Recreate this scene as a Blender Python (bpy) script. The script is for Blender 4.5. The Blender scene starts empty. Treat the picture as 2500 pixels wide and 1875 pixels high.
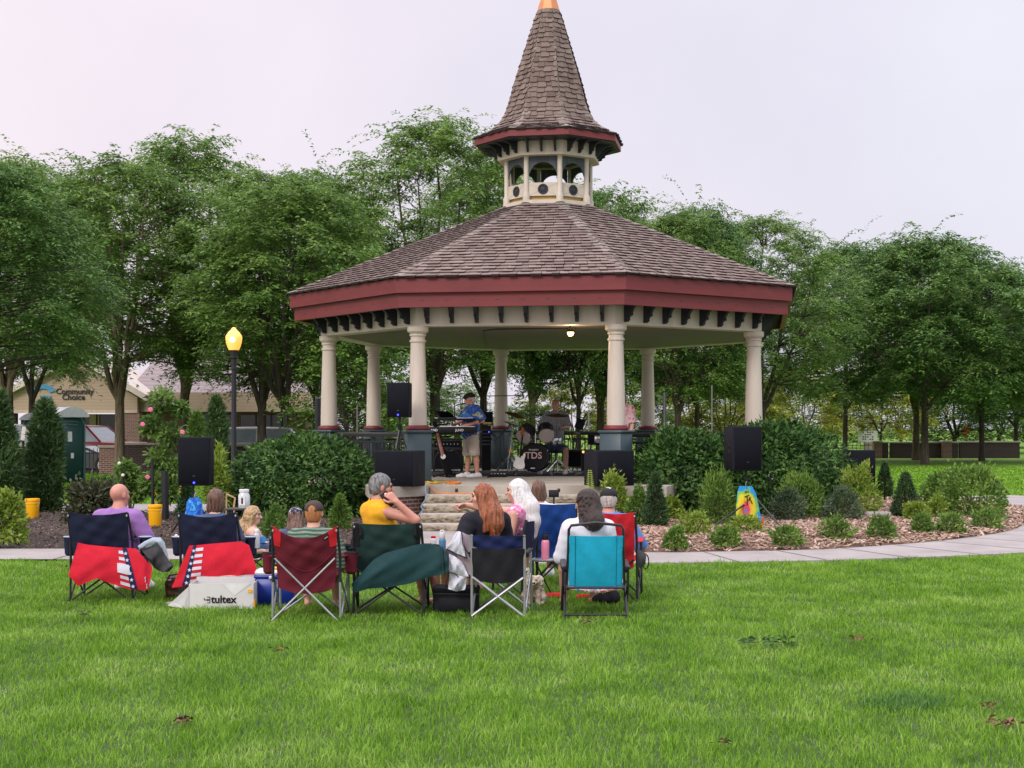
import bpy, math, random
import numpy as np
from mathutils import Vector, Matrix
random.seed(7); RNG = np.random.default_rng(7)
SC = bpy.context.scene; COL = SC.collection
F, YH, H = 3600.0, 1043.0, 1.70
V = lambda *a: Vector(a)
def at(x, y, Y): return V((x-1250)/F*Y, Y, H-(y-YH)/F*Y)
def gnd(x, y, z=0.0):
    Y = (H-z)*F/(y-YH); return V((x-1250)/F*Y, Y, z)
def wx(x, Y): return (x-1250)/F*Y
def rz(v, a): c, s = math.cos(a), math.sin(a); return V(v[0]*c-v[1]*s, v[0]*s+v[1]*c, v[2])

# ---------------------------------------------------------------- materials
MATS = {}
def nodes(name):
    m = bpy.data.materials.new(name); m.use_nodes = True
    nt = m.node_tree; p = nt.nodes['Principled BSDF']; MATS[name] = m
    return m, nt, p
def nd(nt, t, **kw):
    n = nt.nodes.new(t)
    for k, v in kw.items():
        if k in n.inputs.keys(): n.inputs[k].default_value = v
        else: setattr(n, k, v)
    return n
def c4(c): return (c[0], c[1], c[2], 1)
def ramp(nt, src, cols, pos=None):
    r = nt.nodes.new('ShaderNodeValToRGB'); e = r.color_ramp.elements
    pos = pos or [i/(len(cols)-1) for i in range(len(cols))]
    while len(e) < len(cols): e.new(0.5)
    for i, c in enumerate(cols): e[i].position = pos[i]; e[i].color = c4(c)
    nt.links.new(src, r.inputs[0]); return r.outputs[0]
def noise(nt, vec, scale, detail=4, rough=.6):
    n = nd(nt, 'ShaderNodeTexNoise', Scale=scale, Detail=detail, Roughness=rough)
    if vec is not None: nt.links.new(vec, n.inputs['Vector'])
    return n.outputs[0]
def bump(nt, p, h, strength=.3, dist=.01):
    b = nd(nt, 'ShaderNodeBump', Strength=strength, Distance=dist)
    nt.links.new(h, b.inputs['Height']); nt.links.new(b.outputs[0], p.inputs['Normal'])
def mapped(nt, scale):
    tc = nt.nodes.new('ShaderNodeTexCoord'); mp = nt.nodes.new('ShaderNodeMapping')
    mp.inputs['Scale'].default_value = scale
    nt.links.new(tc.outputs['Object'], mp.inputs[0]); return mp.outputs[0]
def M(name, col, rough=.6, var=.15, scale=6, bmp=.15, bscale=60, metal=0, stretch=(1,1,1), bd=.004, spec=.4):
    if name in MATS: return MATS[name]
    m, nt, p = nodes(name)
    v = mapped(nt, stretch)
    n = noise(nt, v, scale)
    lo = [c*(1-var) for c in col]; hi = [min(1, c*(1+var)) for c in col]
    nt.links.new(ramp(nt, n, [lo, hi], [.3, .7]), p.inputs['Base Color'])
    p.inputs['Roughness'].default_value = rough; p.inputs['Metallic'].default_value = metal
    p.inputs['Specular IOR Level'].default_value = spec
    if bmp: bump(nt, p, noise(nt, v, bscale), bmp, bd)
    return m
def MI(name, cols, rough=.6, trans=0.0, var=None, bmp=0, big=0, spec=.3, bk=2.2):
    """colour per loose piece (leaf, shingle, chip, blade)"""
    m, nt, p = nodes(name)
    g = nt.nodes.new('ShaderNodeNewGeometry')
    src = g.outputs['Random Per Island']
    if big:
        tc = nt.nodes.new('ShaderNodeTexCoord')
        n = noise(nt, tc.outputs['Object'], big, 3)
        ma = nd(nt, 'ShaderNodeMath', operation='MULTIPLY_ADD'); nt.links.new(n, ma.inputs[0])
        ma.inputs[1].default_value = bk; ma.inputs[2].default_value = -bk/2
        mb = nd(nt, 'ShaderNodeMath', operation='MULTIPLY_ADD'); nt.links.new(src, mb.inputs[0])
        mb.inputs[1].default_value = .6; nt.links.new(ma.outputs[0], mb.inputs[2])
        mc = nd(nt, 'ShaderNodeMath', operation='ADD'); nt.links.new(mb.outputs[0], mc.inputs[0]); mc.inputs[1].default_value = .2
        mc.use_clamp = True; src = mc.outputs[0]
    c = ramp(nt, src, cols); nt.links.new(c, p.inputs['Base Color'])
    p.inputs['Roughness'].default_value = rough; p.inputs['Specular IOR Level'].default_value = spec
    if bmp: bump(nt, p, noise(nt, mapped(nt, (1,1,1)), bmp), .3, .004)
    if trans:
        t = nt.nodes.new('ShaderNodeBsdfTranslucent'); nt.links.new(c, t.inputs[0])
        mx = nt.nodes.new('ShaderNodeMixShader'); mx.inputs[0].default_value = trans
        nt.links.new(p.outputs[0], mx.inputs[1]); nt.links.new(t.outputs[0], mx.inputs[2])
        nt.links.new(mx.outputs[0], nt.nodes['Material Output'].inputs[0])
    return m
def MBRICK(name, cols, mortar, bw=.2, bh=.067, ms=.009):
    m, nt, p = nodes(name)
    tc = nt.nodes.new('ShaderNodeTexCoord'); s = nt.nodes.new('ShaderNodeSeparateXYZ'); nt.links.new(tc.outputs['Object'], s.inputs[0])
    a = nd(nt, 'ShaderNodeMath', operation='ADD'); nt.links.new(s.outputs[0], a.inputs[0]); nt.links.new(s.outputs[1], a.inputs[1])
    cb = nt.nodes.new('ShaderNodeCombineXYZ'); nt.links.new(a.outputs[0], cb.inputs[0]); nt.links.new(s.outputs[2], cb.inputs[1])
    b = nd(nt, 'ShaderNodeTexBrick', Scale=1.0); b.inputs['Color1'].default_value = c4(cols[0]); b.inputs['Color2'].default_value = c4(cols[1])
    b.inputs['Mortar'].default_value = c4(mortar); b.inputs['Mortar Size'].default_value = ms
    b.inputs['Brick Width'].default_value = bw; b.inputs['Row Height'].default_value = bh
    nt.links.new(cb.outputs[0], b.inputs['Vector'])
    nt.links.new(b.outputs[0], p.inputs['Base Color']); p.inputs['Roughness'].default_value = .85
    inv = nd(nt, 'ShaderNodeMath', operation='SUBTRACT'); inv.inputs[0].default_value = 1; nt.links.new(b.outputs['Fac'], inv.inputs[1])
    bump(nt, p, inv.outputs[0], .5, .01)
    return m
def MEMIT(name, col, strength, base=None):
    m, nt, p = nodes(name); p.inputs['Base Color'].default_value = c4(base or col)
    p.inputs['Emission Color'].default_value = c4(col); p.inputs['Emission Strength'].default_value = strength
    return m

# ---------------------------------------------------------------- mesh building
class MB:
    def __init__(s): s.v = []; s.f = []; s.mi = []; s.m = 0
    def add(s, vs, fs):
        o = len(s.v); s.v += [tuple(v) for v in vs]
        for f in fs: s.f.append([i+o for i in f]); s.mi.append(s.m)
        return s
    def box(s, c, d, R=None, taper=1.0, bev=0.0):
        """c centre, d full sizes, R rotation matrix; bev chamfers the vertical and top edges"""
        hx, hy, hz = d[0]/2, d[1]/2, d[2]/2
        if bev <= 0:
            p = [(x*hx*(taper if z > 0 else 1), y*hy*(taper if z > 0 else 1), z*hz) for z in (-1,1) for y in (-1,1) for x in (-1,1)]
            fs = [(0,2,3,1),(4,5,7,6),(0,1,5,4),(2,6,7,3),(0,4,6,2),(1,3,7,5)]
        else:
            b = min(bev, hx*.9, hy*.9, hz*.9)
            def ring(z, i):
                X, Y = hx-i, hy-i
                return [(X-b,-Y,z),(X,-Y+b,z),(X,Y-b,z),(X-b,Y,z),(-X+b,Y,z),(-X,Y-b,z),(-X,-Y+b,z),(-X+b,-Y,z)]
            p = ring(-hz, b*.6)+ring(-hz+b, 0)+ring(hz-b, 0)+ring(hz, b*.6)
            fs = [tuple(range(7,-1,-1)), tuple(range(24,32))]
            for k in range(3):
                for i in range(8):
                    j = (i+1) % 8; fs.append((k*8+i, k*8+j, k*8+8+j, k*8+8+i))
        c = Vector(c)
        vs = [(R @ Vector(q) if R else Vector(q))+c for q in p]
        return s.add(vs, fs)
    def tube(s, pts, r, n=8, cap=True, sq=1.0):
        pts = [Vector(p) for p in pts]
        if not isinstance(r, (list, tuple)): r = [r]*len(pts)
        vs, fs = [], []; ref = None
        for i, p in enumerate(pts):
            t = (pts[min(i+1, len(pts)-1)]-pts[max(i-1, 0)])
            if t.length < 1e-9: t = V(0,0,1)
            t.normalize()
            if ref is None: ref = t.orthogonal().normalized()
            ref = (ref-t*ref.dot(t))
            if ref.length < 1e-6: ref = t.orthogonal()
            ref.normalize(); b = t.cross(ref)
            for k in range(n):
                a = 2*math.pi*k/n; vs.append(p+(ref*math.cos(a)+b*(math.sin(a)*sq))*r[i])
        for i in range(len(pts)-1):
            for k in range(n):
                k2 = (k+1) % n; fs.append((i*n+k, i*n+k2, i*n+n+k2, i*n+n+k))
        if cap: fs.append(tuple(range(n-1,-1,-1))); fs.append(tuple((len(pts)-1)*n+k for k in range(n)))
        return s.add(vs, fs)
    def lathe(s, prof, c, n=24, R=None, a0=0.0, cap=True):
        c = Vector(c); vs, fs = [], []
        for r, z in prof:
            for k in range(n):
                a = a0+2*math.pi*k/n; q = V(r*math.cos(a), r*math.sin(a), z)
                vs.append((R @ q if R else q)+c)
        for i in range(len(prof)-1):
            for k in range(n):
                k2 = (k+1) % n; fs.append((i*n+k, i*n+k2, i*n+n+k2, i*n+n+k))
        if cap:
            fs.append(tuple(range(n-1,-1,-1))); fs.append(tuple((len(prof)-1)*n+k for k in range(n)))
        return s.add(vs, fs)
    def prism(s, poly, off):
        """poly 3-D polygon, extruded by vector off"""
        n = len(poly); a = [Vector(p) for p in poly]; off = Vector(off); b = [p+off for p in a]
        fs = [tuple(range(n-1,-1,-1)), tuple(range(n, 2*n))]+[(i, (i+1) % n, n+(i+1) % n, n+i) for i in range(n)]
        return s.add(a+b, fs)
    def ball(s, c, r, n=10, R=None):
        if not isinstance(r, (tuple, list)): r = (r,r,r)
        vs, fs = [], []; c = Vector(c); m = max(4, n//2+1)
        for i in range(m+1):
            t = math.pi*i/m
            for k in range(n):
                a = 2*math.pi*k/n; q = V(r[0]*math.sin(t)*math.cos(a), r[1]*math.sin(t)*math.sin(a), -r[2]*math.cos(t))
                vs.append((R @ q if R else q)+c)
        for i in range(m):
            for k in range(n):
                k2 = (k+1) % n; fs.append((i*n+k, i*n+k2, i*n+n+k2, i*n+n+k))
        return s.add(vs, fs)
    def grid(s, fn, nu, nv, thick=0.0, nrm=None):
        """fn(u,v)->Vector; thick makes it a closed slab along vector nrm"""
        P = [[Vector(fn(i/nu, j/nv)) for i in range(nu+1)] for j in range(nv+1)]
        vs = [p for row in P for p in row]; W = nu+1
        fs = [(j*W+i, j*W+i+1, (j+1)*W+i+1, (j+1)*W+i) for j in range(nv) for i in range(nu)]
        if thick:
            o = Vector(nrm).normalized()*thick; N = len(vs); vs2 = [p+o for p in vs]
            fs2 = [tuple(i+N for i in reversed(f)) for f in fs]
            edge = [(i, i+1) for i in range(nu)]+[(nv*W+i+1, nv*W+i) for i in range(nu)]
            edge += [((j+1)*W, j*W) for j in range(nv)]+[(j*W+nu, (j+1)*W+nu) for j in range(nv)]
            fs += fs2+[(b, a, a+N, b+N) for a, b in edge]; vs += vs2
        return s.add(vs, fs)
    def build(s, name, mats, parent=None, smooth=True, world=True):
        if not isinstance(mats, (list, tuple)): mats = [mats]
        me = bpy.data.meshes.new(name)
        vs = s.v
        if parent is not None and world:
            o = root_loc(parent); vs = [(v[0]-o[0], v[1]-o[1], v[2]-o[2]) for v in vs]
        me.from_pydata(vs, [], s.f)
        for m in mats: me.materials.append(m)
        if len(mats) > 1: me.polygons.foreach_set('material_index', s.mi)
        if smooth: smooth_by_angle(me)
        me.update()
        return link(name, me, parent)
def smooth_by_angle(me, ang=0.7):
    me.polygons.foreach_set('use_smooth', [True]*len(me.polygons))
    try: me.set_sharp_from_angle(angle=ang)
    except Exception: pass
def root_loc(o):
    while o.parent: o = o.parent
    return o.location
def link(name, me, parent=None):
    o = bpy.data.objects.new(name, me); COL.objects.link(o)
    if parent is not None: o.parent = parent
    return o
def npmesh(name, v, f, mats, parent=None, smooth=False, world=True, k=None):
    """numpy vertices and constant-size faces; or loops as list k of sizes"""
    v = np.asarray(v, np.float32); f = np.asarray(f, np.int32)
    if parent is not None and world: v = v-np.array(root_loc(parent), np.float32)
    me = bpy.data.meshes.new(name); me.vertices.add(len(v)); me.vertices.foreach_set('co', v.ravel())
    if k is None: k = np.full(len(f), f.shape[1], np.int32)
    fl = f.ravel(); me.loops.add(len(fl)); me.loops.foreach_set('vertex_index', fl)
    st = np.concatenate([[0], np.cumsum(k)[:-1]]).astype(np.int32)
    me.polygons.add(len(k)); me.polygons.foreach_set('loop_start', st)
    me.update(calc_edges=True); me.validate()
    if smooth: me.polygons.foreach_set('use_smooth', [True]*len(me.polygons))
    for m in (mats if isinstance(mats, (list, tuple)) else [mats]): me.materials.append(m)
    return link(name, me, parent)
def tag(o, label=None, cat=None, group=None, kind=None):
    if label: o['label'] = label
    if cat: o['category'] = cat
    if group: o['group'] = group
    if kind: o['kind'] = kind
    return o
def thing(name, label, cat, loc=(0,0,0), group=None, rot=0):
    o = bpy.data.objects.new(name, None); COL.objects.link(o); o.location = loc; o.rotation_euler = (0,0,rot)
    o.empty_display_size = .2
    return tag(o, label, cat, group)
def dup(root, loc, rot=0, scale=1, label=None, group=None):
    def cp(o, par):
        c = o.copy(); COL.objects.link(c)
        if par is not None: c.parent = par
        for ch in o.children: cp(ch, c)
        return c
    r = cp(root, None); r.location = loc; r.rotation_euler = (0,0,rot)
    r.scale = scale if isinstance(scale, (tuple, list)) else (scale,)*3
    if label: r['label'] = label
    if group: r['group'] = group
    return r
def struct(o): o['kind'] = 'structure'; return o
def text_mb(txt, size, extrude=.003, bold=0.0, align='CENTER', space=1.0):
    cu = bpy.data.curves.new('letters', 'FONT'); cu.body = txt; cu.size = size; cu.extrude = extrude
    cu.align_x = align; cu.offset = bold; cu.space_character = space; cu.resolution_u = 3
    o = bpy.data.objects.new('letters', cu); COL.objects.link(o)
    dg = bpy.context.evaluated_depsgraph_get(); me = o.evaluated_get(dg).to_mesh()
    vs = [v.co.copy() for v in me.vertices]; fs = [tuple(p.vertices) for p in me.polygons]
    o.evaluated_get(dg).to_mesh_clear(); bpy.data.objects.remove(o); bpy.data.curves.remove(cu)
    return vs, fs
def add_text(mb, txt, size, org, xdir, updir, **kw):
    vs, fs = text_mb(txt, size, **kw); xd = Vector(xdir).normalized(); ud = Vector(updir).normalized(); n = xd.cross(ud)
    mb.add([Vector(org)+xd*v.x+ud*v.y+n*v.z for v in vs], fs); return mb

# ---------------------------------------------------------------- signed distance bodies
def wob(P, amp, freq, seed=0, n=4):
    r = np.random.default_rng(seed); out = 0
    for i in range(n):
        k = r.normal(size=3)*freq*(1+.6*i); ph = r.uniform(0, 6.28)
        out = out+np.sin(P[0]*k[0]+P[1]*k[1]+P[2]*k[2]+ph)/(1+.5*i)
    return out*amp/n
class SDF:
    def __init__(s, res=.01): s.ops = []; s.res = res; s.disp = None
    def cone(s, a, b, ra, rb=None, k=.03, op='+'):
        s.ops.append(('c', np.array(a, float), np.array(b, float), ra, ra if rb is None else rb, k, op)); return s
    def chain(s, pts, rs, k=.02, op='+'):
        for i in range(len(pts)-1): s.cone(pts[i], pts[i+1], rs[i], rs[i+1], k, op)
        return s
    def ell(s, c, r, R=None, k=.03, op='+'):
        s.ops.append(('e', np.array(c, float), np.array(r, float), np.eye(3) if R is None else np.array(R, float), 0, k, op)); return s
    def box(s, c, h, R=None, rd=.01, k=.01, op='+'):
        s.ops.append(('b', np.array(c, float), np.array(h, float), np.eye(3) if R is None else np.array(R, float), rd, k, op)); return s
    def cut(s, p, n): # remove the half space in front of (p, n)
        s.ops.append(('p', np.array(p, float), np.array(n, float)/np.linalg.norm(n), 0, 0, 0, '^')); return s
    def mesh(s):
        lo = np.full(3, 1e9); hi = -lo; B = []
        for o in s.ops:
            if o[0] == 'c': l = np.minimum(o[1]-o[3], o[2]-o[4]); h = np.maximum(o[1]+o[3], o[2]+o[4])
            elif o[0] in 'eb':
                e = np.abs(o[3]) @ o[2]+(o[4] if o[0] == 'b' else 0); l, h = o[1]-e, o[1]+e
            else: B.append(None); continue
            B.append((l-o[5]-3*s.res, h+o[5]+3*s.res))
            if o[6] == '+': lo = np.minimum(lo, l); hi = np.maximum(hi, h)
        lo -= 4*s.res; hi += 4*s.res
        N = np.ceil((hi-lo)/s.res).astype(int)+1
        D = np.full(N, .2, np.float32)
        ax = [(lo[i]+np.arange(N[i])*s.res).astype(np.float32) for i in range(3)]
        for o, b in zip(s.ops, B):
            if b is None: sl = [slice(0, n) for n in N]
            else:
                i0 = np.clip(np.floor((b[0]-lo)/s.res).astype(int), 0, N); i1 = np.clip(np.ceil((b[1]-lo)/s.res).astype(int)+1, 0, N)
                if (i1 <= i0).any(): continue
                sl = [slice(i0[i], i1[i]) for i in range(3)]
            X = ax[0][sl[0]][:,None,None]; Y = ax[1][sl[1]][None,:,None]; Z = ax[2][sl[2]][None,None,:]
            x, y, z = X-o[1][0], Y-o[1][1], Z-o[1][2]
            if o[0] == 'c':
                d = o[2]-o[1]; L = max(float(d @ d), 1e-12)
                t = np.clip((x*d[0]+y*d[1]+z*d[2])/L, 0, 1)
                q = np.sqrt((x-t*d[0])**2+(y-t*d[1])**2+(z-t*d[2])**2)-(o[3]+t*(o[4]-o[3]))
            elif o[0] == 'p': q = x*o[2][0]+y*o[2][1]+z*o[2][2]
            else:
                R = o[3]; L = [x*R[0,i]+y*R[1,i]+z*R[2,i] for i in range(3)]
                if o[0] == 'e':
                    k0 = np.sqrt(sum((L[i]/o[2][i])**2 for i in range(3))); k1 = np.sqrt(sum((L[i]/o[2][i]**2)**2 for i in range(3)))+1e-6
                    q = k0*(k0-1)/k1
                else:
                    Q = [np.abs(L[i])-o[2][i]+o[4] for i in range(3)]
                    q = np.sqrt(sum(np.maximum(a, 0)**2 for a in Q))+np.minimum(np.maximum(np.maximum(Q[0], Q[1]), Q[2]), 0)-o[4]
            A = D[tuple(sl)]; k = o[5]
            if o[6] == '+':
                r = np.minimum(A, q)
                if k > 0: h = np.maximum(k-np.abs(A-q), 0)/k; r = r-h*h*k*.25
            elif o[6] == '-':
                r = np.maximum(A, -q)
                if k > 0: h = np.maximum(k-np.abs(A+q), 0)/k; r = r+h*h*k*.25
            else: r = np.maximum(A, q)
            D[tuple(sl)] = r
        if s.disp is not None:
            D = D+s.disp((ax[0][:,None,None], ax[1][None,:,None], ax[2][None,None,:]))
        return surfnets(D, lo, s.res)
    def build(s, name, mat, parent=None, world=True):
        v, f = s.mesh()
        return npmesh(name, v, f, mat, parent, smooth=True, world=world)
def surfnets(D, lo, res):
    S = D < 0; n = np.array(D.shape)-1
    acc = np.zeros((*n, 3), np.float32); cnt = np.zeros(n, np.float32)
    sl = lambda a, o, i: slice(o, o+n[i])
    for ax_ in range(3):
        o2 = [i for i in range(3) if i != ax_]
        for p in (0,1):
            for q in (0,1):
                off = [0,0,0]; off[o2[0]] = p; off[o2[1]] = q; off2 = list(off); off2[ax_] = 1
                a = D[tuple(slice(off[i], off[i]+n[i]) for i in range(3))]; b = D[tuple(slice(off2[i], off2[i]+n[i]) for i in range(3))]
                x = (a < 0) != (b < 0); t = np.where(x, a/np.where(x, a-b, 1), 0)
                for i in range(3):
                    acc[..., i] += np.where(x, t if i == ax_ else off[i], 0)
                cnt += x
    ok = cnt > 0; idx = np.full(n, -1, np.int32); idx[ok] = np.arange(ok.sum())
    c = np.argwhere(ok).astype(np.float32); v = (c+acc[ok]/cnt[ok][:,None])*res+lo
    fs = []
    for ax_ in range(3):
        u, w = [(1,2),(2,0),(0,1)][ax_]
        a = [slice(1, n[i]) for i in range(3)]; a[ax_] = slice(0, n[ax_]); b = list(a); b[ax_] = slice(1, n[ax_]+1)
        sa, sb = S[tuple(a)], S[tuple(b)]
        I = np.argwhere(sa != sb)
        if not len(I): continue
        inside = sa[tuple(I.T)]
        base = I.copy()
        for i in range(3):
            if i != ax_: base[:, i] += 1
        def g(du, dw):
            q = base.copy(); q[:, u] -= du; q[:, w] -= dw; return idx[tuple(q.T)]
        Q = np.stack([g(0,0), g(1,0), g(1,1), g(0,1)], 1)
        Q[~inside] = Q[~inside][:, ::-1]; fs.append(Q)
    f = np.concatenate(fs); f = f[(f >= 0).all(1)]
    return v, f
def frame(fwd, up=(0,0,1)):
    f = Vector(fwd).normalized(); r = f.cross(Vector(up)).normalized(); u = r.cross(f)
    return r, f, u
def np3(r, f, u): return np.array([list(r), list(f), list(u)]).T
# ---------------------------------------------------------------- camera, sky, sun
cam = bpy.data.cameras.new('camera'); camo = bpy.data.objects.new('camera', cam); COL.objects.link(camo)
camo.location = (0, 0, H); camo.rotation_euler = (math.pi/2, 0, 0)
cam.sensor_width = 36; cam.lens = 36*F/2500; cam.shift_y = (YH-937.5)/2500; cam.clip_end = 2000; cam.clip_start = .1
SC.camera = camo
w = bpy.data.worlds.new('World'); SC.world = w; w.use_nodes = True
nt = w.node_tree; bg = nt.nodes['Background']
sky = nt.nodes.new('ShaderNodeTexSky'); sky.sky_type = 'NISHITA'; sky.sun_disc = False
SUN_EL, SUN_AZ = math.radians(34), math.radians(-150)   # behind the camera, to its left (azimuth from +Y, clockwise)
sky.sun_elevation = SUN_EL; sky.sun_rotation = SUN_AZ; sky.dust_density = 4; sky.air_density = 1.4
tc = nt.nodes.new('ShaderNodeTexCoord')
n1 = noise(nt, tc.outputs['Generated'], 2.2, 5, .55)
sx = nt.nodes.new('ShaderNodeSeparateXYZ'); nt.links.new(tc.outputs['Generated'], sx.inputs[0])
mr = nd(nt, 'ShaderNodeMapRange'); mr.inputs[1].default_value = -.4; mr.inputs[2].default_value = .35; nt.links.new(sx.outputs[0], mr.inputs[0])
side = nt.nodes.new('ShaderNodeMix'); side.data_type = 'RGBA'; nt.links.new(mr.outputs[0], side.inputs[0])
side.inputs[6].default_value = (9.5, 8.4, 9.1, 1); side.inputs[7].default_value = (8.05, 7.92, 8.95, 1)   # veil of high cloud: pinkish to the west, lilac to the east
cv = nt.nodes.new('ShaderNodeMix'); cv.data_type = 'RGBA'; cv.blend_type = 'MULTIPLY'; cv.inputs[0].default_value = 1
nt.links.new(side.outputs[2], cv.inputs[6]); nt.links.new(ramp(nt, n1, [(.90,.905,.93), (1.05,1.045,1.04)], [.33,.67]), cv.inputs[7])
mx = nt.nodes.new('ShaderNodeMix'); mx.data_type = 'RGBA'; mx.inputs[0].default_value = .9
nt.links.new(sky.outputs[0], mx.inputs[6]); nt.links.new(cv.outputs[2], mx.inputs[7]); zr = nt.nodes.new('ShaderNodeMapRange'); zr.interpolation_type = 'SMOOTHSTEP'; zr.inputs[1].default_value = .30; zr.inputs[2].default_value = .85; zr.inputs[3].default_value = 1; zr.inputs[4].default_value = 2.5   # the cloud layer is brightest overhead
nt.links.new(sx.outputs[2], zr.inputs[0]); vm = nt.nodes.new('ShaderNodeVectorMath'); vm.operation = 'SCALE'; nt.links.new(mx.outputs[2], vm.inputs[0]); nt.links.new(zr.outputs[0], vm.inputs[3]); nt.links.new(vm.outputs[0], bg.inputs[0])
bg.inputs[1].default_value = .11
sl = bpy.data.lights.new('sun', 'SUN'); so = bpy.data.objects.new('sun', sl); COL.objects.link(so)
sl.energy = 1.5; sl.angle = math.radians(14); sl.color = (1, .95, .9)
d = V(math.sin(SUN_AZ)*math.cos(SUN_EL), math.cos(SUN_AZ)*math.cos(SUN_EL), math.sin(SUN_EL))
so.rotation_euler = d.to_track_quat('Z', 'Y').to_euler(); so.location = d*40
vs = SC.view_settings; vs.view_transform = 'Standard'; vs.look = 'None'; vs.exposure = 0.0; vs.gamma = 1; vs.use_curve_mapping = False
SC.cycles.max_bounces = 6; SC.cycles.diffuse_bounces = 3; SC.cycles.transparent_max_bounces = 8

# ---------------------------------------------------------------- ground
GC = V(.77, 30.9, 0); PHI = math.radians(-9.5)     # centre of the bandstand
def MLAWN():
    m, nt, p = nodes('lawn')
    v = mapped(nt, (1,1,1)); n1 = noise(nt, v, .55, 4); n2 = noise(nt, mapped(nt, (30,9,1)), 3, 3, .8)
    a = nt.nodes.new('ShaderNodeMix'); a.data_type = 'RGBA'; a.blend_type = 'MULTIPLY'; a.inputs[0].default_value = 1
    nt.links.new(ramp(nt, n1, [(.10,.215,.022), (.155,.30,.032), (.215,.37,.055)], [.3,.5,.72]), a.inputs[6])
    nt.links.new(ramp(nt, n2, [(.55,.55,.5), (1.25,1.25,1.2)], [.3,.7]), a.inputs[7])
    nt.links.new(a.outputs[2], p.inputs['Base Color']); p.inputs['Roughness'].default_value = .8; p.inputs['Specular IOR Level'].default_value = .15
    bump(nt, p, n2, .8, .05); return m
MLAWN()
mb = MB(); mb.grid(lambda u, v: V(-400+800*u, -40+840*v, 0), 2, 2); struct(mb.build('ground', MATS['lawn'], smooth=False))
def MCONC(name, a, b, joints=None):
    m, nt, p = nodes(name); v = mapped(nt, (1,1,1))
    n = noise(nt, v, 1.3, 6, .65); n2 = noise(nt, v, 60, 3)
    x = nt.nodes.new('ShaderNodeMix'); x.data_type = 'RGBA'; x.blend_type = 'MULTIPLY'; x.inputs[0].default_value = 1
    nt.links.new(ramp(nt, n, [a, b], [.3,.7]), x.inputs[6]); nt.links.new(ramp(nt, n2, [(.86,.86,.86), (1.08,1.08,1.08)], [.3,.7]), x.inputs[7])
    nt.links.new(x.outputs[2], p.inputs['Base Color']); p.inputs['Roughness'].default_value = .85
    bump(nt, p, n2, .25, .004); return m
MCONC('concrete', (.27,.245,.232), (.39,.36,.34)); MCONC('old_concrete', (.30,.27,.22), (.47,.43,.36))
M('joint', (.16,.14,.125), .9, .2)
def r_out(a):
    if a <= -1.6: return min(10.6/max(.05, -math.sin(a)), 14.5)
    return 11.28-1.5*min(1, max(0, (math.degrees(a)+72)/37))
def ring_strip(r0, r1, a0, a1, z, n, x0=0):
    mb = MB()
    for i in range(n):
        p, q = a0+(a1-a0)*i/n, a0+(a1-a0)*(i+1)/n
        P = lambda r, a, zz: GC+V(r*math.cos(a), r*math.sin(a), zz)
        rp, rq = max(9.7, r0(max(p, -1.59))), max(9.7, r0(max(q, -1.59)))
        mb.add([P(rp,p,z), P(r1,p,z), P(r1,q,z), P(rq,q,z), P(rp,p,0), P(r1,p,0), P(r1,q,0), P(rq,q,0)], [(0,1,2,3),(1,5,6,2),(4,0,3,7)])
    return mb
# ring path of concrete slabs with tooled joints
pr = ring_strip(lambda a: r_out(a)-.02, 12.75, math.radians(-101), math.radians(25), .03, 80)
pr.grid(lambda u, v: V(-1.72+3.3*u, 19.8+4.2*v, .0265), 1, 1)
pr.grid(lambda u, v: V(-20+18.35*u, 18.62+1.68*v+(.15-.12*u)*(1-v), .0285), 1, 1)
pr.grid(lambda u, v: V(-16+11.6*u, 28.6+3.2*v+.6*u, .024), 1, 1)
struct(pr.build('path', MATS['concrete'], smooth=False))
mj = MB()
for k in range(24):
    a = math.radians(-102+127*k/24); e = .012/11
    P = lambda r, b: GC+V(r*math.cos(b), r*math.sin(b), .034)
    mj.add([P(r_out(max(a,-1.59)),a-e), P(12.74,a-e), P(12.74,a+e), P(r_out(max(a,-1.59)),a+e)], [(0,1,2,3)])
for k in range(10): mj.add([V(-2.6-1.6*k+x, y, .0325) for x, y in ((-.012,18.66),(.012,18.66),(.012,20.29),(-.012,20.29))], [(0,1,2,3)])
struct(mj.build('path_joints', MATS['joint'], smooth=False))
def MMULCH(name, cols):
    m, nt, p = nodes(name); v = mapped(nt, (1,1,1)); n = noise(nt, v, 3, 6); n2 = noise(nt, v, 45, 3, .7)
    x = nt.nodes.new('ShaderNodeMix'); x.data_type = 'RGBA'; x.blend_type = 'MULTIPLY'; x.inputs[0].default_value = 1
    nt.links.new(ramp(nt, n, cols, [.3,.7]), x.inputs[6]); nt.links.new(ramp(nt, n2, [(.35,.33,.3), (1.2,1.2,1.2)], [.3,.65]), x.inputs[7])
    nt.links.new(x.outputs[2], p.inputs['Base Color']); p.inputs['Roughness'].default_value = .95; bump(nt, p, n2, .9, .03); return m
MMULCH('mulch', [(.16,.095,.065), (.27,.17,.125)]); MMULCH('soil', [(.045,.034,.027), (.085,.062,.05)])
MI('mulch_chip', [(.14,.08,.055), (.34,.21,.15), (.48,.34,.26), (.60,.47,.38)], .9)
MI('soil_chip', [(.03,.022,.018), (.07,.052,.042), (.13,.09,.07), (.24,.16,.12)], .95)
def in_bed(x, y):
    r = math.hypot(x-GC.x, y-GC.y)
    return 5.0 < r < 10.45 and not (-1.2 < x < 2.55 and y < 26.5 and False)
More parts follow.
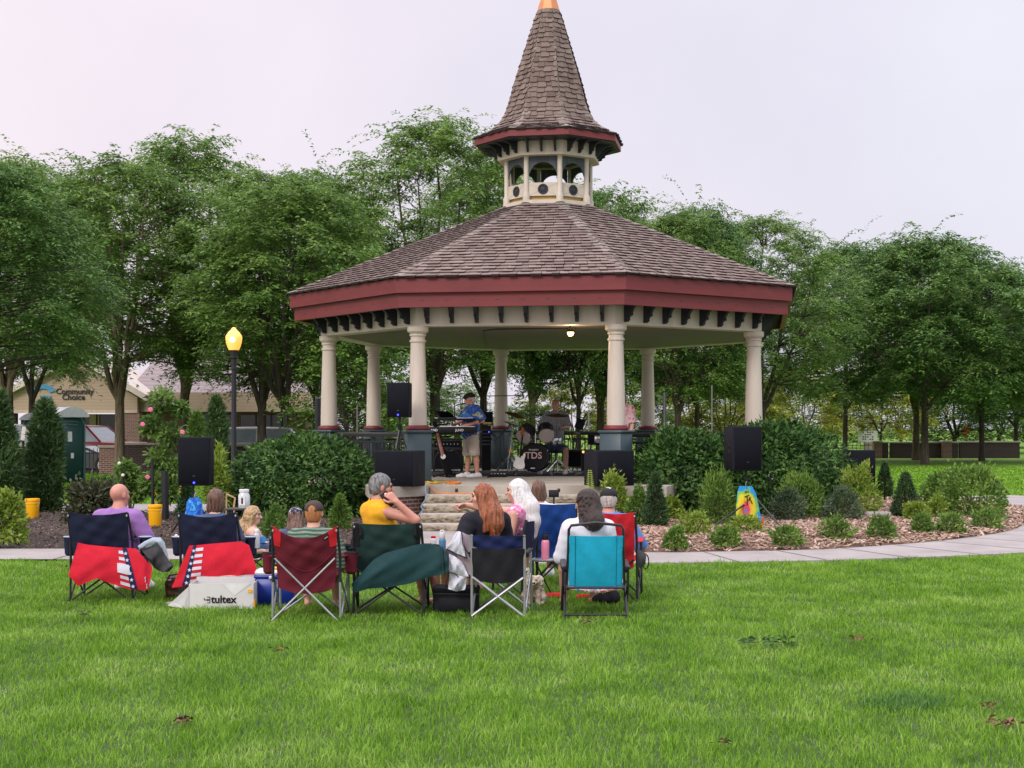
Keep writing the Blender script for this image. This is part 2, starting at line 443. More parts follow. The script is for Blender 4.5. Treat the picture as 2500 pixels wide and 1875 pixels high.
def bed(name, a0, a1, mname):
    mb = MB(); r0 = 4.6
    def fn(u, v):
        a = a0+(a1-a0)*u; r1 = r_out(a); r = r1+(r0-r1)*v; b0 = -math.acos(.70/r) if a0 > -1.6 else a0; b1 = -math.acos(-2.40/r) if a0 < -1.6 else a1; a = b0+(b1-b0)*u; r = min(r, r_out(a))
        e = min(1, u*30, (1-u)*30, v*6); z = -.01+.14*e+.02*math.sin(9*a+5*r)*min(1, v*8)*e
        q = GC+V(r*math.cos(a), r*math.sin(a), z)
        if a0 < -1.6: q.z -= .2*min(1, max(0, (q.y-27.5)/.4))
        return q
    mb.grid(fn, 60, 24); struct(mb.build(name, MATS[mname]))
bed('mulch_bed', math.radians(-82), math.radians(20), 'mulch')
bed('soil_bed', math.radians(-178), math.radians(-98), 'soil')
def chips(name, a0, a1, n, mname, rmin, size, zf):
    a = RNG.uniform(a0, a1, n); ro = np.array([r_out(t) for t in a]); r = np.sqrt(RNG.uniform(0, 1, n)*(ro**2-rmin**2)+rmin**2); zz = zf(r-ro+10.52)
    kx = GC.x+r*np.cos(a); kk = ((kx < -1.72) | (kx > 1.56)) & ((kx > 0) | (GC.y+r*np.sin(a) < 27.6)); a, r, zz = a[kk], r[kk], zz[kk]; n = len(a)
    c = np.stack([GC.x+r*np.cos(a), GC.y+r*np.sin(a), zz], 1)
    t = RNG.uniform(0, 6.28, n); L = RNG.uniform(.35, 1, n)*size; W = L*RNG.uniform(.25, .5, n)
    tl = RNG.normal(0, .35, n); tw = RNG.normal(0, .35, n)
    ex = np.stack([np.cos(t), np.sin(t), tl], 1)*L[:,None]; ey = np.stack([-np.sin(t), np.cos(t), tw], 1)*W[:,None]
    ez = np.array([0,0,.008]); vs = []
    for sx_, sy_, sz_ in ((-1,-1,-1),(1,-1,-1),(1,1,-1),(-1,1,-1),(-1,-1,1),(1,-1,1),(1,1,1),(-1,1,1)): vs.append(c+ex*sx_/2+ey*sy_/2+ez*sz_/2)
    v = np.stack(vs, 1).reshape(-1, 3)
    q = np.array([(4,5,6,7),(0,1,5,4),(1,2,6,5),(2,3,7,6),(3,0,4,7)])
    f = (np.arange(n)[:,None,None]*8+q[None]).reshape(-1, 4)
    tag(npmesh(name, v, f, MATS[mname]), kind='stuff')
chips('mulch_chips', math.radians(-88), math.radians(12), 17000, 'mulch_chip', 6, .085, lambda r: .045+.10*np.clip((10.52-r)/.98, 0, 1)+RNG.uniform(-.005, .02, len(r)))
chips('soil_chips', math.radians(-160), math.radians(-99), 9000, 'soil_chip', 7, .055, lambda r: .045+.10*np.clip((10.52-r)/.98, 0, 1)+RNG.uniform(-.01, .012, len(r)))
tag(bpy.data.objects['mulch_chips'], 'pale wood chip mulch spread over the right planting bed', 'mulch')
tag(bpy.data.objects['soil_chips'], 'dark shredded mulch on the left planting bed', 'mulch')
# pale mulch under the left plants
def patch_chips(name, x0, x1, y0, y1, n, label):
    c = np.stack([RNG.uniform(x0, x1, n), RNG.uniform(y0, y1, n), np.full(n, .16)], 1)
    return c
# ---------------------------------------------------------------- lawn blades
MI('grass_blade', [(.062,.158,.009), (.115,.262,.015), (.178,.36,.025), (.26,.45,.05), (.41,.56,.16)], .5, .35, big=1.3, spec=.18, bk=1.5)
def blades(name, n, y0, y1, hmin, hmax, wd, label, ok, xr=None, mat='grass_blade'):
    Y = RNG.uniform(y0, y1, n); X = (RNG.uniform(-.53, .53, n) if xr is None else RNG.uniform(xr[0], xr[1], n))*2500/F*Y
    k = ok(X, Y); X, Y = X[k], Y[k]; n = len(X)
    lump = wob((X, Y, 0*X), 1, 2.2, 3)
    h = RNG.uniform(hmin, hmax, n)*(1+.3*lump+.55*wob((X, Y*.7, 0*X), 1, 11, 4)); t = RNG.uniform(0, 6.28, n)+.3*wob((X, Y, 0*X), 1, 1.0, 9); ln = RNG.uniform(.25, 1.0, n)*h
    wv = wd*np.sqrt(Y/8)*RNG.uniform(.7, 1.4, n)
    D = np.stack([np.cos(t), np.sin(t), 0*t], 1); a2 = t+RNG.uniform(.9, 2.2, n); W = np.stack([np.cos(a2), np.sin(a2), 0*t], 1)*wv[:,None]/2
    B = np.stack([X, Y, 0*X-.004], 1); Z = np.array([0,0,1.])
    m1 = B+D*(ln*.35)[:,None]+Z*(h*.62)[:,None]; tip = B+D*ln[:,None]+Z*(h*.93)[:,None]
    v = np.stack([B-W, B+W, m1+W*.8, m1-W*.8, tip], 1).reshape(-1, 3)
    o = np.arange(n)[:,None]*5
    loops = (o+np.array([[0,1,2,3,3,2,4]])).ravel(); ks = np.tile([4,3], n).astype(np.int32)
    ob = npmesh(name, v, loops, MATS[mat], k=ks); tag(ob, label, 'grass', kind='stuff'); return ob
BL = 0
okf = lambda X, Y: np.where(X < -1.6, Y < 18.66+.0067*(-X-1.65), np.hypot(X-GC.x, Y-GC.y) > 12.72)
def MBASE():
    m, nt, p = nodes('lawn_thatch'); n = noise(nt, mapped(nt, (1,1,1)), 40, 4); nt.links.new(ramp(nt, n, [(.022,.048,.009), (.055,.10,.02)], [.3,.7]), p.inputs['Base Color']); p.inputs['Roughness'].default_value = .95
MBASE()
mb = MB(); mb.grid(lambda u, v: V(-9+18*u, 4+16*v, .004), 1, 1); struct(mb.build('lawn', MATS['lawn_thatch'], smooth=False))
blades('grass', 340000, 6.9, 19.6, .028, .062, .0042, 'mown green grass of the front lawn', okf)
blades('long_grass', 9000, 6.9, 18.5, .06, .10, .0045, 'taller pale blades standing out of the mown lawn', lambda X, Y: okf(X, Y) & (wob((X, Y, 0*X), 1, 1.6, 21) > .1))
MI('coarse_blade', [(.045,.13,.025), (.085,.21,.04), (.14,.29,.07)], .5, .3)
blades('coarse_grass', 3500, 8.4, 9.5, .05, .085, .005, 'dark coarse tuft in the lawn at the lower right', lambda X, Y: ((X-2.38)/.30)**2+((Y-8.95)/.30)**2 < RNG.uniform(.1, 1, len(X)), (.33, .44), 'coarse_blade')
blades('lawn_grass', 60000, 33, 62, .05, .10, .022, 'mown grass of the side lawn beyond the ring path', lambda X, Y: np.hypot(X-GC.x, Y-GC.y) > 12.72, (.2, .56))
blades('lawn_grass', 40000, 32.6, 52, .05, .10, .022, 'mown grass between the left bed and the brick wall', lambda X, Y: X < -5, (-.53, -.2))
# ---------------------------------------------------------------- bandstand
M('red_paint', (.165,.026,.03), .5, .12, 1.5, .12, 30, stretch=(1,1,6)); M('cream_paint', (.57,.50,.425), .5, .09, 3, .06, 50, stretch=(2,2,.35)); M('dark_trim', (.018,.022,.028), .45, .1)
M('slate_paint', (.045,.075,.088), .45, .08, 3); M('ceiling_paint', (.15,.125,.115), .6, .06, 2); M('copper', (.58,.23,.10), .45, .15, 4, metal=.35)
MI('shingle', [(.15,.108,.093), (.205,.15,.13), (.25,.19,.165), (.175,.135,.112)], .9, bmp=150)
MI('spire_shingle', [(.115,.083,.07), (.165,.12,.10), (.20,.152,.13), (.145,.105,.092)], .9, bmp=150)
MI('hip_cap', [(.19,.155,.13), (.25,.21,.18), (.29,.245,.21)], .9, bmp=150); M('shingle_under_shade', (.035,.026,.025), .9); M('iron', (.012,.013,.016), .4, .1); M('lamplit_yellow', (.45,.29,.09), .5, .15, 6)
MBRICK('brick', [(.20,.075,.05), (.13,.05,.04)], (.33,.29,.25)); MBRICK('dark_brick', [(.06,.03,.026), (.04,.022,.02)], (.10,.085,.08))
def oc(R, i, z=0.0, sx=1.0):
    a = math.radians(-112.5+45*i)+PHI; return GC+V(R*math.cos(a), R*math.sin(a), z)
gz = thing('bandstand', 'octagonal park bandstand with shingled roof, red eaves, cream columns and pointed lantern spire', 'bandstand', GC)
SZ = .70
def octring(mb, R0, z0, R1, z1):
    for i in range(8): mb.add([oc(R0,i,z0), oc(R0,i+1,z0), oc(R1,i+1,z1), oc(R1,i,z1)], [(0,1,2,3)])
def octslab(mb, R, z0, z1, Rin=None):
    a = [oc(R,i,z0) for i in range(8)]; b = [oc(R,i,z1) for i in range(8)]
    if Rin is None:
        mb.add(a+b, [tuple(range(7,-1,-1)), tuple(range(8,16))]+[(i, (i+1) % 8, 8+(i+1) % 8, 8+i) for i in range(8)])
    else:
        octring(mb, R, z0, R, z1); octring(mb, Rin, z1, Rin, z0); octring(mb, R, z1, Rin, z1); octring(mb, Rin, z0, R, z0)
# platform: brick base, concrete floor, front apron, wings and steps
mb = MB(); octslab(mb, 4.95, 0, .50); mb.prism([at(905,1193,24.15)*0+V(-2.22,24.35,0), V(-1.42,25.4,0), V(-1.42,27.6,0), V(-2.7,27.6,0)], (0,0,.52))
mb.prism([V(1.26,25.3,0), V(2.5,24.9,0), V(3.3,27.6,0), V(1.26,27.6,0)], (0,0,.52)); mb.build('brick_base', MATS['brick'], gz, smooth=False)
mb = MB(); octslab(mb, 5.05, .503, SZ)
mb.prism([V(-2.34,24.22,.523), V(-1.40,25.32,.523), V(-1.40,27.7,.523), V(-2.85,27.7,.523)], (0,0,.18))
mb.prism([V(1.24,25.22,.523), V(2.6,24.8,.523), V(3.45,27.7,.523), V(1.24,27.7,.523)], (0,0,.18))
mb.prism([V(-1.398,25.25,.56), V(1.238,25.25,.56), V(1.238,27.8,.56), V(-1.398,27.8,.56)], (0,0,.137)); mb.build('stage_floor', MATS['old_concrete'], gz, smooth=False)
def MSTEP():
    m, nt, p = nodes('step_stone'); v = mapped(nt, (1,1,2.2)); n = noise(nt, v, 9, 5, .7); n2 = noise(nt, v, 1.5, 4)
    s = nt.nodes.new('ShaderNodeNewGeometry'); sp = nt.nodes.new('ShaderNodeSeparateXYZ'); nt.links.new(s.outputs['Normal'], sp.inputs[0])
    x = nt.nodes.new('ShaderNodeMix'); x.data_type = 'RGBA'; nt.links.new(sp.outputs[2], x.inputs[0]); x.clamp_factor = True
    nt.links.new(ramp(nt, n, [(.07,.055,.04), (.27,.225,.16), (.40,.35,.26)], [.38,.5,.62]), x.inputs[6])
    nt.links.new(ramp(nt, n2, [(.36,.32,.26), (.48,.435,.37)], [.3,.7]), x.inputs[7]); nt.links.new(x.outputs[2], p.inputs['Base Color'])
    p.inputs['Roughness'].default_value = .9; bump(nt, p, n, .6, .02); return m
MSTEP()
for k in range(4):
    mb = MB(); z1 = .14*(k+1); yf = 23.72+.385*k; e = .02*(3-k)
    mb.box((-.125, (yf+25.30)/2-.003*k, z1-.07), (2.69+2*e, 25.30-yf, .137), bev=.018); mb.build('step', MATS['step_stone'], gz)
mb = MB()
for x in (-.95, -.38, .22, .8): MB().box((x, 25.249, .62), (.05, .014, .06), bev=.006).build('step_light', MATS['iron'], gz)
# columns on pedestals
zb = 3.54
for i in range(8):
    c = oc(4.594, i)
    if i == 0: c.x -= .06
    if i == 1: c.x += .06
    a = math.radians(-112.5+45*i)+PHI; R = Matrix.Rotation(a+math.radians(45), 3, 'Z')
    mb = MB(); mb.box(c+V(0,0,(SZ+1.60)/2), (.44,.44,1.60-SZ), R, bev=.012); mb.box(c+V(0,0,1.622), (.50,.50,.045), R, bev=.012); mb.build('pedestal', MATS['slate_paint'], gz)
    col = MB().lathe([(.205,1.645),(.205,1.70)]+[(.168-.036*t**1.4, 1.72+(3.25-1.72)*t) for t in [j/10 for j in range(11)]]+[(.150,3.255),(.155,3.275),(.150,3.295),(.132,3.30),(.132,3.36),(.15,3.365),(.155,3.38),(.15,3.395),(.14,3.40),(.16,3.425),(.19,3.445),(.195,3.46),(.195,zb-.002)], c, 28).build('column', MATS['cream_paint'], gz)
    MB().lathe([(.212,1.646),(.226,1.662),(.228,1.685),(.218,1.71),(.19,1.722),(.178,1.735)], c, 28, cap=False).build('base_ring', MATS['red_paint'], col)
# beam ring, ceiling, frieze, brackets
mb = MB(); octslab(mb, 4.76, zb, 3.97, 4.40); mb.build('beam', MATS['cream_paint'], gz, smooth=False)
mb = MB(); octslab(mb, 4.39, zb+.02, zb+.05); mb.build('ceiling', MATS['ceiling_paint'], gz, smooth=False)
mb = MB(); octslab(mb, 5.26, 3.972, 4.0, 4.3); mb.build('soffit', MATS['dark_trim'], gz, smooth=False)
mb = MB(); octslab(mb, 5.38, 4.10, 4.36, 5.20); mb.build('fascia', MATS['red_paint'], gz, smooth=False)
mb = MB(); octslab(mb, 5.29, 3.845, 4.098, 5.19); mb.build('fascia', MATS['red_paint'], gz, smooth=False)
def bracket(c, outd, z0, hgt, dep, th):
    t = V(-outd.y, outd.x, 0); pr = [(0,0),(.12,0),(.22,.10),(.20,.18),(.27,.25),(.40,.29),(.37,.40),(.45,.58),(.62,.77),(.84,.91),(1,.97),(1,1),(0,1)]
    poly = [c+outd*(dep*x)+V(0,0,z0+hgt*y)-t*(th/2) for x, y in pr]
    return MB().prism(poly, t*th)
for i in range(8):
    A, B = oc(4.762, i), oc(4.762, i+1); n = (A+B)/2-GC; n.normalize()
    for j in range(8):
        c = A+(B-A)*((j+.5)/8 if True else 0); bracket(c, n, zb+.045, .385, .49, .06).build('bracket', MATS['dark_trim'], gz, smooth=False)
# shingled roofs
def shingle_roof(R0, z0, R1, z1, expo, wmin, wmax, cap, name, mname, prof=None):
    """courses of separate tabs on eight facets, with cap tiles on the hips; prof list of (R,z) from eave up"""
    prof = prof or [(R0, z0), (R1, z1)]
    seg = []; tot = 0
    for (r, z), (r2, z2) in zip(prof, prof[1:]):
        L = math.hypot(r-r2, z2-z); seg.append((tot, tot+L, r, z, r2, z2)); tot += L
    def P(s, i, u):
        s = min(max(s, 0), tot-1e-6)
        for a, b, r, z, r2, z2 in seg:
            if s <= b: t = (s-a)/(b-a); R, Z = r+(r2-r)*t, z+(z2-z)*t; break
        p = oc(R, i, Z); q = oc(R, i+1, Z); return p+(q-p)*u, (q-p).length
    und = MB()
    for a, b, r, z, r2, z2 in seg: octring(und, r-.006, z-.006, r2-.006, z2-.006)
    und.build('roof_deck', MATS['shingle_under_shade'], gz, smooth=False)
    sh = MB(); n = int(tot/expo)
    for i in range(8):
        mid = (oc(1, i)+oc(1, i+1))/2-GC; mid.normalize()
        for k in range(n):
            s0 = k*expo; s1 = min(tot, s0+expo*1.25)
            L = P(s0+expo/2, i, 0)[1]; u = -random.random()*wmax/L
            p0 = P(s0, i, .5)[0]; p1 = P(s0+expo, i, .5)[0]; up = (p1-p0).normalized(); tn = V(-mid.y, mid.x, 0); nr = up.cross(tn)
            if nr.z < 0: nr = -nr
            odd = 0
            while u < 1:
                wd = random.uniform(wmin, wmax)/L; a, b = max(0, u), min(1, u+wd-.006/L); u += wd; odd = 1-odd
                if b-a < .01/L: continue
                dn = .20*expo*odd+random.uniform(-.04,.04)*expo; th = .026+.014*odd
                lo = [P(s0, i, a)[0]-up*dn, P(s0, i, b)[0]-up*dn]; hi = [P(s1, i, a)[0], P(s1, i, b)[0]]
                if k == 0: lo = [q+up*max(0, dn-.03) for q in lo]
                vs = [lo[0]+nr*th, lo[1]+nr*th, hi[1]+nr*.004, hi[0]+nr*.004, lo[0]-nr*.003, lo[1]-nr*.003]
                sh.m = 0; sh.add(vs, [(0,1,2,3)]); sh.m = 1; sh.add(vs, [(4,5,1,0),(4,0,3),(5,2,1)])  # butt edges: course shadow lines put into the dark asphalt colour
    cp = MB()   # hip caps
    for i in range(8):
        k = 0; s = 0
        while s < tot-.02:
            e = min(tot, s+cap*1.2)
            def hp(ss, side, lift):
                q, L = P(ss, i if side > 0 else i-1, min(.48, cap*.62/L_) if side > 0 else 1-min(.48, cap*.62/L_))
                return q+V(0,0,lift)
            L_ = max(.05, P(s, i, 0)[1]); c0 = P(s, i, 0)[0]; a0, b0 = hp(s, -1, .028), hp(s, 1, .028)
            L_ = max(.05, P(e, i, 0)[1]); c1 = P(e, i, 0)[0]; a1, b1 = hp(e, -1, .014), hp(e, 1, .014)
            out = (c0-GC); out.z = 0; out.normalize(); li = V(0,0,.034)+out*.012; li2 = V(0,0,.016)+out*.006
            vs = [a0, c0+li, b0, b1, c1+li2, a1, a0-V(0,0,.02), c0+li-V(0,0,.02), b0-V(0,0,.02)]
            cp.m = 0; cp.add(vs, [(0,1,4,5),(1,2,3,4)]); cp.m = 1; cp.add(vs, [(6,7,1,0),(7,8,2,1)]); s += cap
    sh.build(name, [MATS[mname], MATS['shingle_under_shade']], gz, smooth=False); cp.build('hip_caps', [MATS['hip_cap'], MATS['shingle_under_shade']], gz, smooth=False)
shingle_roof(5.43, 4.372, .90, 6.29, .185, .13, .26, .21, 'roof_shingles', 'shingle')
# lantern
RL = .90
mb = MB(); octslab(mb, .985, 6.26, 6.335, .7); mb.build('lantern_curb', MATS['cream_paint'], gz, smooth=False)
for i in range(8):
    c = oc(RL, i); MB().lathe([(.075,6.336),(.075,6.45),(.052,6.50),(.052,7.25)], c, 10).build('lantern_post', MATS['cream_paint'], gz)
    A, B = oc(RL-.02, i, 0), oc(RL-.02, i+1, 0); n = ((A+B)/2-GC); n.z = 0; n.normalize(); t = (B-A).normalized(); L = (B-A).length
    m = (A+B)/2
    pn = MB(); Rm = Matrix((t, n, V(0,0,1))).transposed(); pn.box(m+V(0,0,6.56), (L-.09, .035, .27), Rm)
    for sg in (1,-1): pn.tube([m+n*.02-t*(L*.43)+V(0,0,6.56-sg*.12), m+n*.02+t*(L*.43)+V(0,0,6.56+sg*.12)], .005, 4)
    po = pn.build('lantern_panel', MATS['cream_paint'], gz, smooth=False)
    md = MB(); md.lathe([(.001,.016),(.02,.014),(.045,.012),(.05,.004),(.075,.004),(.08,.016),(.105,.016),(.11,0)], m+n*.02+V(0,0,6.56), 20, Rm @ Matrix.Rotation(math.radians(-90), 3, 'X'), cap=True)
    for k in range(8):
        a = k*math.pi/4; md.ball(m+n*.026+(t*math.cos(a)+V(0,0,1)*math.sin(a))*.062+V(0,0,6.56), .013, 6)
    md.build('medallion', MATS['dark_trim'], po)
    yb = MB(); yb.box(m-n*.05+V(0,0,6.385), (L-.1, .02, .085), Rm); yb.build('lantern_sill', MATS['lamplit_yellow'], gz, smooth=False)  # yellow is lamplight on cream paint, put into the board's colour
    # arched board over the opening
    ab = MB(); wv = L/2-.05; N = 14
    top = [m+t*(-wv+2*wv*k/N)+V(0,0,7.25) for k in range(N+1)]
    bot = [m+t*(-wv+2*wv*k/N)+V(0,0,6.86+.25*math.sqrt(max(0, 1-((-1+2*k/N)/.94)**2))) for k in range(N+1)]
    for k in range(N): ab.prism([bot[k], bot[k+1], top[k+1], top[k]], n*.022)
    ab.build('arch_board', MATS['slate_board'] if 'slate_board' in MATS else M('slate_board', (.05,.062,.075), .5, .35, 3, .3, 30, stretch=(6,6,.3)), gz, smooth=False)
mb = MB(); octslab(mb, 1.10, 7.235, 7.27, .80); octslab(mb, 1.10, 7.271, 7.52, 1.0); mb.build('lantern_frieze', MATS['cream_paint'], gz, smooth=False)
mb = MB(); octslab(mb, 1.54, 7.521, 7.535, .6); mb.build('lantern_soffit', MATS['dark_trim'], gz, smooth=False)
mb = MB(); octslab(mb, 1.58, 7.537, 7.665, 1.45); mb.build('lantern_fascia', MATS['red_paint'], gz, smooth=False)
for i in range(8):
    A, B = oc(1.102, i), oc(1.102, i+1); n = (A+B)/2-GC; n.normalize()
    for j in range(3): bracket(A+(B-A)*((j+.5)/3), n, 7.29, .23, .36, .035).build('bracket', MATS['dark_trim'], gz, smooth=False)
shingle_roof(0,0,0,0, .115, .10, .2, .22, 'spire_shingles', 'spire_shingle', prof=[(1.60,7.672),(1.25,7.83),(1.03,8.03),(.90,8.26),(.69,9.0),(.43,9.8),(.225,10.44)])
mb = MB(); octring(mb, .245, 10.42, .012, 11.2); octring(mb, .245, 10.42, .20, 10.40); mb.build('spire_cap', MATS['copper'], gz, smooth=False)
# railings between the pedestals except the open front
for i in range(1, 8):
    A, B = oc(4.594, i), oc(4.594, i+1); d = (B-A).normalized(); A = A+d*.28; B = B-d*.28
    mb = MB(); mb.tube([A+V(0,0,1.56), B+V(0,0,1.56)], .045, 6); mb.tube([A+V(0,0,.82), B+V(0,0,.82)], .03, 6); mb.tube([A+V(0,0,1.42), B+V(0,0,1.42)], .022, 6)
    for k in range(1, 22):
        p = A+(B-A)*(k/22); mb.tube([p+V(0,0,.82), p+V(0,0,1.0), p+V(0,0,1.12), p+V(0,0,1.25), p+V(0,0,1.42)], [.014,.014,.026,.014,.014], 6)
    mb.build('railing', MATS['iron'], gz)
# work light and conduit on the ceiling
lp = at(1393, 808, 26.95); M('glass_lamp', (.5,.3,.12), .2)
mb = MB().lathe([(.10,.08),(.10,.06),(.06,.05),(.06,0)], lp-V(0,0,.02), 16); mb.build('ceiling_lamp', MATS['iron'], gz)
MEMIT('lamp_glow', (1,.55,.2), 6); MB().ball(lp-V(0,0,.035), (.062,.062,.06), 14).build('lamp_bulb', MATS['lamp_glow'], gz)
zc = 3.548; MB().tube([V(lp.x,lp.y+.1,zc), V(lp.x,27.6,zc), V(-.3,27.8,zc), V(-.55,28.3,zc), V(-.6,34.5,zc)], .012, 6).build('conduit', MATS['dark_trim'], gz)
pl = bpy.data.lights.new('bulb_light', 'POINT'); pl.energy = 18; pl.color = (1,.7,.4); pl.shadow_soft_size = .08
po = bpy.data.objects.new('bulb_light', pl); COL.objects.link(po); po.location = lp-V(0,0,.17)
# ---------------------------------------------------------------- trees and shrubs
MI('leaf_tree_dark', [(.045,.11,.03), (.088,.185,.046), (.15,.27,.064), (.235,.37,.10)], .55, .35, big=.8)
MI('leaf_tree', [(.066,.135,.032), (.122,.225,.047), (.195,.32,.068), (.285,.41,.115)], .55, .38, big=.8)
MI('leaf_yellow', [(.19,.25,.03), (.31,.36,.045), (.40,.42,.06), (.33,.30,.05)], .6, .4, big=.8)
MI('leaf_fresh', [(.06,.13,.022), (.105,.205,.034), (.165,.285,.056), (.22,.34,.085)], .6, .4, big=.6)
MI('leaf_hedge', [(.015,.045,.011), (.036,.092,.02), (.072,.16,.034), (.135,.25,.06)], .5, .25, big=2.5, spec=.22)
MI('leaf_conifer', [(.02,.05,.017), (.035,.082,.026), (.056,.115,.036), (.09,.16,.055)], .6, .15, big=3)
MI('leaf_cedar', [(.03,.07,.022), (.055,.115,.034), (.085,.16,.05), (.13,.215,.075)], .6, .2, big=2)
MI('leaf_yew', [(.05,.105,.018), (.10,.19,.03), (.16,.275,.046), (.24,.36,.075)], .6, .2, big=3)
MI('leaf_lime', [(.11,.19,.02), (.19,.29,.032), (.28,.38,.06), (.37,.45,.11)], .6, .35, big=3)
MI('leaf_blue', [(.05,.085,.04), (.075,.12,.06), (.11,.16,.085), (.14,.18,.11)], .6, .25, big=3)
MI('leaf_plum', [(.035,.028,.022), (.05,.055,.025), (.06,.08,.03), (.085,.07,.045)], .5, .25, big=3)
def MBARK(name, a, b):
    m, nt, p = nodes(name); v = mapped(nt, (1,1,.16)); n = noise(nt, v, 14, 5, .7)
    nt.links.new(ramp(nt, n, [a, b], [.35,.65]), p.inputs['Base Color']); p.inputs['Roughness'].default_value = .95; bump(nt, p, n, .8, .03)
MBARK('bark', (.03,.024,.02), (.105,.082,.062)); MBARK('bark_light', (.07,.052,.034), (.21,.16,.105)); M('stem', (.09,.075,.04), .8)
def unit(a): return a/(np.linalg.norm(a, axis=1, keepdims=True)+1e-9)
def leaf_arrays(P, A, N, L, Wd, rng, fold=.25):
    """diamond leaves: base P, axis A, normal N; two quads-as-one folded blade (6 verts, 2 quads)"""
    n = len(P); A = unit(A); S = unit(np.cross(A, N)); N = np.cross(S, A); L = L[:,None]; W = Wd[:,None]/2
    mid = P+A*L*.5+N*L*.04; tip = P+A*L-N*L*.08
    s1 = P+A*L*.42+S*W+N*W*fold; s2 = P+A*L*.42-S*W+N*W*fold
    v = np.stack([P, s1, tip, s2, mid], 1).reshape(-1, 3); o = np.arange(n)[:,None]*5
    f = np.concatenate([o+[0,1,2,4], o+[0,4,2,3]], 1).reshape(-1, 4); return v, f
def make_tree(name, label, seed, h, spread, fork, limbs, ncl, mat, loc, L=.19, Wd=.062, lean=0.0, bark='bark', low=3.5, prof=None, fl=1.0, nfr=13, npl=13):
    """trunk forking into rising limbs; every bough ends in a layered spray of arching fronds set with leaves"""
    rng = np.random.default_rng(seed); mb = MB(); r0 = h*.0145; top = V(lean*fork, 0, fork)
    mb.tube([V(0,0,-.1), V(lean*.15*fork, 0, .25*fork), V(lean*.5*fork, .03, .6*fork), top], [r0*1.5, r0*1.12, r0, r0*.92], 10)
    prof = prof or [(0,.62),(.2,.95),(.5,1.0),(.75,.78),(.92,.45),(1,.12)]
    pr = lambda t: np.interp(t, [a for a, b in prof], [b for a, b in prof])
    nodes_ = []
    for i in range(limbs):
        a = 6.283*(i+.5*rng.random())/limbs; t = rng.uniform(.55, .95) if i else .97; z = low+(h-low)*t; R = spread*pr(t)*rng.uniform(.45, .8)*(1 if i else .3)
        e = V(math.cos(a)*R+lean*h*.25, math.sin(a)*R, z); st = top-V(0,0,rng.random()*.22*fork); m_ = st*.55+e*.45+V(math.cos(a)*R*.12, math.sin(a)*R*.12, -.05*h)
        P = [st*(1-u)**2+m_*(2*u*(1-u))+e*u*u+V(*rng.normal(0,.06,3))*(1 if 0 < u < 1 else 0) for u in [k/8 for k in range(9)]]
        rs = [r0*.70*(1-.86*k/8) for k in range(9)]; mb.tube(P, rs, 7); nodes_ += [(P[k], rs[k]) for k in range(2, 9)]
    NP = np.array([list(p) for p, r in nodes_]); C, Dc = [], []
    for k in range(ncl):
        t = (k+rng.random())/ncl; t = t**.9; a = k*2.39996+rng.normal(0,.35); f = rng.uniform(.30, 1.0)**.55; R = spread*pr(t)*f*rng.uniform(.88, 1.12)
        c = np.array([math.cos(a)*R+lean*h*.2, math.sin(a)*R, low+(h-low)*t*.97-.35*f]); C.append(c); Dc.append(f)
        d = np.linalg.norm((NP-c)*np.array([1,1,1.25])+np.array([0,0,.5]), axis=1)+np.maximum(0, NP[:,2]-c[2])*1.2; q = int(np.argmin(d)); p0 = nodes_[q][0]; c3 = V(*c)
        m_ = (p0+c3)/2+V(*rng.normal(0,.12,3))+V(0,0,.12); rr_ = min(nodes_[q][1]*.6, .05); mb.tube([p0, p0*.3+m_*.7, m_*.35+c3*.65, c3], [rr_, rr_*.7, rr_*.5, .012], 5, cap=False)
    C = np.array(C); nc = len(C); N = nc*nfr; ci = np.repeat(np.arange(nc), nfr)
    cs = rng.uniform(.8, 1.35, nc)[ci]*fl; a = rng.uniform(0, 6.283, N); ln = rng.uniform(.55, 1.15, N)*cs*1.05; rise = rng.uniform(-.05, .75, N); tp = np.clip((C[ci][:,2]-low)/(h-low)-.55, 0, .4)*2.5*(rng.random(N) < .4); rise = rise+tp*rng.uniform(.25, .75, N); ln = ln*(1+.12*tp)
    out = C-np.array([lean*h*.2,0,0]); oa = np.arctan2(out[:,1], out[:,0])[ci]; a = np.where(rng.random(N) < .45, oa+rng.normal(0,.8,N), a)
    hd = np.stack([np.cos(a), np.sin(a), 0*a], 1); tt = (np.arange(npl)+.8)/npl
    st = C[ci]+rng.normal(0, .12, (N,3)); 
    Pp = st[:,None,:]+hd[:,None,:]*(ln[:,None]*tt[None])[:,:,None]; zz = ln[:,None]*(rise[:,None]*1.1*tt[None]-.72*tt[None]**2); Pp[:,:,2] += zz
    side = np.stack([-np.sin(a), np.cos(a), 0*a], 1); P2 = np.repeat(Pp[:,:,None,:], 2, 2); sg = np.array([1,-1])[None,None,:,None]
    A = side[:,None,None,:]*sg*1.0+hd[:,None,None,:]*.75+rng.normal(0,.30,P2.shape); A[...,2] -= .22; Nn = rng.normal(0,.28,P2.shape); Nn[...,2] += 1
    P2 = (P2+rng.normal(0,.035,P2.shape)).reshape(-1,3); n = len(P2)
    v, f = leaf_arrays(P2, A.reshape(-1,3), Nn.reshape(-1,3), rng.uniform(.6,1.3,n)*L, rng.uniform(.7,1.3,n)*Wd, rng)
    root = thing(name, label, 'tree', loc, 'trees behind the bandstand'); mb.build('trunk', MATS[bark], root, world=False); npmesh('crown', v, f, MATS[mat], root, world=False); return root
def TX(x, Y): return V(wx(x, Y), Y, 0)
TA = make_tree('locust_tree', 'tall feathery tree behind the left roof slope of the bandstand, rising above all other crowns', 1, 13.4, 4.6, 3.2, 6, 175, 'leaf_tree', TX(1062, 55), low=4.2, fl=1.1, Wd=.074)
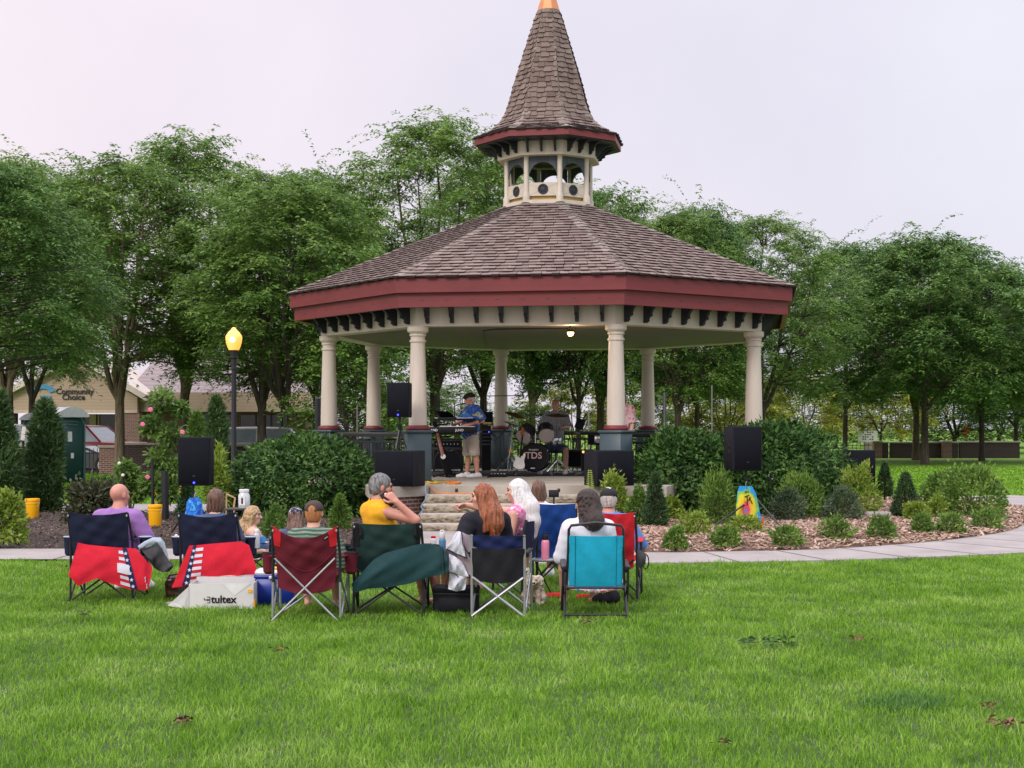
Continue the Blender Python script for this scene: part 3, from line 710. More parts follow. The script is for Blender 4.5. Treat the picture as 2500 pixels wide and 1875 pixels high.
TB = make_tree('locust_tree', 'tree with a thick yellowish trunk forking low beside the sign gable', 2, 11.0, 3.6, 2.9, 6, 128, 'leaf_tree', TX(292, 50), bark='bark_light', low=4.1, Wd=.074)
TC = make_tree('locust_tree', 'broad dark-trunked tree to the right of the bandstand, second from the lawn edge', 3, 10.5, 5.0, 3.0, 6, 215, 'leaf_tree_dark', TX(2258, 67), L=.22, Wd=.088, low=3.3, fl=1.15)
TD = make_tree('locust_tree', 'dark leafy tree at the left edge of the picture, nearest of the trees', 4, 8.7, 3.5, 2.3, 6, 210, 'leaf_tree_dark', TX(-70, 38), L=.15, Wd=.058, low=3.75, fl=.85, prof=[(0,.8),(.25,1),(.6,.95),(.85,.6),(1,.2)])
TE = make_tree('locust_tree', 'slim tree with a leaning trunk rising left of the bandstand corner column', 5, 9.4, 3.3, 2.6, 6, 140, 'leaf_tree', TX(790, 46), lean=-.5, low=4.0, Wd=.074)
def tree(src, x, Y, rot, s, label, sz=None): return dup(src, TX(x, Y), rot, (s, s, sz or s), label)
tree(TB, 452, 57, 1.9, 1.12, 'tree standing just left of the lit lamp post, its twin trunk showing under the crown', 1.19)
tree(TA, 640, 51, 2.4, .80, 'tree right of the lit lamp post with a straight bare lower trunk', .80)
tree(TC, 770, 60, 4.0, .72, 'tree behind the leaning trunk, its top just left of the tallest crown', 1.16)
tree(TA, 1180, 62, 3.7, .80, 'tree directly behind the lantern tower, half hidden by the spire', .99)
tree(TC, 1413, 58, .9, .60, 'tree behind the bandstand whose trunk shows between drummer and front column', 1.05)
tree(TB, 1466, 60, 3.3, 1.0, 'tree with a curving trunk right behind the bandstand drummer', 1.05)
tree(TA, 1655, 55, 5.2, .66, 'tree forking low between the two right-hand columns', .74)
tree(TC, 1702, 57, 2.8, .58, 'dark tree leaning right beside the low forking one', .98)
tree(TA, 1860, 60, 1.1, .78, 'tree close behind the rightmost column, its crown over the roof edge', .78)
tree(TC, 2063, 75, 5.1, .78, 'tree whose dark trunk stands behind the low black speaker at the right', 1.06)
tree(TB, 2236, 76, 4.4, 1.0, 'thin tree just left of the broad dark-trunked one on the right lawn', 1.02)
tree(TC, 2397, 74, 2.2, .80, 'tree in front of the dark brick wall at the right, second from the picture edge', .96)
tree(TA, 2560, 72, .4, .85, 'tree at the right edge of the picture beyond the lawn', .72)
tree(TC, 2480, 96, 3.0, .9, 'shaded tree behind the brick wall near the right edge', .72)
tree(TB, 20, 57, 5.0, 1.15, 'tree behind the dark leafy one at the left edge', 1.12)
tree(TA, 78, 62, .7, .72, 'tree between the left edge and the thick yellowish trunk', .95)
tree(TB, 1300, 74, 2.7, 1.1, 'tree far behind the bass drum, seen through the bandstand', 1.1)
# bushy low trees beyond, seen under the crowns
LT = make_tree('maple_tree', 'low spreading yellow-green tree behind the brick wall on the right', 11, 5.9, 3.7, 1.4, 6, 60, 'leaf_yellow', TX(2150, 96), L=.26, Wd=.13, low=1.6, nfr=10, npl=9)
LF = make_tree('maple_tree', 'bright leafy tree between the left columns of the bandstand', 12, 5.6, 1.75, .8, 6, 70, 'leaf_fresh', TX(862, 44), L=.15, Wd=.085, low=.7, nfr=10, npl=9, fl=.8, prof=[(0,.7),(.2,1),(.6,.95),(.85,.6),(1,.2)])
tree(LT, 1772, 66, 1.3, .72, 'yellow bush-like tree seen between the two right-hand columns', .86)
tree(LF, 925, 52, 2.0, .95, 'bright leafy tree behind the front left column')
tree(LF, 1010, 70, .5, 1.1, 'low green tree behind the keyboard player', .72)
tree(LF, 1290, 66, 3.5, .8, 'low green tree behind the drum kit', .5)
tree(LT, 1400, 80, 2.6, .8, 'low yellowish tree behind the drummer', .72)
tree(LF, 1590, 85, 4.4, 1.0, 'low green tree behind the back right column', .68)
tree(LT, 1960, 92, 4.0, .9, 'low yellowish tree beyond the right hedge', .95)
tree(LF, 2330, 100, 1.0, 1.5, 'low green tree behind the brick wall near the orange sign', 1.1)
tree(LT, 1690, 105, .3, 1.2, 'low yellowish tree far beyond the right columns')
for i, (x, Y, s) in enumerate([(1120,110,1.5),(1240,115,1.0),(1500,112,1.2),(1840,118,1.6),(2040,120,1.7),(2200,130,1.8),(2440,125,2.0),(2560,118,1.8),(760,85,1.4),(640,90,1.4)]):
    t = dup(LF, TX(x, Y), i*1.3, (s, s, s*.62), 'distant low tree making the dark line of green under the crowns'); t['group'] = 'distant low trees'
for o in bpy.data.objects:
    if o.get('label', '').startswith('distant low tree'): o['group'] = 'distant low trees'

# ---- shrubs
def bush(name, label, c, rad, n, L, Wd, mat, seed, shape='mound', group=None, up=.25, lump=.26, stems=6, cat='shrub', out=1.0, shoots=(.14, 1.28)):
    """c base centre; rad (rx,ry,height)"""
    rng = np.random.default_rng(seed); root = thing(name, label, cat, c, group)
    D = unit(rng.normal(0, 1, (n,3))); D[:,2] = np.where(D[:,2] < -.72, -D[:,2], D[:,2]); D = unit(D)
    lm = 1+lump*wob((D[:,0]*3, D[:,1]*3, D[:,2]*3), 2.2, 1.1, seed)
    q = .45+.58*rng.random(n)**.38; q = q*np.where(rng.random(n) < shoots[0], rng.uniform(1.0, shoots[1], n), 1.0)
    if shape == 'mound':
        hx = np.where(D[:,2] < 0, .93/np.maximum(np.hypot(D[:,0], D[:,1]), .3), 1); P = np.stack([D[:,0]*hx*rad[0]*q*lm, D[:,1]*hx*rad[1]*q*lm, np.where(D[:,2] > 0, rad[2]*(.36+.64*D[:,2]*q*lm), rad[2]*.36*(1+D[:,2]/.72))], 1)
    elif shape == 'cone':
        t = rng.random(n)**1.5; a = rng.uniform(0, 6.283, n); rr = (1-t)**.75*np.minimum(1, .55+t*4)*(.35+.65*rng.random(n)**.4)*(1+lump*wob((np.cos(a)*2, np.sin(a)*2, t*9), 2, 1, seed))
        P = np.stack([np.cos(a)*rr*rad[0], np.sin(a)*rr*rad[1], .04*rad[2]+t*rad[2]*.96], 1); D = unit(np.stack([np.cos(a), np.sin(a), .5+0*t], 1))
    elif shape == 'column':
        t = rng.random(n); a = rng.uniform(0, 6.283, n); rr = np.minimum(1, .72+t*1.6)*(1-t**3.2)**.7*(.35+.75*rng.random(n)**.5)*(1+lump*wob((np.cos(a)*2, np.sin(a)*2, t*12), 2, 1, seed))
        P = np.stack([np.cos(a)*rr*rad[0], np.sin(a)*rr*rad[1], .06*rad[2]+t*rad[2]*.94], 1); D = unit(np.stack([np.cos(a), np.sin(a), .9+0*t], 1))
    P[:,2] = np.maximum(P[:,2], .01)
    A = D*out+rng.normal(0, .55, (n,3)); A[:,2] += up; N = D*.8+rng.normal(0, .5, (n,3)); N[:,2] += .6
    v, f = leaf_arrays(P, A, N, rng.uniform(.65, 1.3, n)*L, rng.uniform(.7, 1.25, n)*Wd, rng)
    npmesh('foliage', v, f, MATS[mat], root, world=False)
    mb = MB()
    for k in range(stems):
        a = rng.uniform(0, 6.28); e = V(math.cos(a)*rad[0]*.55, math.sin(a)*rad[1]*.55, rad[2]*.6) if shape == 'mound' else V(math.cos(a)*.04, math.sin(a)*.04, rad[2]*.8)
        mb.tube([V(0,0,-.05), e*.5+V(0,0,.1*rad[2]), e], [.018*rad[2]**.5+.004, .012, .005], 5)
    mb.build('stem', MATS['stem'], root, world=False); return root
def pbush(name, label, x0, x1, ytop, ybase, mat, n, L, Wd, seed, Y=None, shape='mound', zb=.12, **kw):
    """bush filling photo pixels x0..x1 and ytop..ybase"""
    if Y is None: Y = (H-zb)*F/(ybase-YH)
    r = (x1-x0)/2/F*Y*.86; h = (ybase-ytop)/F*Y*.94
    return bush(name, label, V(wx((x0+x1)/2, Y), Y, H-(ybase-YH)/F*Y), (r, r*.9, h), n, L, Wd, mat, seed, shape, **kw)
bush('hedge', 'big rounded dark green hedge left of the stage steps', V(-3.72, 26.55, .05), (1.45, 1.3, 1.42), 19000, .105, .047, 'leaf_hedge', 21, stems=10, lump=.08, up=-.1, cat='hedge', out=.8, shoots=(.06, 1.10))
bush('hedge', 'dark green hedge between the right stage speaker and the pole speaker', V(3.15, 26.6, .05), (1.08, 1.2, 1.58), 15000, .105, .047, 'leaf_hedge', 22, stems=8, lump=.10, up=-.1, cat='hedge', out=.8, shoots=(.06, 1.10))
bush('hedge', 'wide dark green hedge right of the pole speaker', V(4.72, 26.9, .05), (1.38, 1.25, 1.66), 19000, .105, .047, 'leaf_hedge', 23, stems=10, lump=.10, up=-.1, cat='hedge', out=.8, shoots=(.06, 1.10))
RB = 'shrubs in the right mulch bed'
pbush('yew_shrub', 'dark pointed evergreen beside the red folding chair', 1560, 1640, 1150, 1288, 'leaf_conifer', 3600, .075, .018, 31, shape='cone', group=RB)
pbush('yew_shrub', 'rounded yew with upright tips left of the tie-dye shirt', 1706, 1800, 1160, 1284, 'leaf_yew', 4200, .08, .018, 32, group=RB, up=.8)
pbush('yew_shrub', 'rounded green yew right of the tie-dye shirt', 1900, 2018, 1155, 1262, 'leaf_yew', 4200, .08, .018, 33, group=RB, up=.8, Y=25.4)
pbush('barberry_shrub', 'grey-green fine-leaved shrub in front of the yew right of the tie-dye shirt', 1880, 1965, 1195, 1274, 'leaf_blue', 2600, .06, .022, 34, group=RB, up=.4)
pbush('spirea_shrub', 'tall lime green shrub in front of the low black speaker', 2036, 2145, 1138, 1250, 'leaf_lime', 3600, .075, .026, 35, group=RB, Y=26.0, up=.6)
pbush('barberry_shrub', 'grey-green fine-leaved shrub below the tall lime green one', 2002, 2110, 1196, 1272, 'leaf_blue', 2800, .06, .022, 36, group=RB, up=.4)
pbush('yew_shrub', 'narrow dark evergreen right of the low black speaker', 2134, 2186, 1124, 1215, 'leaf_conifer', 2200, .07, .018, 37, shape='cone', group=RB, Y=28.5)
pbush('yew_shrub', 'broad dark cone-shaped evergreen near the right end of the bed', 2160, 2262, 1150, 1266, 'leaf_conifer', 3800, .075, .018, 38, shape='cone', group=RB, Y=25.6)
pbush('rose_shrub', 'large loose shrub with pale shoots at the right end of the bed', 2290, 2452, 1140, 1262, 'leaf_yew', 3800, .075, .04, 39, group=RB, Y=25.9, up=.5, lump=.22)
pbush('rose_shrub', 'pale loose shrub between the dark cone and the large right-hand shrub', 2245, 2340, 1152, 1258, 'leaf_fresh', 2200, .07, .036, 40, group=RB, Y=26.6, up=.5, lump=.25)
pbush('spirea_shrub', 'small yellow shrub under the dark cone-shaped evergreen', 2206, 2268, 1226, 1272, 'leaf_lime', 1300, .06, .03, 41, group=RB)
pbush('spirea_shrub', 'small upright yellow shrub between two green mounds at the right', 2262, 2312, 1214, 1268, 'leaf_lime', 900, .07, .03, 42, group=RB, up=.8)
pbush('spirea_shrub', 'bright green leafy shrub in front of the right stage speaker', 1462, 1536, 1152, 1262, 'leaf_lime', 2000, .07, .032, 43, group=RB, Y=24.6, up=.5, lump=.25)
pbush('spirea_shrub', 'light green shrub left of the dark pointed evergreen', 1530, 1585, 1195, 1288, 'leaf_fresh', 1700, .065, .03, 44, group=RB, Y=23.6, up=.5)
pbush('spirea_shrub', 'yellow-leaved shrub right of the dark pointed evergreen', 1618, 1668, 1214, 1270, 'leaf_lime', 900, .085, .045, 45, group=RB, Y=24.8, up=.2)
SM = 'small clipped shrubs along the bed edge'
for i, (x0, x1, yt, yb, m, lb) in enumerate([
  (1622,1676,1292,1337,'leaf_yew','small green mound nearest the red chair, at the front of the bed'),
  (1738,1806,1290,1332,'leaf_yew','small green mound in front of the tie-dye shirt'),
  (1662,1732,1250,1314,'leaf_lime','yellow-green mound left of the leaning stand leg'),
  (1780,1866,1262,1308,'leaf_lime','yellow-green mound at the foot of the tie-dye shirt'),
  (1880,1960,1284,1330,'leaf_yew','small dark mound in front of the grey-green shrubs'),
  (2004,2088,1268,1318,'leaf_yew','loose green mound in the middle of the right bed edge'),
  (2120,2190,1266,1313,'leaf_fresh','pale leafy mound beside the stone block'),
  (2224,2278,1262,1302,'leaf_fresh','low pale mound below the dark cone-shaped evergreen'),
  (2284,2356,1256,1300,'leaf_yew','dark green mound right of the small yellow shrub'),
  (2370,2450,1248,1288,'leaf_yew','dark green mound at the right tip of the bed')]):
    pbush('boxwood', lb, x0, x1, yt, yb, m, 1100, .062, .026, 60+i, group=SM, up=.5, lump=.34, zb=.08)
# left bed
def clumpy(name, label, blobs, Y, n, L, Wd, seed, mat, group):
    rng = np.random.default_rng(seed); xs = [b[0] for b in blobs]; c = V(wx(sum(xs)/len(xs), Y), Y, .1); root = thing(name, label, 'shrub', c, group); vs, fs, o = [], [], 0; mb = MB()
    for (x, y, r) in blobs:
        q = at(x, y, Y+rng.uniform(-.15,.15)); R = r/F*Y; D = unit(rng.normal(0,1,(n,3))); P = np.array(list(q))+D*np.array([R,R*.9,R*.85])*(rng.random(n)**.45*rng.uniform(.8,1.15,n))[:,None]
        A = D+rng.normal(0,.5,(n,3)); A[:,2] -= .15; N = rng.normal(0,.5,(n,3)); N[:,2] += .9; v, f = leaf_arrays(P, A, N, rng.uniform(.6,1.25,n)*L, rng.uniform(.7,1.2,n)*Wd, rng); vs.append(v); fs.append(f+o); o += len(v)
        mb.tube([c-V(0,0,.1), V(c.x*.6+q.x*.4, Y, q.z*.5), q], [.022,.015,.006], 5)
    npmesh('foliage', np.concatenate(vs), np.concatenate(fs), MATS[mat], root); mb.build('stem', MATS['stem'], root); return root
LB = 'plants in the left bed'
pbush('cedar', 'tall narrow cedar with a yellow bucket at its foot', 62, 158, 965, 1285, 'leaf_cedar', 7500, .15, .035, 71, Y=27.6, shape='column', group=LB, up=.3)
pbush('cedar', 'cedar cut by the left edge of the picture', -60, 46, 940, 1270, 'leaf_cedar', 7500, .15, .035, 72, Y=26.6, shape='column', group=LB, up=.3)
pbush('cedar', 'blue-green young cedar left of the lamp post', 500, 556, 960, 1150, 'leaf_cedar', 3400, .14, .035, 73, Y=36, shape='column', group=LB, up=.3)
pbush('cedar', 'small pointed cedar above the black pole speaker', 455, 505, 1000, 1150, 'leaf_fresh', 2400, .12, .035, 74, Y=37, shape='column', group=LB, up=.3)
clumpy('hibiscus', 'tall staked flowering shrub with pink blossoms beside a yellow bucket', [(395,980,34),(372,1040,30),(415,1060,34),(392,1120,32),(425,1150,30),(366,1180,26),(405,1200,30),(440,1000,18)], 26.2, 400, .12, .06, 75, 'leaf_tree', LB)
clumpy('hibiscus', 'small staked shrub with a pale blossom left of the tall flowering one', [(305,1145,24),(325,1160,20),(312,1190,22),(335,1205,18)], 27, 330, .11, .055, 76, 'leaf_tree', LB)
pbush('ninebark', 'dusky purple-green shrub behind the bald man in purple', 152, 298, 1168, 1318, 'leaf_plum', 3400, .105, .05, 77, Y=24.4, group=LB, lump=.3, up=.1)
pbush('ninebark', 'green shrub right of the dusky purple-green one', 225, 300, 1165, 1290, 'leaf_hedge', 1300, .11, .05, 78, Y=25.5, group=LB, lump=.3)
pbush('spirea_shrub', 'yellow-green shrub in the lower left corner of the bed', -40, 62, 1208, 1320, 'leaf_lime', 2600, .075, .04, 79, group=LB, lump=.25)
pbush('fern_shrub', 'dark low conifer under the black pole speaker', 428, 482, 1170, 1270, 'leaf_conifer', 2000, .09, .02, 80, Y=25, shape='cone', group=LB)
pbush('sumac', 'yellow-green feathery shrub between speaker and left hedge', 505, 560, 1110, 1230, 'leaf_lime', 1100, .13, .035, 81, Y=25.5, group=LB, lump=.35)
pbush('yew_shrub', 'small light green evergreen left of the yellow-shirted woman', 793, 868, 1205, 1318, 'leaf_yew', 3000, .075, .02, 82, Y=22.6, shape='cone', group=LB, up=.6)
pbush('currant_shrub', 'sparse leafy shrub with long shoots right of the blonde girl', 630, 712, 1240, 1335, 'leaf_fresh', 1000, .075, .038, 83, Y=21.4, group=LB, lump=.3, up=.4)
# long shoots of the sparse shrub, flowers, fern
def shoot(mb, lv, p0, p1, n, L, Wd, rng):
    p0, p1 = V(*p0), V(*p1); mid = (p0+p1)/2+V(0,0,.08)
    pts = [p0, mid, p1]; mb.tube(pts, [.006,.005,.002], 4)
    for k in range(n):
        t = .15+.85*k/n; q = p0*(1-t)**2+mid*(2*t*(1-t))+p1*t*t; s = 1 if k % 2 else -1
        lv[0].append(list(q)); lv[1].append([s*.8, rng.normal(0,.4), .5]); lv[2].append([0,-.5,.8]); lv[3].append(L*(1.1-.6*t)); lv[4].append(Wd*(1.1-.6*t))
rng = np.random.default_rng(5)
pt = [o for o in bpy.data.objects if o.get('label','').startswith('sparse leafy')][0]
mb = MB(); lv = [[],[],[],[],[]]; q = pt.location
for (x, y) in ((690,1185),(660,1200),(706,1205),(676,1225)): shoot(mb, lv, q+V(0,0,.2), at(x, y, 21.3), 13, .085, .04, rng)
v, f = leaf_arrays(*[np.array(a, float) for a in lv], rng); npmesh('shoot_leaves', v, f, MATS['leaf_fresh'], pt); mb.build('shoot', MATS['stem'], pt)
fr = thing('fern', 'single bright fern frond standing beside the right stage speaker', 'fern', V(wx(1440, 24.6), 24.6, .14)); mb = MB(); lv = [[],[],[],[],[]]
q = at(1441, 1215, 24.6); pts = [q, at(1440, 1145, 24.55)]; mb.tube([fr.location, q, pts[1]], [.008,.006,.002], 5)
for k in range(15):
    for s in (-1,1): lv[0].append(list(q+(pts[1]-q)*(k/15))); lv[1].append([s, -.1, .25]); lv[2].append([0,-1,.5]); lv[3].append(.085*(1-.6*(k/15)**2)); lv[4].append(.03)
v, f = leaf_arrays(*[np.array(a, float) for a in lv], rng); npmesh('frond', v, f, MATS['leaf_lime'], fr); mb.build('stem', MATS['stem'], fr)
M('pink_petal', (.70,.16,.30), .6); M('white_petal', (.75,.70,.62), .6); M('black_stake', (.015,.015,.017), .6)
hb = [o for o in bpy.data.objects if o.get('label','').startswith('tall staked')][0]
for (x, y, m) in ((361,1165,'pink_petal'),(349,1036,'pink_petal'),(368,1000,'pink_petal'),(446,1055,'pink_petal')):
    fl = MB(); c = at(x, y, 25.7)
    for k in range(5):
        a = k*1.257; fl.ball(c+V(math.cos(a)*.02, -.02, math.sin(a)*.02), (.024,.010,.024), 6)
    fl.build('blossom', MATS[m], hb)
h2 = [o for o in bpy.data.objects if o.get('label','').startswith('small staked')][0]
for (x, y) in ((291,1131),(300,1160)):
    MB().ball(at(x, y, 26.6), (.035,.02,.03), 7).build('blossom', MATS['white_petal'], h2)
for i, (x, y0, y1, Y, lb) in enumerate([(58,1040,1268,27.8,'black stake left of the narrow cedar'),(136,1080,1262,27.9,'black stake right of the narrow cedar'),(374,1120,1290,25.2,'black stake at the tall flowering shrub'),(404,1150,1292,25.0,'thick dark post beside the yellow bucket'),(302,1150,1268,26.8,'short black stake at the small staked shrub')]):
    p0, p1 = at(x, y1, Y), at(x-2, y0, Y); p0.z = .05
    o = thing('stake', lb, 'stake', p0, 'plant stakes'); MB().tube([p0, p1], .03 if i != 3 else .07, 6).build('post', MATS['black_stake'], o)
    if i in (0,1,):
        MB().box(p1+V(.02,-.04,-.14), (.07,.012,.26), Matrix.Rotation(.1,3,'Y')).build('tie', MATS['white_petal'], o)
# ---------------------------------------------------------------- buildings, walls, fence, cars, lamps beyond the bandstand
def MSIDING(name, a, b, board=.16):
    m, nt, p = nodes(name); tc = nt.nodes.new('ShaderNodeTexCoord'); s = nt.nodes.new('ShaderNodeSeparateXYZ'); nt.links.new(tc.outputs['Object'], s.inputs[0])
    d = nd(nt, 'ShaderNodeMath', operation='DIVIDE'); nt.links.new(s.outputs[2], d.inputs[0]); d.inputs[1].default_value = board
    fr = nd(nt, 'ShaderNodeMath', operation='FRACT'); nt.links.new(d.outputs[0], fr.inputs[0])
    nt.links.new(ramp(nt, fr.outputs[0], [[c*.7 for c in a], a, b], [0,.12,1]), p.inputs['Base Color']); p.inputs['Roughness'].default_value = .7
    bump(nt, p, fr.outputs[0], .5, .02); return m
MSIDING('tan_siding', (.40,.30,.215), (.44,.335,.24)); MSIDING('roof_tile_far', (.20,.165,.165), (.27,.225,.22), .2)
M('window_dark', (.012,.014,.017), .12, .1, spec=.6); M('tan_trim', (.50,.40,.29), .6); M('sign_black', (.02,.02,.022), .5); M('sign_blue', (.05,.27,.45), .5)
M('pole_grey', (.13,.125,.12), .7); M('white_paint', (.72,.72,.72), .4, .05); M('mullion', (.05,.05,.055), .4)
def face_box(name, mat, par, x0, x1, z0, z1, Y, d=.3, **k):
    return MB().box(((x0+x1)/2, Y+d/2, (z0+z1)/2), (x1-x0, d, z1-z0)).build(name, MATS[mat], par, smooth=False)
YB = 72.0; px = lambda x: wx(x, YB); pz = lambda y: H-(y-YH)/F*YB
bd = thing('commercial_building', 'low tan sided building with a big front gable, dark windows and brick piers', 'building', (px(300), YB+6, 0))
eave = pz(1000)
# main body right of the gable
face_box('wall', 'brick', bd, px(285), px(735), 0, eave, YB+1.5, 10)
mb = MB(); A = [V(px(265), YB+.6, eave), V(px(760), YB+.6, eave), V(px(700), YB+8, pz(800)), V(px(330), YB+8, pz(800))]
mb.add(A+[V(px(265), YB+15, eave), V(px(760), YB+15, eave)], [(0,1,2,3),(1,5,2),(5,4,3,2),(4,0,3)]); mb.build('roof', MATS['roof_tile_far'], bd, smooth=False)
face_box('eave_board', 'tan_siding', bd, px(268), px(757), eave-.1, eave+.85, YB+.45, .25)
for x0, x1 in ((470,560),(575,690)):
    wd = face_box('window', 'window_dark', bd, px(x0), px(x1), .35, eave-.25, YB+1.42, .16)
    for k in (.33,.66): face_box('mullion', 'mullion', wd, px(x0+(x1-x0)*k)-.04, px(x0+(x1-x0)*k)+.04, .35, eave-.25, YB+1.36, .1)
# gable porch
g0, g1, gc, ga = px(20), px(335), px(190), pz(884)
mb = MB(); mb.prism([V(g0, YB, eave), V(g1, YB, eave), V(g1, YB, eave+.62), V(gc, YB, ga), V(g0, YB, eave+.62)], (0,.3,0)); gb = mb.build('gable', MATS['tan_siding'], bd, smooth=False)
mb = MB(); o = .5
for (xa, za), (xb, zb_) in (((g0-o, eave+.42), (gc, ga+.12)), ((gc, ga+.12), (g1+o, eave+.42))):
    mb.prism([V(xa, YB-.35, za), V(xb, YB-.35, zb_), V(xb, YB-.35, zb_+.32), V(xa, YB-.35, za+.32)], (0,8,0))
mb.build('gable_roof', MATS['cream_paint'], bd, smooth=False)
face_box('fascia_beam', 'tan_trim', bd, g0, g1, eave-.16, eave-.003, YB-.03, .4)
face_box('entrance_glass', 'window_dark', bd, g0+.2, px(287), 0, eave-.2, YB+2.2, .2)
for x in (60, 120, 188, 205): face_box('mullion', 'tan_trim' if x in (188,) else 'mullion', bd, px(x), px(x)+(.5 if x == 188 else .08), 0, eave-.2, YB+2.1, .09)
face_box('brick_pier', 'brick', bd, px(292), px(340), 0, eave-.17, YB+.02, .6); face_box('brick_pier', 'dark_brick', bd, px(12), px(34), 0, eave-.17, YB+.02, .6)
add_text(sg := MB(), 'Community', .385, V(px(183), YB-.03, pz(962)), (1,0,0), (0,0,1), bold=.012); sg.build('sign_word', MATS['sign_black'], bd, smooth=False)
add_text(sg := MB(), 'Choice', .385, V(px(180), YB-.03, pz(976)), (1,0,0), (0,0,1), bold=.012); sg.build('sign_word', MATS['sign_black'], bd, smooth=False)
mb = MB()
for k in range(10):
    a0, a1 = math.pi*(.1+.8*k/10), math.pi*(.1+.8*(k+1)/10); c = V(px(106), YB-.02, pz(962))
    q = lambda a, r: c+V(math.cos(a)*r, 0, math.sin(a)*r*.75)
    mb.prism([q(a0,.35), q(a0,.62), q(a1,.62), q(a1,.35)], (0,-.06,0))
mb.box(V(px(112), YB-.05, pz(972)), (.5,.05,.22)); mb.build('sign_mark', MATS['sign_blue'], bd, smooth=False)
hs = thing('house', 'pale house with small windows glimpsed between the left columns of the bandstand', 'house', (wx(960,95), 97, 0))
MB().box((wx(965,95), 97, 1.5), (5,4,3)).build('wall', MATS['white_paint'], hs, smooth=False)
mb = MB(); mb.prism([V(wx(965,95)-2.8,94.7,3.0), V(wx(965,95)+2.8,94.7,3.0), V(wx(965,95)+2.8,94.7,3.1), V(wx(965,95),94.7,4.6), V(wx(965,95)-2.8,94.7,3.1)], (0,4.6,0)); mb.build('roof', MATS['roof_tile_far'], hs, smooth=False)
for k in range(3): face_box('window', 'window_dark', hs, wx(965,95)-1.7+1.25*k, wx(965,95)-.9+1.25*k, .9, 2.1, 94.9, .2)
# brick park walls
def wall(label, x0, x1, Y, z, mat, cap='old_concrete', piers=(), d=.35):
    a, b = wx(x0, Y), wx(x1, Y); o = thing('brick_wall', label, 'wall', ((a+b)/2, Y, 0))
    MB().box(((a+b)/2, Y, z/2), (b-a, d, z)).build('brickwork', MATS[mat], o, smooth=False)
    MB().box(((a+b)/2, Y, z+.042), (b-a+.06, d+.10, .08), bev=.015).build('coping', MATS[cap], o, smooth=False); return o
def pier(label, x0, x1, Y, z, mat='brick'):
    a, b = wx(x0, Y), wx(x1, Y); o = thing('brick_pier', label, 'pier', ((a+b)/2, Y, 0), 'brick piers of the park wall')
    MB().box(((a+b)/2, Y, z/2), (b-a, (b-a)*.9, z)).build('brickwork', MATS[mat], o, smooth=False)
    MB().box(((a+b)/2, Y, z+.05), (b-a+.1, (b-a)*.9+.1, .096), bev=.02).build('coping', MATS['old_concrete'], o, smooth=False); return o
pier('brick pier beside the thick yellowish trunk at the end of the iron fence', 247, 287, 51.5, .97)
wall('dark brick wall running right from the pier by the thick trunk', 289, 545, 53.5, 1.05, 'dark_brick')
wall('dark brick wall behind the cedars at the left', -30, 74, 52, 1.0, 'dark_brick')
wall('dark brick wall behind the left hedge', 548, 770, 54, 1.0, 'dark_brick')
pier('brick pier at the left end of the right-hand wall', 2131, 2151, 81, .86); pier('brick pier in the middle of the right-hand wall', 2299, 2321, 81, .86)
wall('short dark wall piece next to the left pier', 2152, 2167, 81.3, .82, 'dark_brick'); wall('long dark brick wall on the right lawn', 2173, 2298, 81.3, .82, 'dark_brick')
wall('dark brick wall running out at the right edge', 2342, 2487, 81.3, .85, 'dark_brick'); wall('short dark wall piece right of the middle pier', 2322, 2337, 81.3, .82, 'dark_brick')
def fence(label, x0, x1, Y, z, step):
    a, b = wx(x0, Y), wx(x1, Y); o = thing('iron_fence', label, 'fence', ((a+b)/2, Y, 0))
    MB().box(((a+b)/2, Y, z-.12), (b-a, .05, .045)).build('rail', MATS['iron'], o, smooth=False); MB().box(((a+b)/2, Y, .18), (b-a, .05, .045)).build('rail', MATS['iron'], o, smooth=False)
    mb = MB(); n = int((b-a)/step)
    for k in range(n+1):
        x = a+(b-a)*k/n; mb.tube([V(x, Y, .03), V(x, Y, z), V(x, Y, z+.06)], [.013,.013,.003], 5)
    mb.build('pickets', MATS['iron'], o)
fence('black iron picket fence left of the brick pier, in front of the parked cars', 76, 247, 51.5, .92, .13)
fence('black iron fence far behind the low speaker at the right', 2005, 2130, 84, .8, .22)
# pavement of the far car park
MB().grid(lambda u, v: V(wx(-200,60)+(wx(760,60)-wx(-200,60))*u, 55.2+13*v, .012), 1, 1).build('car_park', M('asphalt', (.06,.06,.062), .9, .2, 2), None, smooth=False)
struct(bpy.data.objects['car_park'])
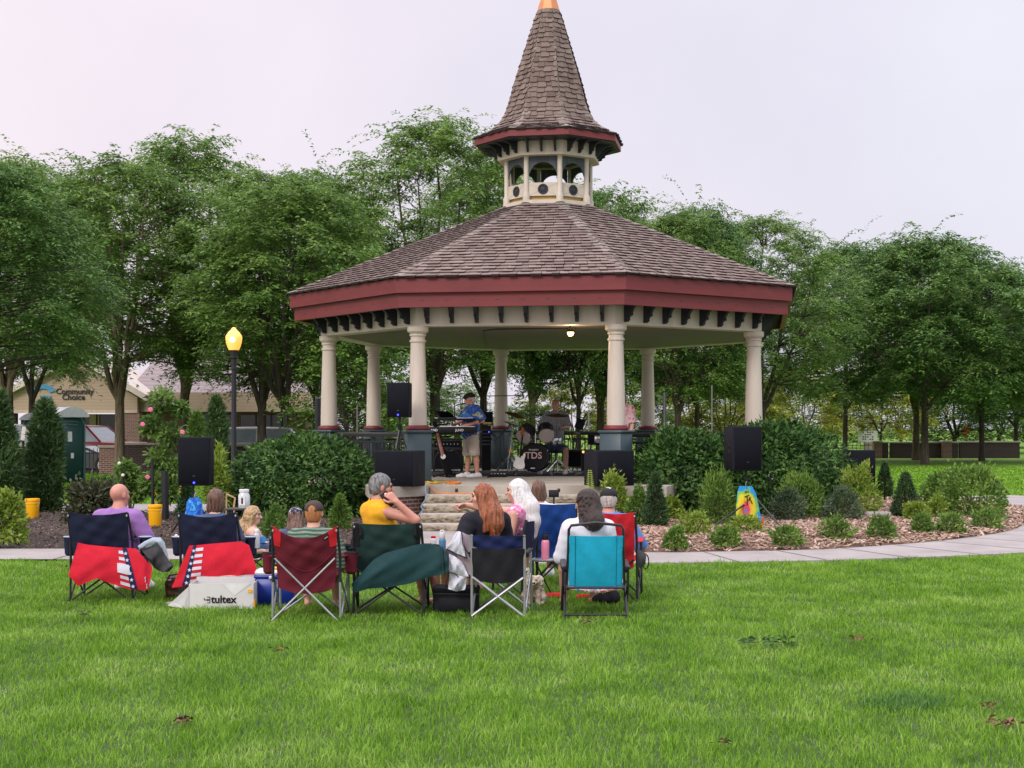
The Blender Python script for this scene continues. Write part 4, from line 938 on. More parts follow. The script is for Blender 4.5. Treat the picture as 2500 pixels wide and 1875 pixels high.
# portable toilets
M('toilet_green', (.012,.055,.05), .45, .1); M('toilet_trim', (.07,.13,.14), .4); M('toilet_roof', (.62,.64,.66), .45)
def toilet(label, c, rot):
    o = thing('portable_toilet', label, 'toilet', c, None); Z = Matrix.Rotation(rot, 3, 'Z'); b = Vector(c)
    L = lambda mb, n, m, p=o: [setattr(mb, 'v', [tuple(Z @ Vector(q)) for q in mb.v]), mb.build(n, MATS[m], p, world=False)][1]
    L(MB().box((0,0,1.02), (.94,1.0,2.04), bev=.05), 'cabin', 'toilet_green')
    dr = L(MB().box((0,-.515,1.0), (.72,.04,1.86), bev=.02), 'door', 'toilet_green')
    L(MB().tube([(-.40,-.53,.05),(-.40,-.53,1.75),(-.30,-.53,1.98),(0,-.53,2.06),(.30,-.53,1.98),(.40,-.53,1.75),(.40,-.53,.05)], .035, 6), 'door_frame', 'toilet_trim', dr)
    mb = MB()
    for k in range(2): mb.box((0,-.542,1.86-.09*k), (.34,.02,.03))
    L(mb, 'vent', 'toilet_trim', dr); L(MB().box((-.08,-.542,1.42), (.14,.012,.3)), 'notice', 'white_paint', dr); L(MB().box((.0,-.542,.85), (.09,.02,.16)), 'latch', 'white_paint', dr)
    L(MB().prism([(-.53,-.60,2.0),(.53,-.60,2.0)]+[(.53-1.06*k/14, -.60, 2.06+.25*math.sin(math.pi*k/14)**.8) for k in range(15)], (0,1.2,0)), 'roof', 'toilet_roof'); return o
toilet('dark green portable toilet with pale domed roof behind the narrow cedar', (wx(155,44.5), 44.5, 0), .78)
toilet('second portable toilet, only its pale roof and edge showing left of the narrow cedar', (wx(80,62), 62, 0), .3)
# cars
M('tyre', (.015,.015,.016), .8); M('rim', (.45,.45,.47), .3, metal=.8); M('car_glass', (.28,.34,.38), .08, .1, spec=.8); M('car_red', (.33,.022,.045), .25, .05, spec=.6); M('car_white', (.68,.69,.70), .25, .05, spec=.6); M('car_grey', (.05,.053,.058), .25, .05, spec=.6); M('head_lamp', (.6,.62,.65), .1)
def car(name, label, loc, rot, mat, L=4.6, W=1.8, hh=1.5, suv=False):
    o = thing(name, label, 'car', loc, 'parked cars', rot); hb = .78 if not suv else .92
    prof = [(-L/2,.32),(-L/2,.62),(-L/2+.12,hb),(-L*.22,hb+.06)] if not suv else [(-L/2,.35),(-L/2,.8),(-L/2+.1,hb+.02),(-L*.25,hb+.1)]
    body = prof+[(L*.2,hb+.06),(L*.44,hb+.03),(L/2-.03,hb-.1),(L/2,.5),(L/2-.08,.3),(-L/2+.2,.26)]
    mb = MB(); n = len(body); ws = [0,.5,.93,1.0,1.0,.93,.5,0]
    secs = [(-W/2,.94),(-W/2+.10,1.0),(0,1.02),(W/2-.10,1.0),(W/2,.94)]
    vs = []
    for y, s in secs:
        for x, z in body: vs.append((x*(.97 if abs(y) > W/2-.05 else 1), y, .26+(z-.26)*s))
    fs = [(j*n+i, j*n+(i+1) % n, (j+1)*n+(i+1) % n, (j+1)*n+i) for j in range(4) for i in range(n)]+[tuple(range(n-1,-1,-1)), tuple(4*n+i for i in range(n))]
    mb.add(vs, fs); b = mb.build('body', MATS[mat], o, world=False)
    xr0, xr1, xf0, xf1 = (-L*.40, -L*.26, L*.06, L*.24) if not suv else (-L*.49, -L*.44, L*.12, L*.28)
    zt = hh; ww, wt = W/2-.10, W/2-.28
    cab = MB(); P = [(xr0,-ww,hb+.04),(xf1,-ww,hb+.04),(xf1,ww,hb+.04),(xr0,ww,hb+.04),(xr1,-wt,zt-.06),(xf0,-wt,zt-.06),(xf0,wt,zt-.06),(xr1,wt,zt-.06)]
    cab.add(P, [(0,1,5,4),(1,2,6,5),(2,3,7,6),(3,0,4,7)]); cab.build('windows', MATS['car_glass'], o, world=False, smooth=False)
    rf = MB(); rf.grid(lambda u, v: V(xr1-.05+(xf0-xr1+.1)*u, (-wt-.03)+(2*wt+.06)*v, zt-.07+.07*math.sin(math.pi*min(1,max(0,u)))**.4*math.sin(math.pi*v)**.5), 8, 6, .03, (0,0,-1)); rf.build('roof', MATS[mat], o, world=False)
    pl = MB()
    for a, c in ((0,4),(1,5),(2,6),(3,7)): pl.tube([P[a], P[c]], .045, 5)
    for y in (-1,1): xm = (xr0+xf1)/2-.1; pl.tube([(xm, y*ww, hb+.04), (xm, y*wt, zt-.07)], .045, 5)
    pl.build('pillars', MATS[mat], o, world=False)
    for sx_ in (-.31*L, .31*L):
        for sy_ in (-1, 1):
            R = Matrix.Rotation(math.pi/2, 3, 'X')
            wh = MB().lathe([(.20,-.11),(.33,-.10),(.345,-.06),(.345,.06),(.33,.10),(.20,.11)], (sx_, sy_*(W/2-.10), .345), 20, R).build('wheel', MATS['tyre'], o, world=False)
            MB().lathe([(.21,-.115),(.20,-.10),(.06,-.115),(.06,.115),(.20,.10),(.21,.115)], (sx_, sy_*(W/2-.10), .345), 12, R).build('rim', MATS['rim'], wh, world=False)
    for s in (-1,1): MB().ball((L/2-.10, s*(W/2-.28), hb-.14), (.12,.20,.08), 8).build('headlight', MATS['head_lamp'], o, world=False)
    MB().box((L/2-.01,0,hb-.2), (.06,W*.5,.16), bev=.02).build('grille', MATS['tyre'], o, world=False)
    MB().box((L/2+.01,0,.42), (.05,W*.8,.1), bev=.02).build('bumper', MATS['tyre'], o, world=False)
    return o
car('parked_car', 'red parked car seen over the iron fence beside the thick trunk', (wx(222,60.5), 60.5, .0), math.radians(-24), 'car_red', 4.9, 1.85, 1.52, False).location.z = .28
car('parked_car', 'dark grey car with its nose showing through the iron fence', (wx(190,57), 57.4, .0), math.radians(-14), 'car_grey', 4.7, 1.85, 1.15, False).location.z = -.1
car('parked_car', 'white car behind the cedars at the left edge', (wx(25,60), 60, .1), math.radians(8), 'car_white', 4.7, 1.85, 1.75, True)
wc = car('parked_car', 'white wagon parked behind the left hedge', (wx(672,57.5), 57.5, .1), math.radians(0), 'car_white', 4.6, 1.8, 1.62, True)
# lamps, posts, signs
M('lamp_black', (.018,.018,.024), .35, .1); MEMIT('lamp_globe', (1.0,.36,.03), 1.2, (.8,.5,.2)); MEMIT('lamp_core', (1.0,.78,.38), 3.0)
def lamp(label, x, Y, ytop, lit=True):
    b = V(wx(x, Y), Y, 0); zt = H-(ytop-YH)/F*Y; o = thing('street_lamp', label, 'lamp', b, 'park lamp posts')
    g = zt-.52
    MB().lathe([(.20,0),(.20,.25),(.14,.32),(.125,.5),(.085,.6),(.062,.7),(.056,g-.45),(.075,g-.44),(.075,g-.41),(.058,g-.40),(.06,g-.2),(.10,g-.18),(.10,g-.15),(.075,g-.14),(.085,g-.02),(.12,g)], b, 18).build('post', MATS['lamp_black'], o)
    MB().lathe([(.115,g+.001),(.15,g+.08),(.18,g+.18),(.192,g+.28),(.185,g+.33),(.13,g+.41),(.07,g+.47),(.035,g+.52),(.004,g+.53)], b, 20).build('globe', MATS['lamp_globe'], o)
    MB().ball(b+V(0,-.10,g+.25), (.11,.10,.13), 12).build('bulb', MATS['lamp_core'], o); return o
lamp('lit black lamp post with glowing amber globe above the left hedge', 571, 34, 800)
l2 = lamp('small distant lamp post behind the tree right of the lit lamp', 688, 62, 903)
def post(name, label, x, Y, y0, r, mat, cat='post'):
    b = V(wx(x, Y), Y, 0); o = thing(name, label, cat, b); MB().lathe([(r*1.3,0),(r*1.3,.1),(r,.12),(r,H-(y0-YH)/F*Y-.03),(r*.6,H-(y0-YH)/F*Y)], b, 12).build('pole', MATS[mat], o); return o
post('bollard', 'black square-cut post left of the leftmost column', 776, 36, 970, .07, 'lamp_black'); post('marker_pole', 'thin white pole behind the railing between the left columns', 872, 39, 991, .018, 'pole_grey')
post('sign_pole', 'dark pole behind the bandstand between the two right columns', 1622, 48, 958, .05, 'lamp_black'); post('sign_pole', 'grey thin pole by the yellow bush right of the bandstand', 1738, 50, 940, .025, 'pole_grey')
post('sign_pole', 'pale pole behind the drummer to his right', 1437, 50, 1000, .03, 'pole_grey')
o = thing('notice_board', 'white roadside sign with rows of dark letters beyond the right lawn', 'sign', (wx(2118,95), 95, 0)); a = wx(2095,95); b = wx(2142,95)
MB().box(((a+b)/2, 95, H-(1066-YH)/F*95), (b-a, .2, .75), bev=.03).build('panel', MATS['white_paint'], o, smooth=False); mb = MB()
for r in range(4):
    for k in range(5):
        if (r*5+k) % 4 != 1: mb.box(((a+b)/2-.32+.15*k, 94.88, 1.38-.15*r), (.09,.02,.07))
mb.build('lettering', MATS['sign_black'], o, smooth=False); MB().box(((a+b)/2, 95, .4), (.5,.15,.8)).build('stand', MATS['old_concrete'], o, smooth=False)
M('orange_sign', (.85,.25,.03), .5)
o = thing('road_sign', 'orange diamond road sign behind the right-hand wall', 'sign', (wx(2357,100), 100, 0)); MB().box((wx(2357,100), 100, 1.45), (.55,.03,.55), Matrix.Rotation(math.pi/4,3,'Y')).build('panel', MATS['orange_sign'], o, smooth=False); MB().tube([(wx(2357,100),100.04,0),(wx(2357,100),100.04,1.5)], .03, 6).build('pole', MATS['rim'], o)
o = thing('stone_block', 'pale stone block lying in the right bed below the lime green shrub', 'stone', gnd(2143,1262,.12)); MB().box(at(2143,1256,25.6), (.42,.25,.10), bev=.02).build('block', MATS['concrete'], o)
# ---------------------------------------------------------------- people
def MSKIN(name, c):
    m, nt, p = nodes(name); v = mapped(nt, (1,1,1)); n = noise(nt, v, 14, 3)
    nt.links.new(ramp(nt, n, [[k*.86 for k in c], c], [.3,.7]), p.inputs['Base Color']); p.inputs['Roughness'].default_value = .5
    p.inputs['Subsurface Weight'].default_value = .12; p.inputs['Subsurface Radius'].default_value = (.012,.005,.003)
MSKIN('skin_pink', (.62,.33,.24)); MSKIN('skin_tan', (.52,.28,.19)); MSKIN('skin_red', (.58,.26,.19)); MSKIN('skin_pale', (.66,.40,.31))
def MHAIR(name, a, b, freq=62):
    m, nt, p = nodes(name); v = mapped(nt, (1,1,.09)); n = noise(nt, v, freq, 4, .65)
    nt.links.new(ramp(nt, n, [a, b], [.34,.66]), p.inputs['Base Color']); p.inputs['Roughness'].default_value = .5; bump(nt, p, noise(nt, v, freq*2.2, 3, .7), .7, .012)
MHAIR('hair_brown', (.05,.025,.015), (.20,.105,.065)); MHAIR('hair_dark', (.007,.004,.003), (.045,.022,.014)); MHAIR('hair_red', (.11,.026,.010), (.40,.125,.042)); MHAIR('hair_ginger', (.30,.11,.035), (.50,.22,.08))
MHAIR('hair_blonde', (.24,.14,.06), (.55,.38,.20)); MHAIR('hair_white', (.50,.49,.48), (.80,.79,.78)); MHAIR('hair_grey', (.035,.035,.037), (.26,.25,.25)); MHAIR('hair_salt', (.30,.28,.26), (.62,.60,.56))
M('eye_dark', (.015,.012,.010), .15); M('lip', (.42,.13,.11), .5); M('brow', (.06,.03,.02), .8)
def MPRINT(name, cols, scale, pos=None, metric=None):
    m, nt, p = nodes(name); v = mapped(nt, (1,1,1)); n = noise(nt, v, scale, 2, .5); r = ramp(nt, n, cols, pos); nt.nodes[-1].color_ramp.interpolation = 'CONSTANT'
    nt.links.new(r, p.inputs['Base Color']); p.inputs['Roughness'].default_value = .8
    bump(nt, p, noise(nt, v, 12, 3), .3, .02); return m
CL = dict(rough=.85, bmp=.35, bscale=11, bd=.02, spec=.2)
M('cloth_purple', (.30,.155,.40), .85, .10, 8, .35, 11, bd=.02, spec=.2); M('cloth_yellow', (.74,.37,.022), .85, .10, 8, .35, 11, bd=.02, spec=.2); M('cloth_black', (.018,.019,.026), .85, .2, 8, .35, 11, bd=.02, spec=.2)
M('cloth_white', (.72,.70,.76), .85, .05, 8, .35, 11, bd=.02, spec=.2); M('cloth_blue', (.10,.21,.50), .85, .1, 8, .35, 11, bd=.02, spec=.2); M('cloth_khaki', (.43,.37,.31), .85, .08, 8, .35, 11, bd=.02, spec=.2); M('cloth_sky', (.06,.23,.50), .85, .15, 8, .35, 11, bd=.02, spec=.2)
M('cloth_olive', (.055,.062,.035), .85, .15); M('cloth_denim', (.06,.09,.16), .85, .15); M('shoe_white', (.68,.67,.65), .6, .08); M('cap_brown', (.06,.042,.036), .85, .1); M('cap_black', (.012,.012,.014), .8); M('cloth_dark_shorts', (.03,.03,.035), .85)
MPRINT('print_hawaii', [(.012,.03,.16), (.02,.13,.42), (.02,.05,.28), (.55,.42,.04), (.05,.28,.5)], 9, [0,.40,.5,.60,.66]); MPRINT('print_pink', [(.50,.08,.22), (.66,.30,.42), (.60,.13,.3), (.72,.55,.6)], 16, [0,.42,.52,.62])
MPRINT('print_stars', [(.014,.016,.045), (.55,.55,.6)], 26, [0,.60]); MPRINT('print_grey', [(.16,.16,.18), (.28,.28,.31), (.12,.12,.13)], 60, [0,.45,.58]); MPRINT('print_dress', [(.62,.30,.36), (.72,.50,.52), (.55,.12,.16)], 7, [0,.45,.6])
def MSTRIPE(name, a, b, w):
    m, nt, p = nodes(name); tc = nt.nodes.new('ShaderNodeTexCoord'); wv = nd(nt, 'ShaderNodeTexWave', Scale=w, Distortion=2.5); wv.bands_direction = 'Z'; nt.links.new(tc.outputs['Object'], wv.inputs[0])
    nt.links.new(ramp(nt, wv.outputs[1], [a, b], [.45,.55]), p.inputs['Base Color']); p.inputs['Roughness'].default_value = .85
MSTRIPE('print_green', (.035,.08,.055), (.17,.24,.18), 9)

def hand(S, wr, d, pn, right, curl=.5, s=1.0, point=False):
    """palm of four metacarpals, four unequal bent fingers and a thumb leaving the side of the palm"""
    d = Vector(d).normalized(); pn = Vector(pn); pn = (pn-d*pn.dot(d)).normalized(); th = d.cross(pn) if right else pn.cross(d)
    wr = Vector(wr)
    for i, (o, L, Lf) in enumerate(((.030,.088,.072), (.010,.094,.080), (-.010,.090,.074), (-.028,.080,.058))):
        k = wr+(d*L+th*o)*s; S.cone(wr+(d*.02+th*o*.6)*s, k, .014*s, .011*s, .012)
        c = curl*(1+.12*i); c = .08 if point and i == 0 else (1.25 if point else c); a = .25*c; q = k
        for j, (f, r) in enumerate(((.46,.0095), (.31,.0088), (.23,.0078))):
            a += c*(.75 if j == 0 else .85); e = q+(d*math.cos(a)+pn*math.sin(a)+th*(o*1.2))*(Lf*f*s); S.cone(q, e, r*s, r*.92*s, .004); q = e
    t0 = wr+(d*.022+th*.022)*s; t1 = t0+(d*.55+th*.62+pn*.25).normalized()*.042*s; t2 = t1+(d*.8+th*.30+pn*.45).normalized()*.034*s; t3 = t2+(d*.9+pn*.5).normalized()*.024*s
    S.chain([t0, t1, t2, t3], [.014*s, .0115*s, .0105*s, .009*s], .006)
class Person:
    def __init__(s, label, top, Y, yaw=0, hyaw=None, pitch=0, skin='skin_pink', sc=1.0, fat=1.0, hip=.42, lean=.14, stand=False, group=None, res=.009, tilt=0, floor=0.0, hipoff=None):
        s.sc, s.fat, s.skin, s.res, s.stand = sc, fat, skin, res, stand
        T = at(top[0], top[1], Y) if len(top) == 2 else Vector(top)
        yaw = math.radians(yaw); hy = yaw if hyaw is None else math.radians(hyaw)
        s.f = V(-math.sin(yaw), math.cos(yaw), 0); s.r = V(math.cos(yaw), math.sin(yaw), 0); s.u = V(0,0,1)
        hf = V(-math.sin(hy)*math.cos(pitch), math.cos(hy)*math.cos(pitch), math.sin(pitch)); s.hr, s.hf, s.hu = frame(hf)
        if tilt: Rr = Matrix.Rotation(tilt, 3, s.hf); s.hr, s.hu = Rr @ s.hr, Rr @ s.hu
        s.hc = T-V(0,0,.115*sc); s.nb = s.hc-s.u*.165*sc-s.f*.035*sc-s.hf*.01
        hp = hipoff if hipoff else (lean if not stand else .02)
        s.pv = V(s.nb.x, s.nb.y, 0)+s.f*hp; s.pv.z = floor+hip
        s.root = thing('person', label, 'person', (s.pv.x, s.pv.y, floor), group)
        s.sh = [s.nb-s.u*.055*sc-s.f*.01+s.r*(k*.175*sc*(.9+.1*fat)) for k in (-1, 1)]
        s.el = [None, None]; s.wr = [None, None]; s.hd = [None, None]; s.pn = [None, None]; s.curl = [.5, .5]; s.point = [False, False]
        for i, k in ((0,-1), (1,1)):
            if stand: s.arm(i, (k*.05, .02, -.28), (k*.02, .12, -.24))
            else: s.arm(i, (k*.09, .06, -.26), (k*.01, .24, .015))
        s.leg()
        s.floor = floor
    def loc(s, v): return s.r*v[0]+s.f*v[1]+s.u*v[2]
    def arm(s, i, e, w, pn=None, curl=.5, point=False, absolute=False):
        sc = s.sc
        s.el[i] = Vector(e) if absolute else s.sh[i]+s.loc(e)*sc
        s.wr[i] = Vector(w) if absolute else s.el[i]+s.loc(w)*sc
        s.hd[i] = (s.wr[i]-s.el[i]).normalized(); s.pn[i] = Vector(pn) if pn is not None else V(0,0,-1)+s.r*(.5 if i == 0 else -.5)
        s.curl[i] = curl; s.point[i] = point
    def leg(s, kz=None, fwd=.42, spread=.10, shin=.04, feet=None):
        sc = s.sc; s.hp = [s.pv+s.r*(k*.09*sc) for k in (-1,1)]; s.kn, s.an = [], []
        fl = s.root.location.z
        for i, k in ((0,-1), (1,1)):
            if s.stand: a = s.hp[i]+s.r*(k*.03); a.z = fl+.075*sc; kn = (s.hp[i]+a)/2+s.f*.02; kn.z = fl+.48*sc
            else:
                kn = s.hp[i]+s.f*(fwd*sc)+s.r*(k*spread*.5); kn.z = fl+(kz if kz else min(s.pv.z-fl+.06, .50*sc)); a = kn+s.f*shin; a.z = fl+.075*sc
            if feet: a = s.pv+s.loc(feet[i]); a.z = fl+.075*sc
            s.kn.append(kn); s.an.append(a)
    def torso(s, S, o=0.0, k=.07):
        sc, ft = s.sc, s.fat; ax = (s.nb-s.pv); L = ax.length; ax.normalize(); R = np3(s.r, s.r.cross(ax)*-1, ax)
        P = lambda t: s.pv+(s.nb-s.pv)*t
        S.ell(P(.02), (.172*sc*ft+o, .135*sc*ft+o, .125*sc+o), R, k); S.ell(P(.36)+s.f*.015, (.152*sc*ft+o, .122*sc*ft+o, .20*L/.55*sc+o), R, k)
        S.ell(P(.70), (.168*sc*(.5+.5*ft)+o, .112*sc*(.6+.4*ft)+o, .19*L/.55*sc+o), R, k)
        S.cone(s.sh[0]+s.r*.03, s.sh[1]-s.r*.03, .062*sc+o, .062*sc+o, k)
        S.cone(s.nb-s.u*.03, s.nb+(s.hc-s.nb)*.25, .075*sc+o, .055*sc+o, .05)
        return P
    def body(s, shoes=None):
        S = SDF(s.res); sc, ft = s.sc, s.fat; s.torso(S)
        S.cone(s.nb-s.u*.02, s.hc-s.hu*.05*sc-s.hf*.01, .056*sc*(.7+.3*ft), .052*sc, .03)
        hc, R = s.hc, np3(s.hr, s.hf, s.hu); h = lambda a, b, c: hc+(s.hr*a+s.hf*b+s.hu*c)*sc
        S.ell(h(0,-.012,.022), (.076*sc, .096*sc, .092*sc), R, .02); S.ell(h(0,.028,-.05), (.056*sc, .062*sc, .066*sc), R, .035); S.ell(h(0,.066,-.094), (.024*sc, .020*sc, .018*sc), R, .03)
        S.cone(h(0,.086,.012), h(0,.112,-.030), .009*sc, .0135*sc, .012); S.ell(h(0,.076,.03), (.05*sc, .016*sc, .012*sc), R, .02)
        S.ell(h(0,.082,-.060), (.022*sc, .012*sc, .009*sc), R, .01)
        for k in (-1,1):
            S.ell(h(k*.077,-.004,-.008), (.010*sc, .020*sc, .032*sc), R, .008); S.ell(h(k*.04,.058,-.02), (.022*sc,.022*sc,.02*sc), R, .025); S.ell(h(k*.031,.092,.012), (.013*sc,.010*sc,.009*sc), R, .008, '-')
        for i in (0,1):
            S.cone(s.sh[i], s.el[i], .050*sc*(.6+.4*ft), .042*sc*(.7+.3*ft), .04); S.cone(s.el[i], s.wr[i], .042*sc*(.7+.3*ft), .027*sc, .015)
            hand(S, s.wr[i], s.hd[i], s.pn[i], i == 1, s.curl[i], sc, s.point[i])
            S.cone(s.hp[i], s.kn[i], .085*sc*ft, .057*sc, .05); mid = (s.kn[i]*.68+s.an[i]*.32)-s.f*.02
            S.chain([s.kn[i], mid, s.an[i]], [.054*sc, .055*sc, .036*sc], .02)
            if not shoes: S.cone(s.an[i]-s.f*.03-s.u*.04*sc, s.an[i]+s.f*.10*sc-s.u*.05*sc, .030*sc, .026*sc, .02); S.cone(s.an[i]+s.f*.10*sc-s.u*.05*sc, s.an[i]+s.f*.165*sc-s.u*.058*sc, .026*sc, .016*sc, .02)
        b = S.build('body', MATS[s.skin], s.root)
        for k in (-1,1):
            e = MB().ball(h(k*.031,.0845,.012), (.0105*sc,.0085*sc,.008*sc), 8).build('eye', MATS['eye_dark'], s.root)
            MB().tube([h(k*.016,.0945,.030), h(k*.032,.0945,.036), h(k*.048,.086,.031)], .0042*sc, 5).build('eyebrow', MATS['brow'], s.root)
        MB().ball(h(0,.0875,-.0605), (.020*sc,.0085*sc,.0065*sc), 8, Matrix((s.hr,s.hf,s.hu)).transposed()).build('lips', MATS['lip'], s.root)
        if shoes:
            for i in (0,1):
                S = SDF(.007); q = s.an[i]; fl = s.root.location.z; u = V(0,0,1); q0 = V(q.x, q.y, fl)
                S.cone(q0-s.f*.05*sc+u*.05, q0+s.f*.10*sc+u*.045, .046*sc, .044*sc, .03).cone(q0+s.f*.10*sc+u*.04, q0+s.f*.19*sc+u*.035, .044*sc, .035*sc, .03).cone(q0+u*.06, q0+u*.10-s.f*.01, .046*sc, .044*sc, .03).cut(q0+u*.004, (0,0,-1)).cut(q0+u*.11, (0,0,1))
                S.build('shoe', MATS[shoes], s.root)
        return s
    def shirt(s, mat, sleeve=.6, hem=-.06, neck=.0, off=.014, name='shirt', wide=1.0, scoop=0, bare=0):
        S = SDF(s.res); sc = s.sc; P = s.torso(S, off)
        for i in (0,1):
            if sleeve <= 0: S.ell(s.sh[i]+(s.el[i]-s.sh[i]).normalized()*.075*sc+(s.sh[i]-s.nb).normalized()*.03, (.07*sc,.075*sc,.09*sc), None, .01, '-'); continue
            d = (s.el[i]-s.sh[i]); e = s.sh[i]+d*min(sleeve, 1); rs = (.056*wide*(.6+.4*s.fat)+off)*sc
            S.cone(s.sh[i], e, rs, rs*(.95 if sleeve < 1 else .85), .035)
            if sleeve > 1: S.cone(s.el[i], s.el[i]+(s.wr[i]-s.el[i])*(sleeve-1), rs*.85, rs*.62, .02); dd = (s.wr[i]-s.el[i]).normalized(); e = s.el[i]+(s.wr[i]-s.el[i])*(sleeve-1)
            else: dd = d.normalized()
            S.cone(e+dd*(.022*sc+rs*.9), e+dd*(.022*sc+rs*.9+.02), rs*1.05, rs*1.05, .004, '-')
        hn = s.nb+s.u*(.012+neck)
        S.ell(hn+s.u*.05+s.f*(.01+scoop), (.072*sc, .080*sc+scoop*.6, .075*sc), None, .008, '-')
        ax = (s.nb-s.pv).normalized(); S.cut(P(0)+ax*hem, -ax)
        if bare: S.cut(s.nb-s.u*bare, s.u)
        S.disp = lambda G: wob(G, .006, 24, 3)
        S.build(name, MATS[mat], s.root); return s
    def pants(s, mat, to=.9, flare=1.0, name='shorts'):
        S = SDF(s.res); sc, ft = s.sc, s.fat; ax = (s.nb-s.pv).normalized(); R = np3(s.r, s.r.cross(ax)*-1, ax); P = lambda t: s.pv+(s.nb-s.pv)*t
        S.ell(P(.02), (.172*sc*ft+.016, .135*sc*ft+.016, .13*sc), R, .05)
        for i in (0,1):
            d = s.kn[i]-s.hp[i]; e = s.hp[i]+d*min(to,1); S.cone(s.hp[i], e, .10*sc*ft, .088*sc*flare, .04)
            if to > 1: e2 = s.kn[i]+(s.an[i]-s.kn[i])*(to-1); S.cone(s.kn[i], e2, .078*sc*flare, .07*sc*flare, .03); dd = (s.an[i]-s.kn[i]).normalized(); e = e2
            else: dd = d.normalized()
            S.cone(e+dd*.10*sc, e+dd*.13*sc, .105*sc*flare, .105*sc*flare, .004, '-')
        S.cut(P(.22), ax); S.disp = lambda G: wob(G, .006, 20, 5); S.build(name, MATS[mat], s.root); return s
    def H(s, a, b, c): return s.hc+(s.hr*a+s.hf*b+s.hu*c)*s.sc
    def hair(s, mat, kind='short', length=.3, width=.085, grow=1.07, seed=1, back=True, part='hair'):
        S = SDF(.007); sc = s.sc; R = np3(s.hr, s.hf, s.hu); h = s.H; g = grow; rg = None
        S.ell(h(0,-.016,.026), (.076*g*sc, .096*g*sc, .094*g*sc), R, .02)
        if kind == 'short':
            S.ell(h(0,-.05,-.03), (.066*g*sc,.055*g*sc,.07*g*sc), R, .03); S.cut(h(0,0,-.075), tuple(-s.hu*1.0+s.hf*.0))
        else:
            dn = V(0,0,-1); b0 = h(0,-.055,-.02)
            if kind == 'bob': S.ell(h(0,-.025,-.05), (.094*sc, .085*sc, .10*sc), R, .03); S.cut(h(0,0,-.02)-V(0,0,length*.5), (0,0,-1))
            else:
                e0 = V(b0.x, b0.y, s.nb.z+.01)-s.f*(.075*sc)+s.hf*-.01; e = e0+dn*length-s.f*.02
                S.chain([b0, e0, (e0+e)/2-s.f*.012, e], [.080*sc, width*1.02, width*.95, width*.62], .04)
                for k in (-1,1):
                    a = h(k*.055,-.01,-.01); m_ = a+dn*.17*sc+s.hr*(k*.022)-s.f*.03; z = m_+dn*length*.7-s.f*.03+s.r*k*.01; S.chain([a, m_, z], [.045*sc, .042*sc, .022*sc], .03)
        if kind in ('wavy', 'straight'):
            rg = np.random.default_rng(seed+40); nS = 34
            for q in range(nS):
                th = -2.3+4.6*(q+rg.random())/nS; sn, cs = math.sin(th), math.cos(th); wv = .020 if kind == 'wavy' else .007
                ez = (e.z+rg.uniform(-.05,.03)-(.05 if kind == 'wavy' else 0)); P0 = h(sn*.072, -.012-cs*.088, .055); P1 = h(sn*.090, -.018-cs*.094, -.03); P2 = V(P1.x, P1.y, s.nb.z-.01)*.45+(e0+s.hr*(sn*width))*.55; P2.z = s.nb.z+rg.uniform(-.03,.03)
                P3 = e+s.hr*(sn*width*.8)+s.f*rg.uniform(-.03,.015); P3.z = ez; pts = []; ph = rg.uniform(0,6)
                for g_ in range(13):
                    t = g_/12*3; i_ = min(2, int(t)); t -= i_; a_, b_ = ((P0,P1),(P1,P2),(P2,P3))[i_]; pts.append(a_+(b_-a_)*t+s.hr*(wv*math.sin(ph+g_*1.15))+s.f*(wv*.7*math.cos(ph+g_*1.15)))
                S.chain(pts, [.011]*4+[.013]*5+[.011,.009,.007,.005], .006)
        if kind == 'wavy': S.ell(h(0,-.03,-.06), (.108*sc, .088*sc, .12*sc), R, .03)
        S.ell(h(0,.092,-.035), (.062*sc, .062*sc, .098*sc), R, .012, '-')
        rr = s.r; cy = s.hc
        if kind == 'short': S.disp = lambda G: wob(G, .004, 70, seed)
        elif kind == 'wavy': S.disp = lambda G: wob(G, .008, 34, seed)+wob(G, .004, 80, seed+1)
        else: S.disp = lambda G: .0035*np.sin(((G[0]-cy.x)*rr.x+(G[1]-cy.y)*rr.y)*170+2.2*np.sin(G[2]*14+seed))+.003*np.sin(((G[0]-cy.x)*rr.x+(G[1]-cy.y)*rr.y)*73+2.6*np.sin(G[2]*9)+1)+wob(G, .004, 20, seed)
        S.build(part, MATS[mat], s.root); return s
    def cap(s, mat, back_hole=False, brim=1, beret=False):
        S = SDF(.007); R = np3(s.hr, s.hf, s.hu); sc = s.sc; h = s.H
        S.ell(h(0,-.012,.045), (.089*sc,.108*sc,.082*sc), R, .02)
        if beret: S.ell(h(0,.05,.065), (.085*sc,.075*sc,.035*sc), R, .03)
        S.ell(h(0,-.012,.02), (.083*sc,.102*sc,.086*sc), R, .004, '-'); S.cut(h(0,0,.022), tuple(-s.hu+s.hf*.12*brim))
        if back_hole: S.ell(h(0,-.115,.055), (.036*sc,.05*sc,.030*sc), R, .004, '-'); S.cone(h(-.04,-.105,.030), h(.04,-.105,.030), .009*sc, .009*sc, .006)
        S.ell(h(0,.10*brim,.034), (.072*sc,.075*sc,.012*sc), R, .012); S.ell(h(0,-.02*brim,.0), (.085*sc,.104*sc,.075*sc), R, .004, '-')
        S.build('cap', MATS[mat], s.root); return s
SEAT = 'seated concert listeners'
def finish(p): pass
# bald man, purple shirt
p = Person('bald man in a purple shirt in the leftmost folding chair, seen from behind', (293,1181), 14.85, 0, -38, skin='skin_red', sc=1.0, fat=1.12, hip=.42, group=SEAT)
p.arm(1, (.14,.03,-.27), (-.02,.25,.01)); p.body('shoe_white').shirt('cloth_purple', .95, wide=1.15).pants('cloth_khaki', .95)
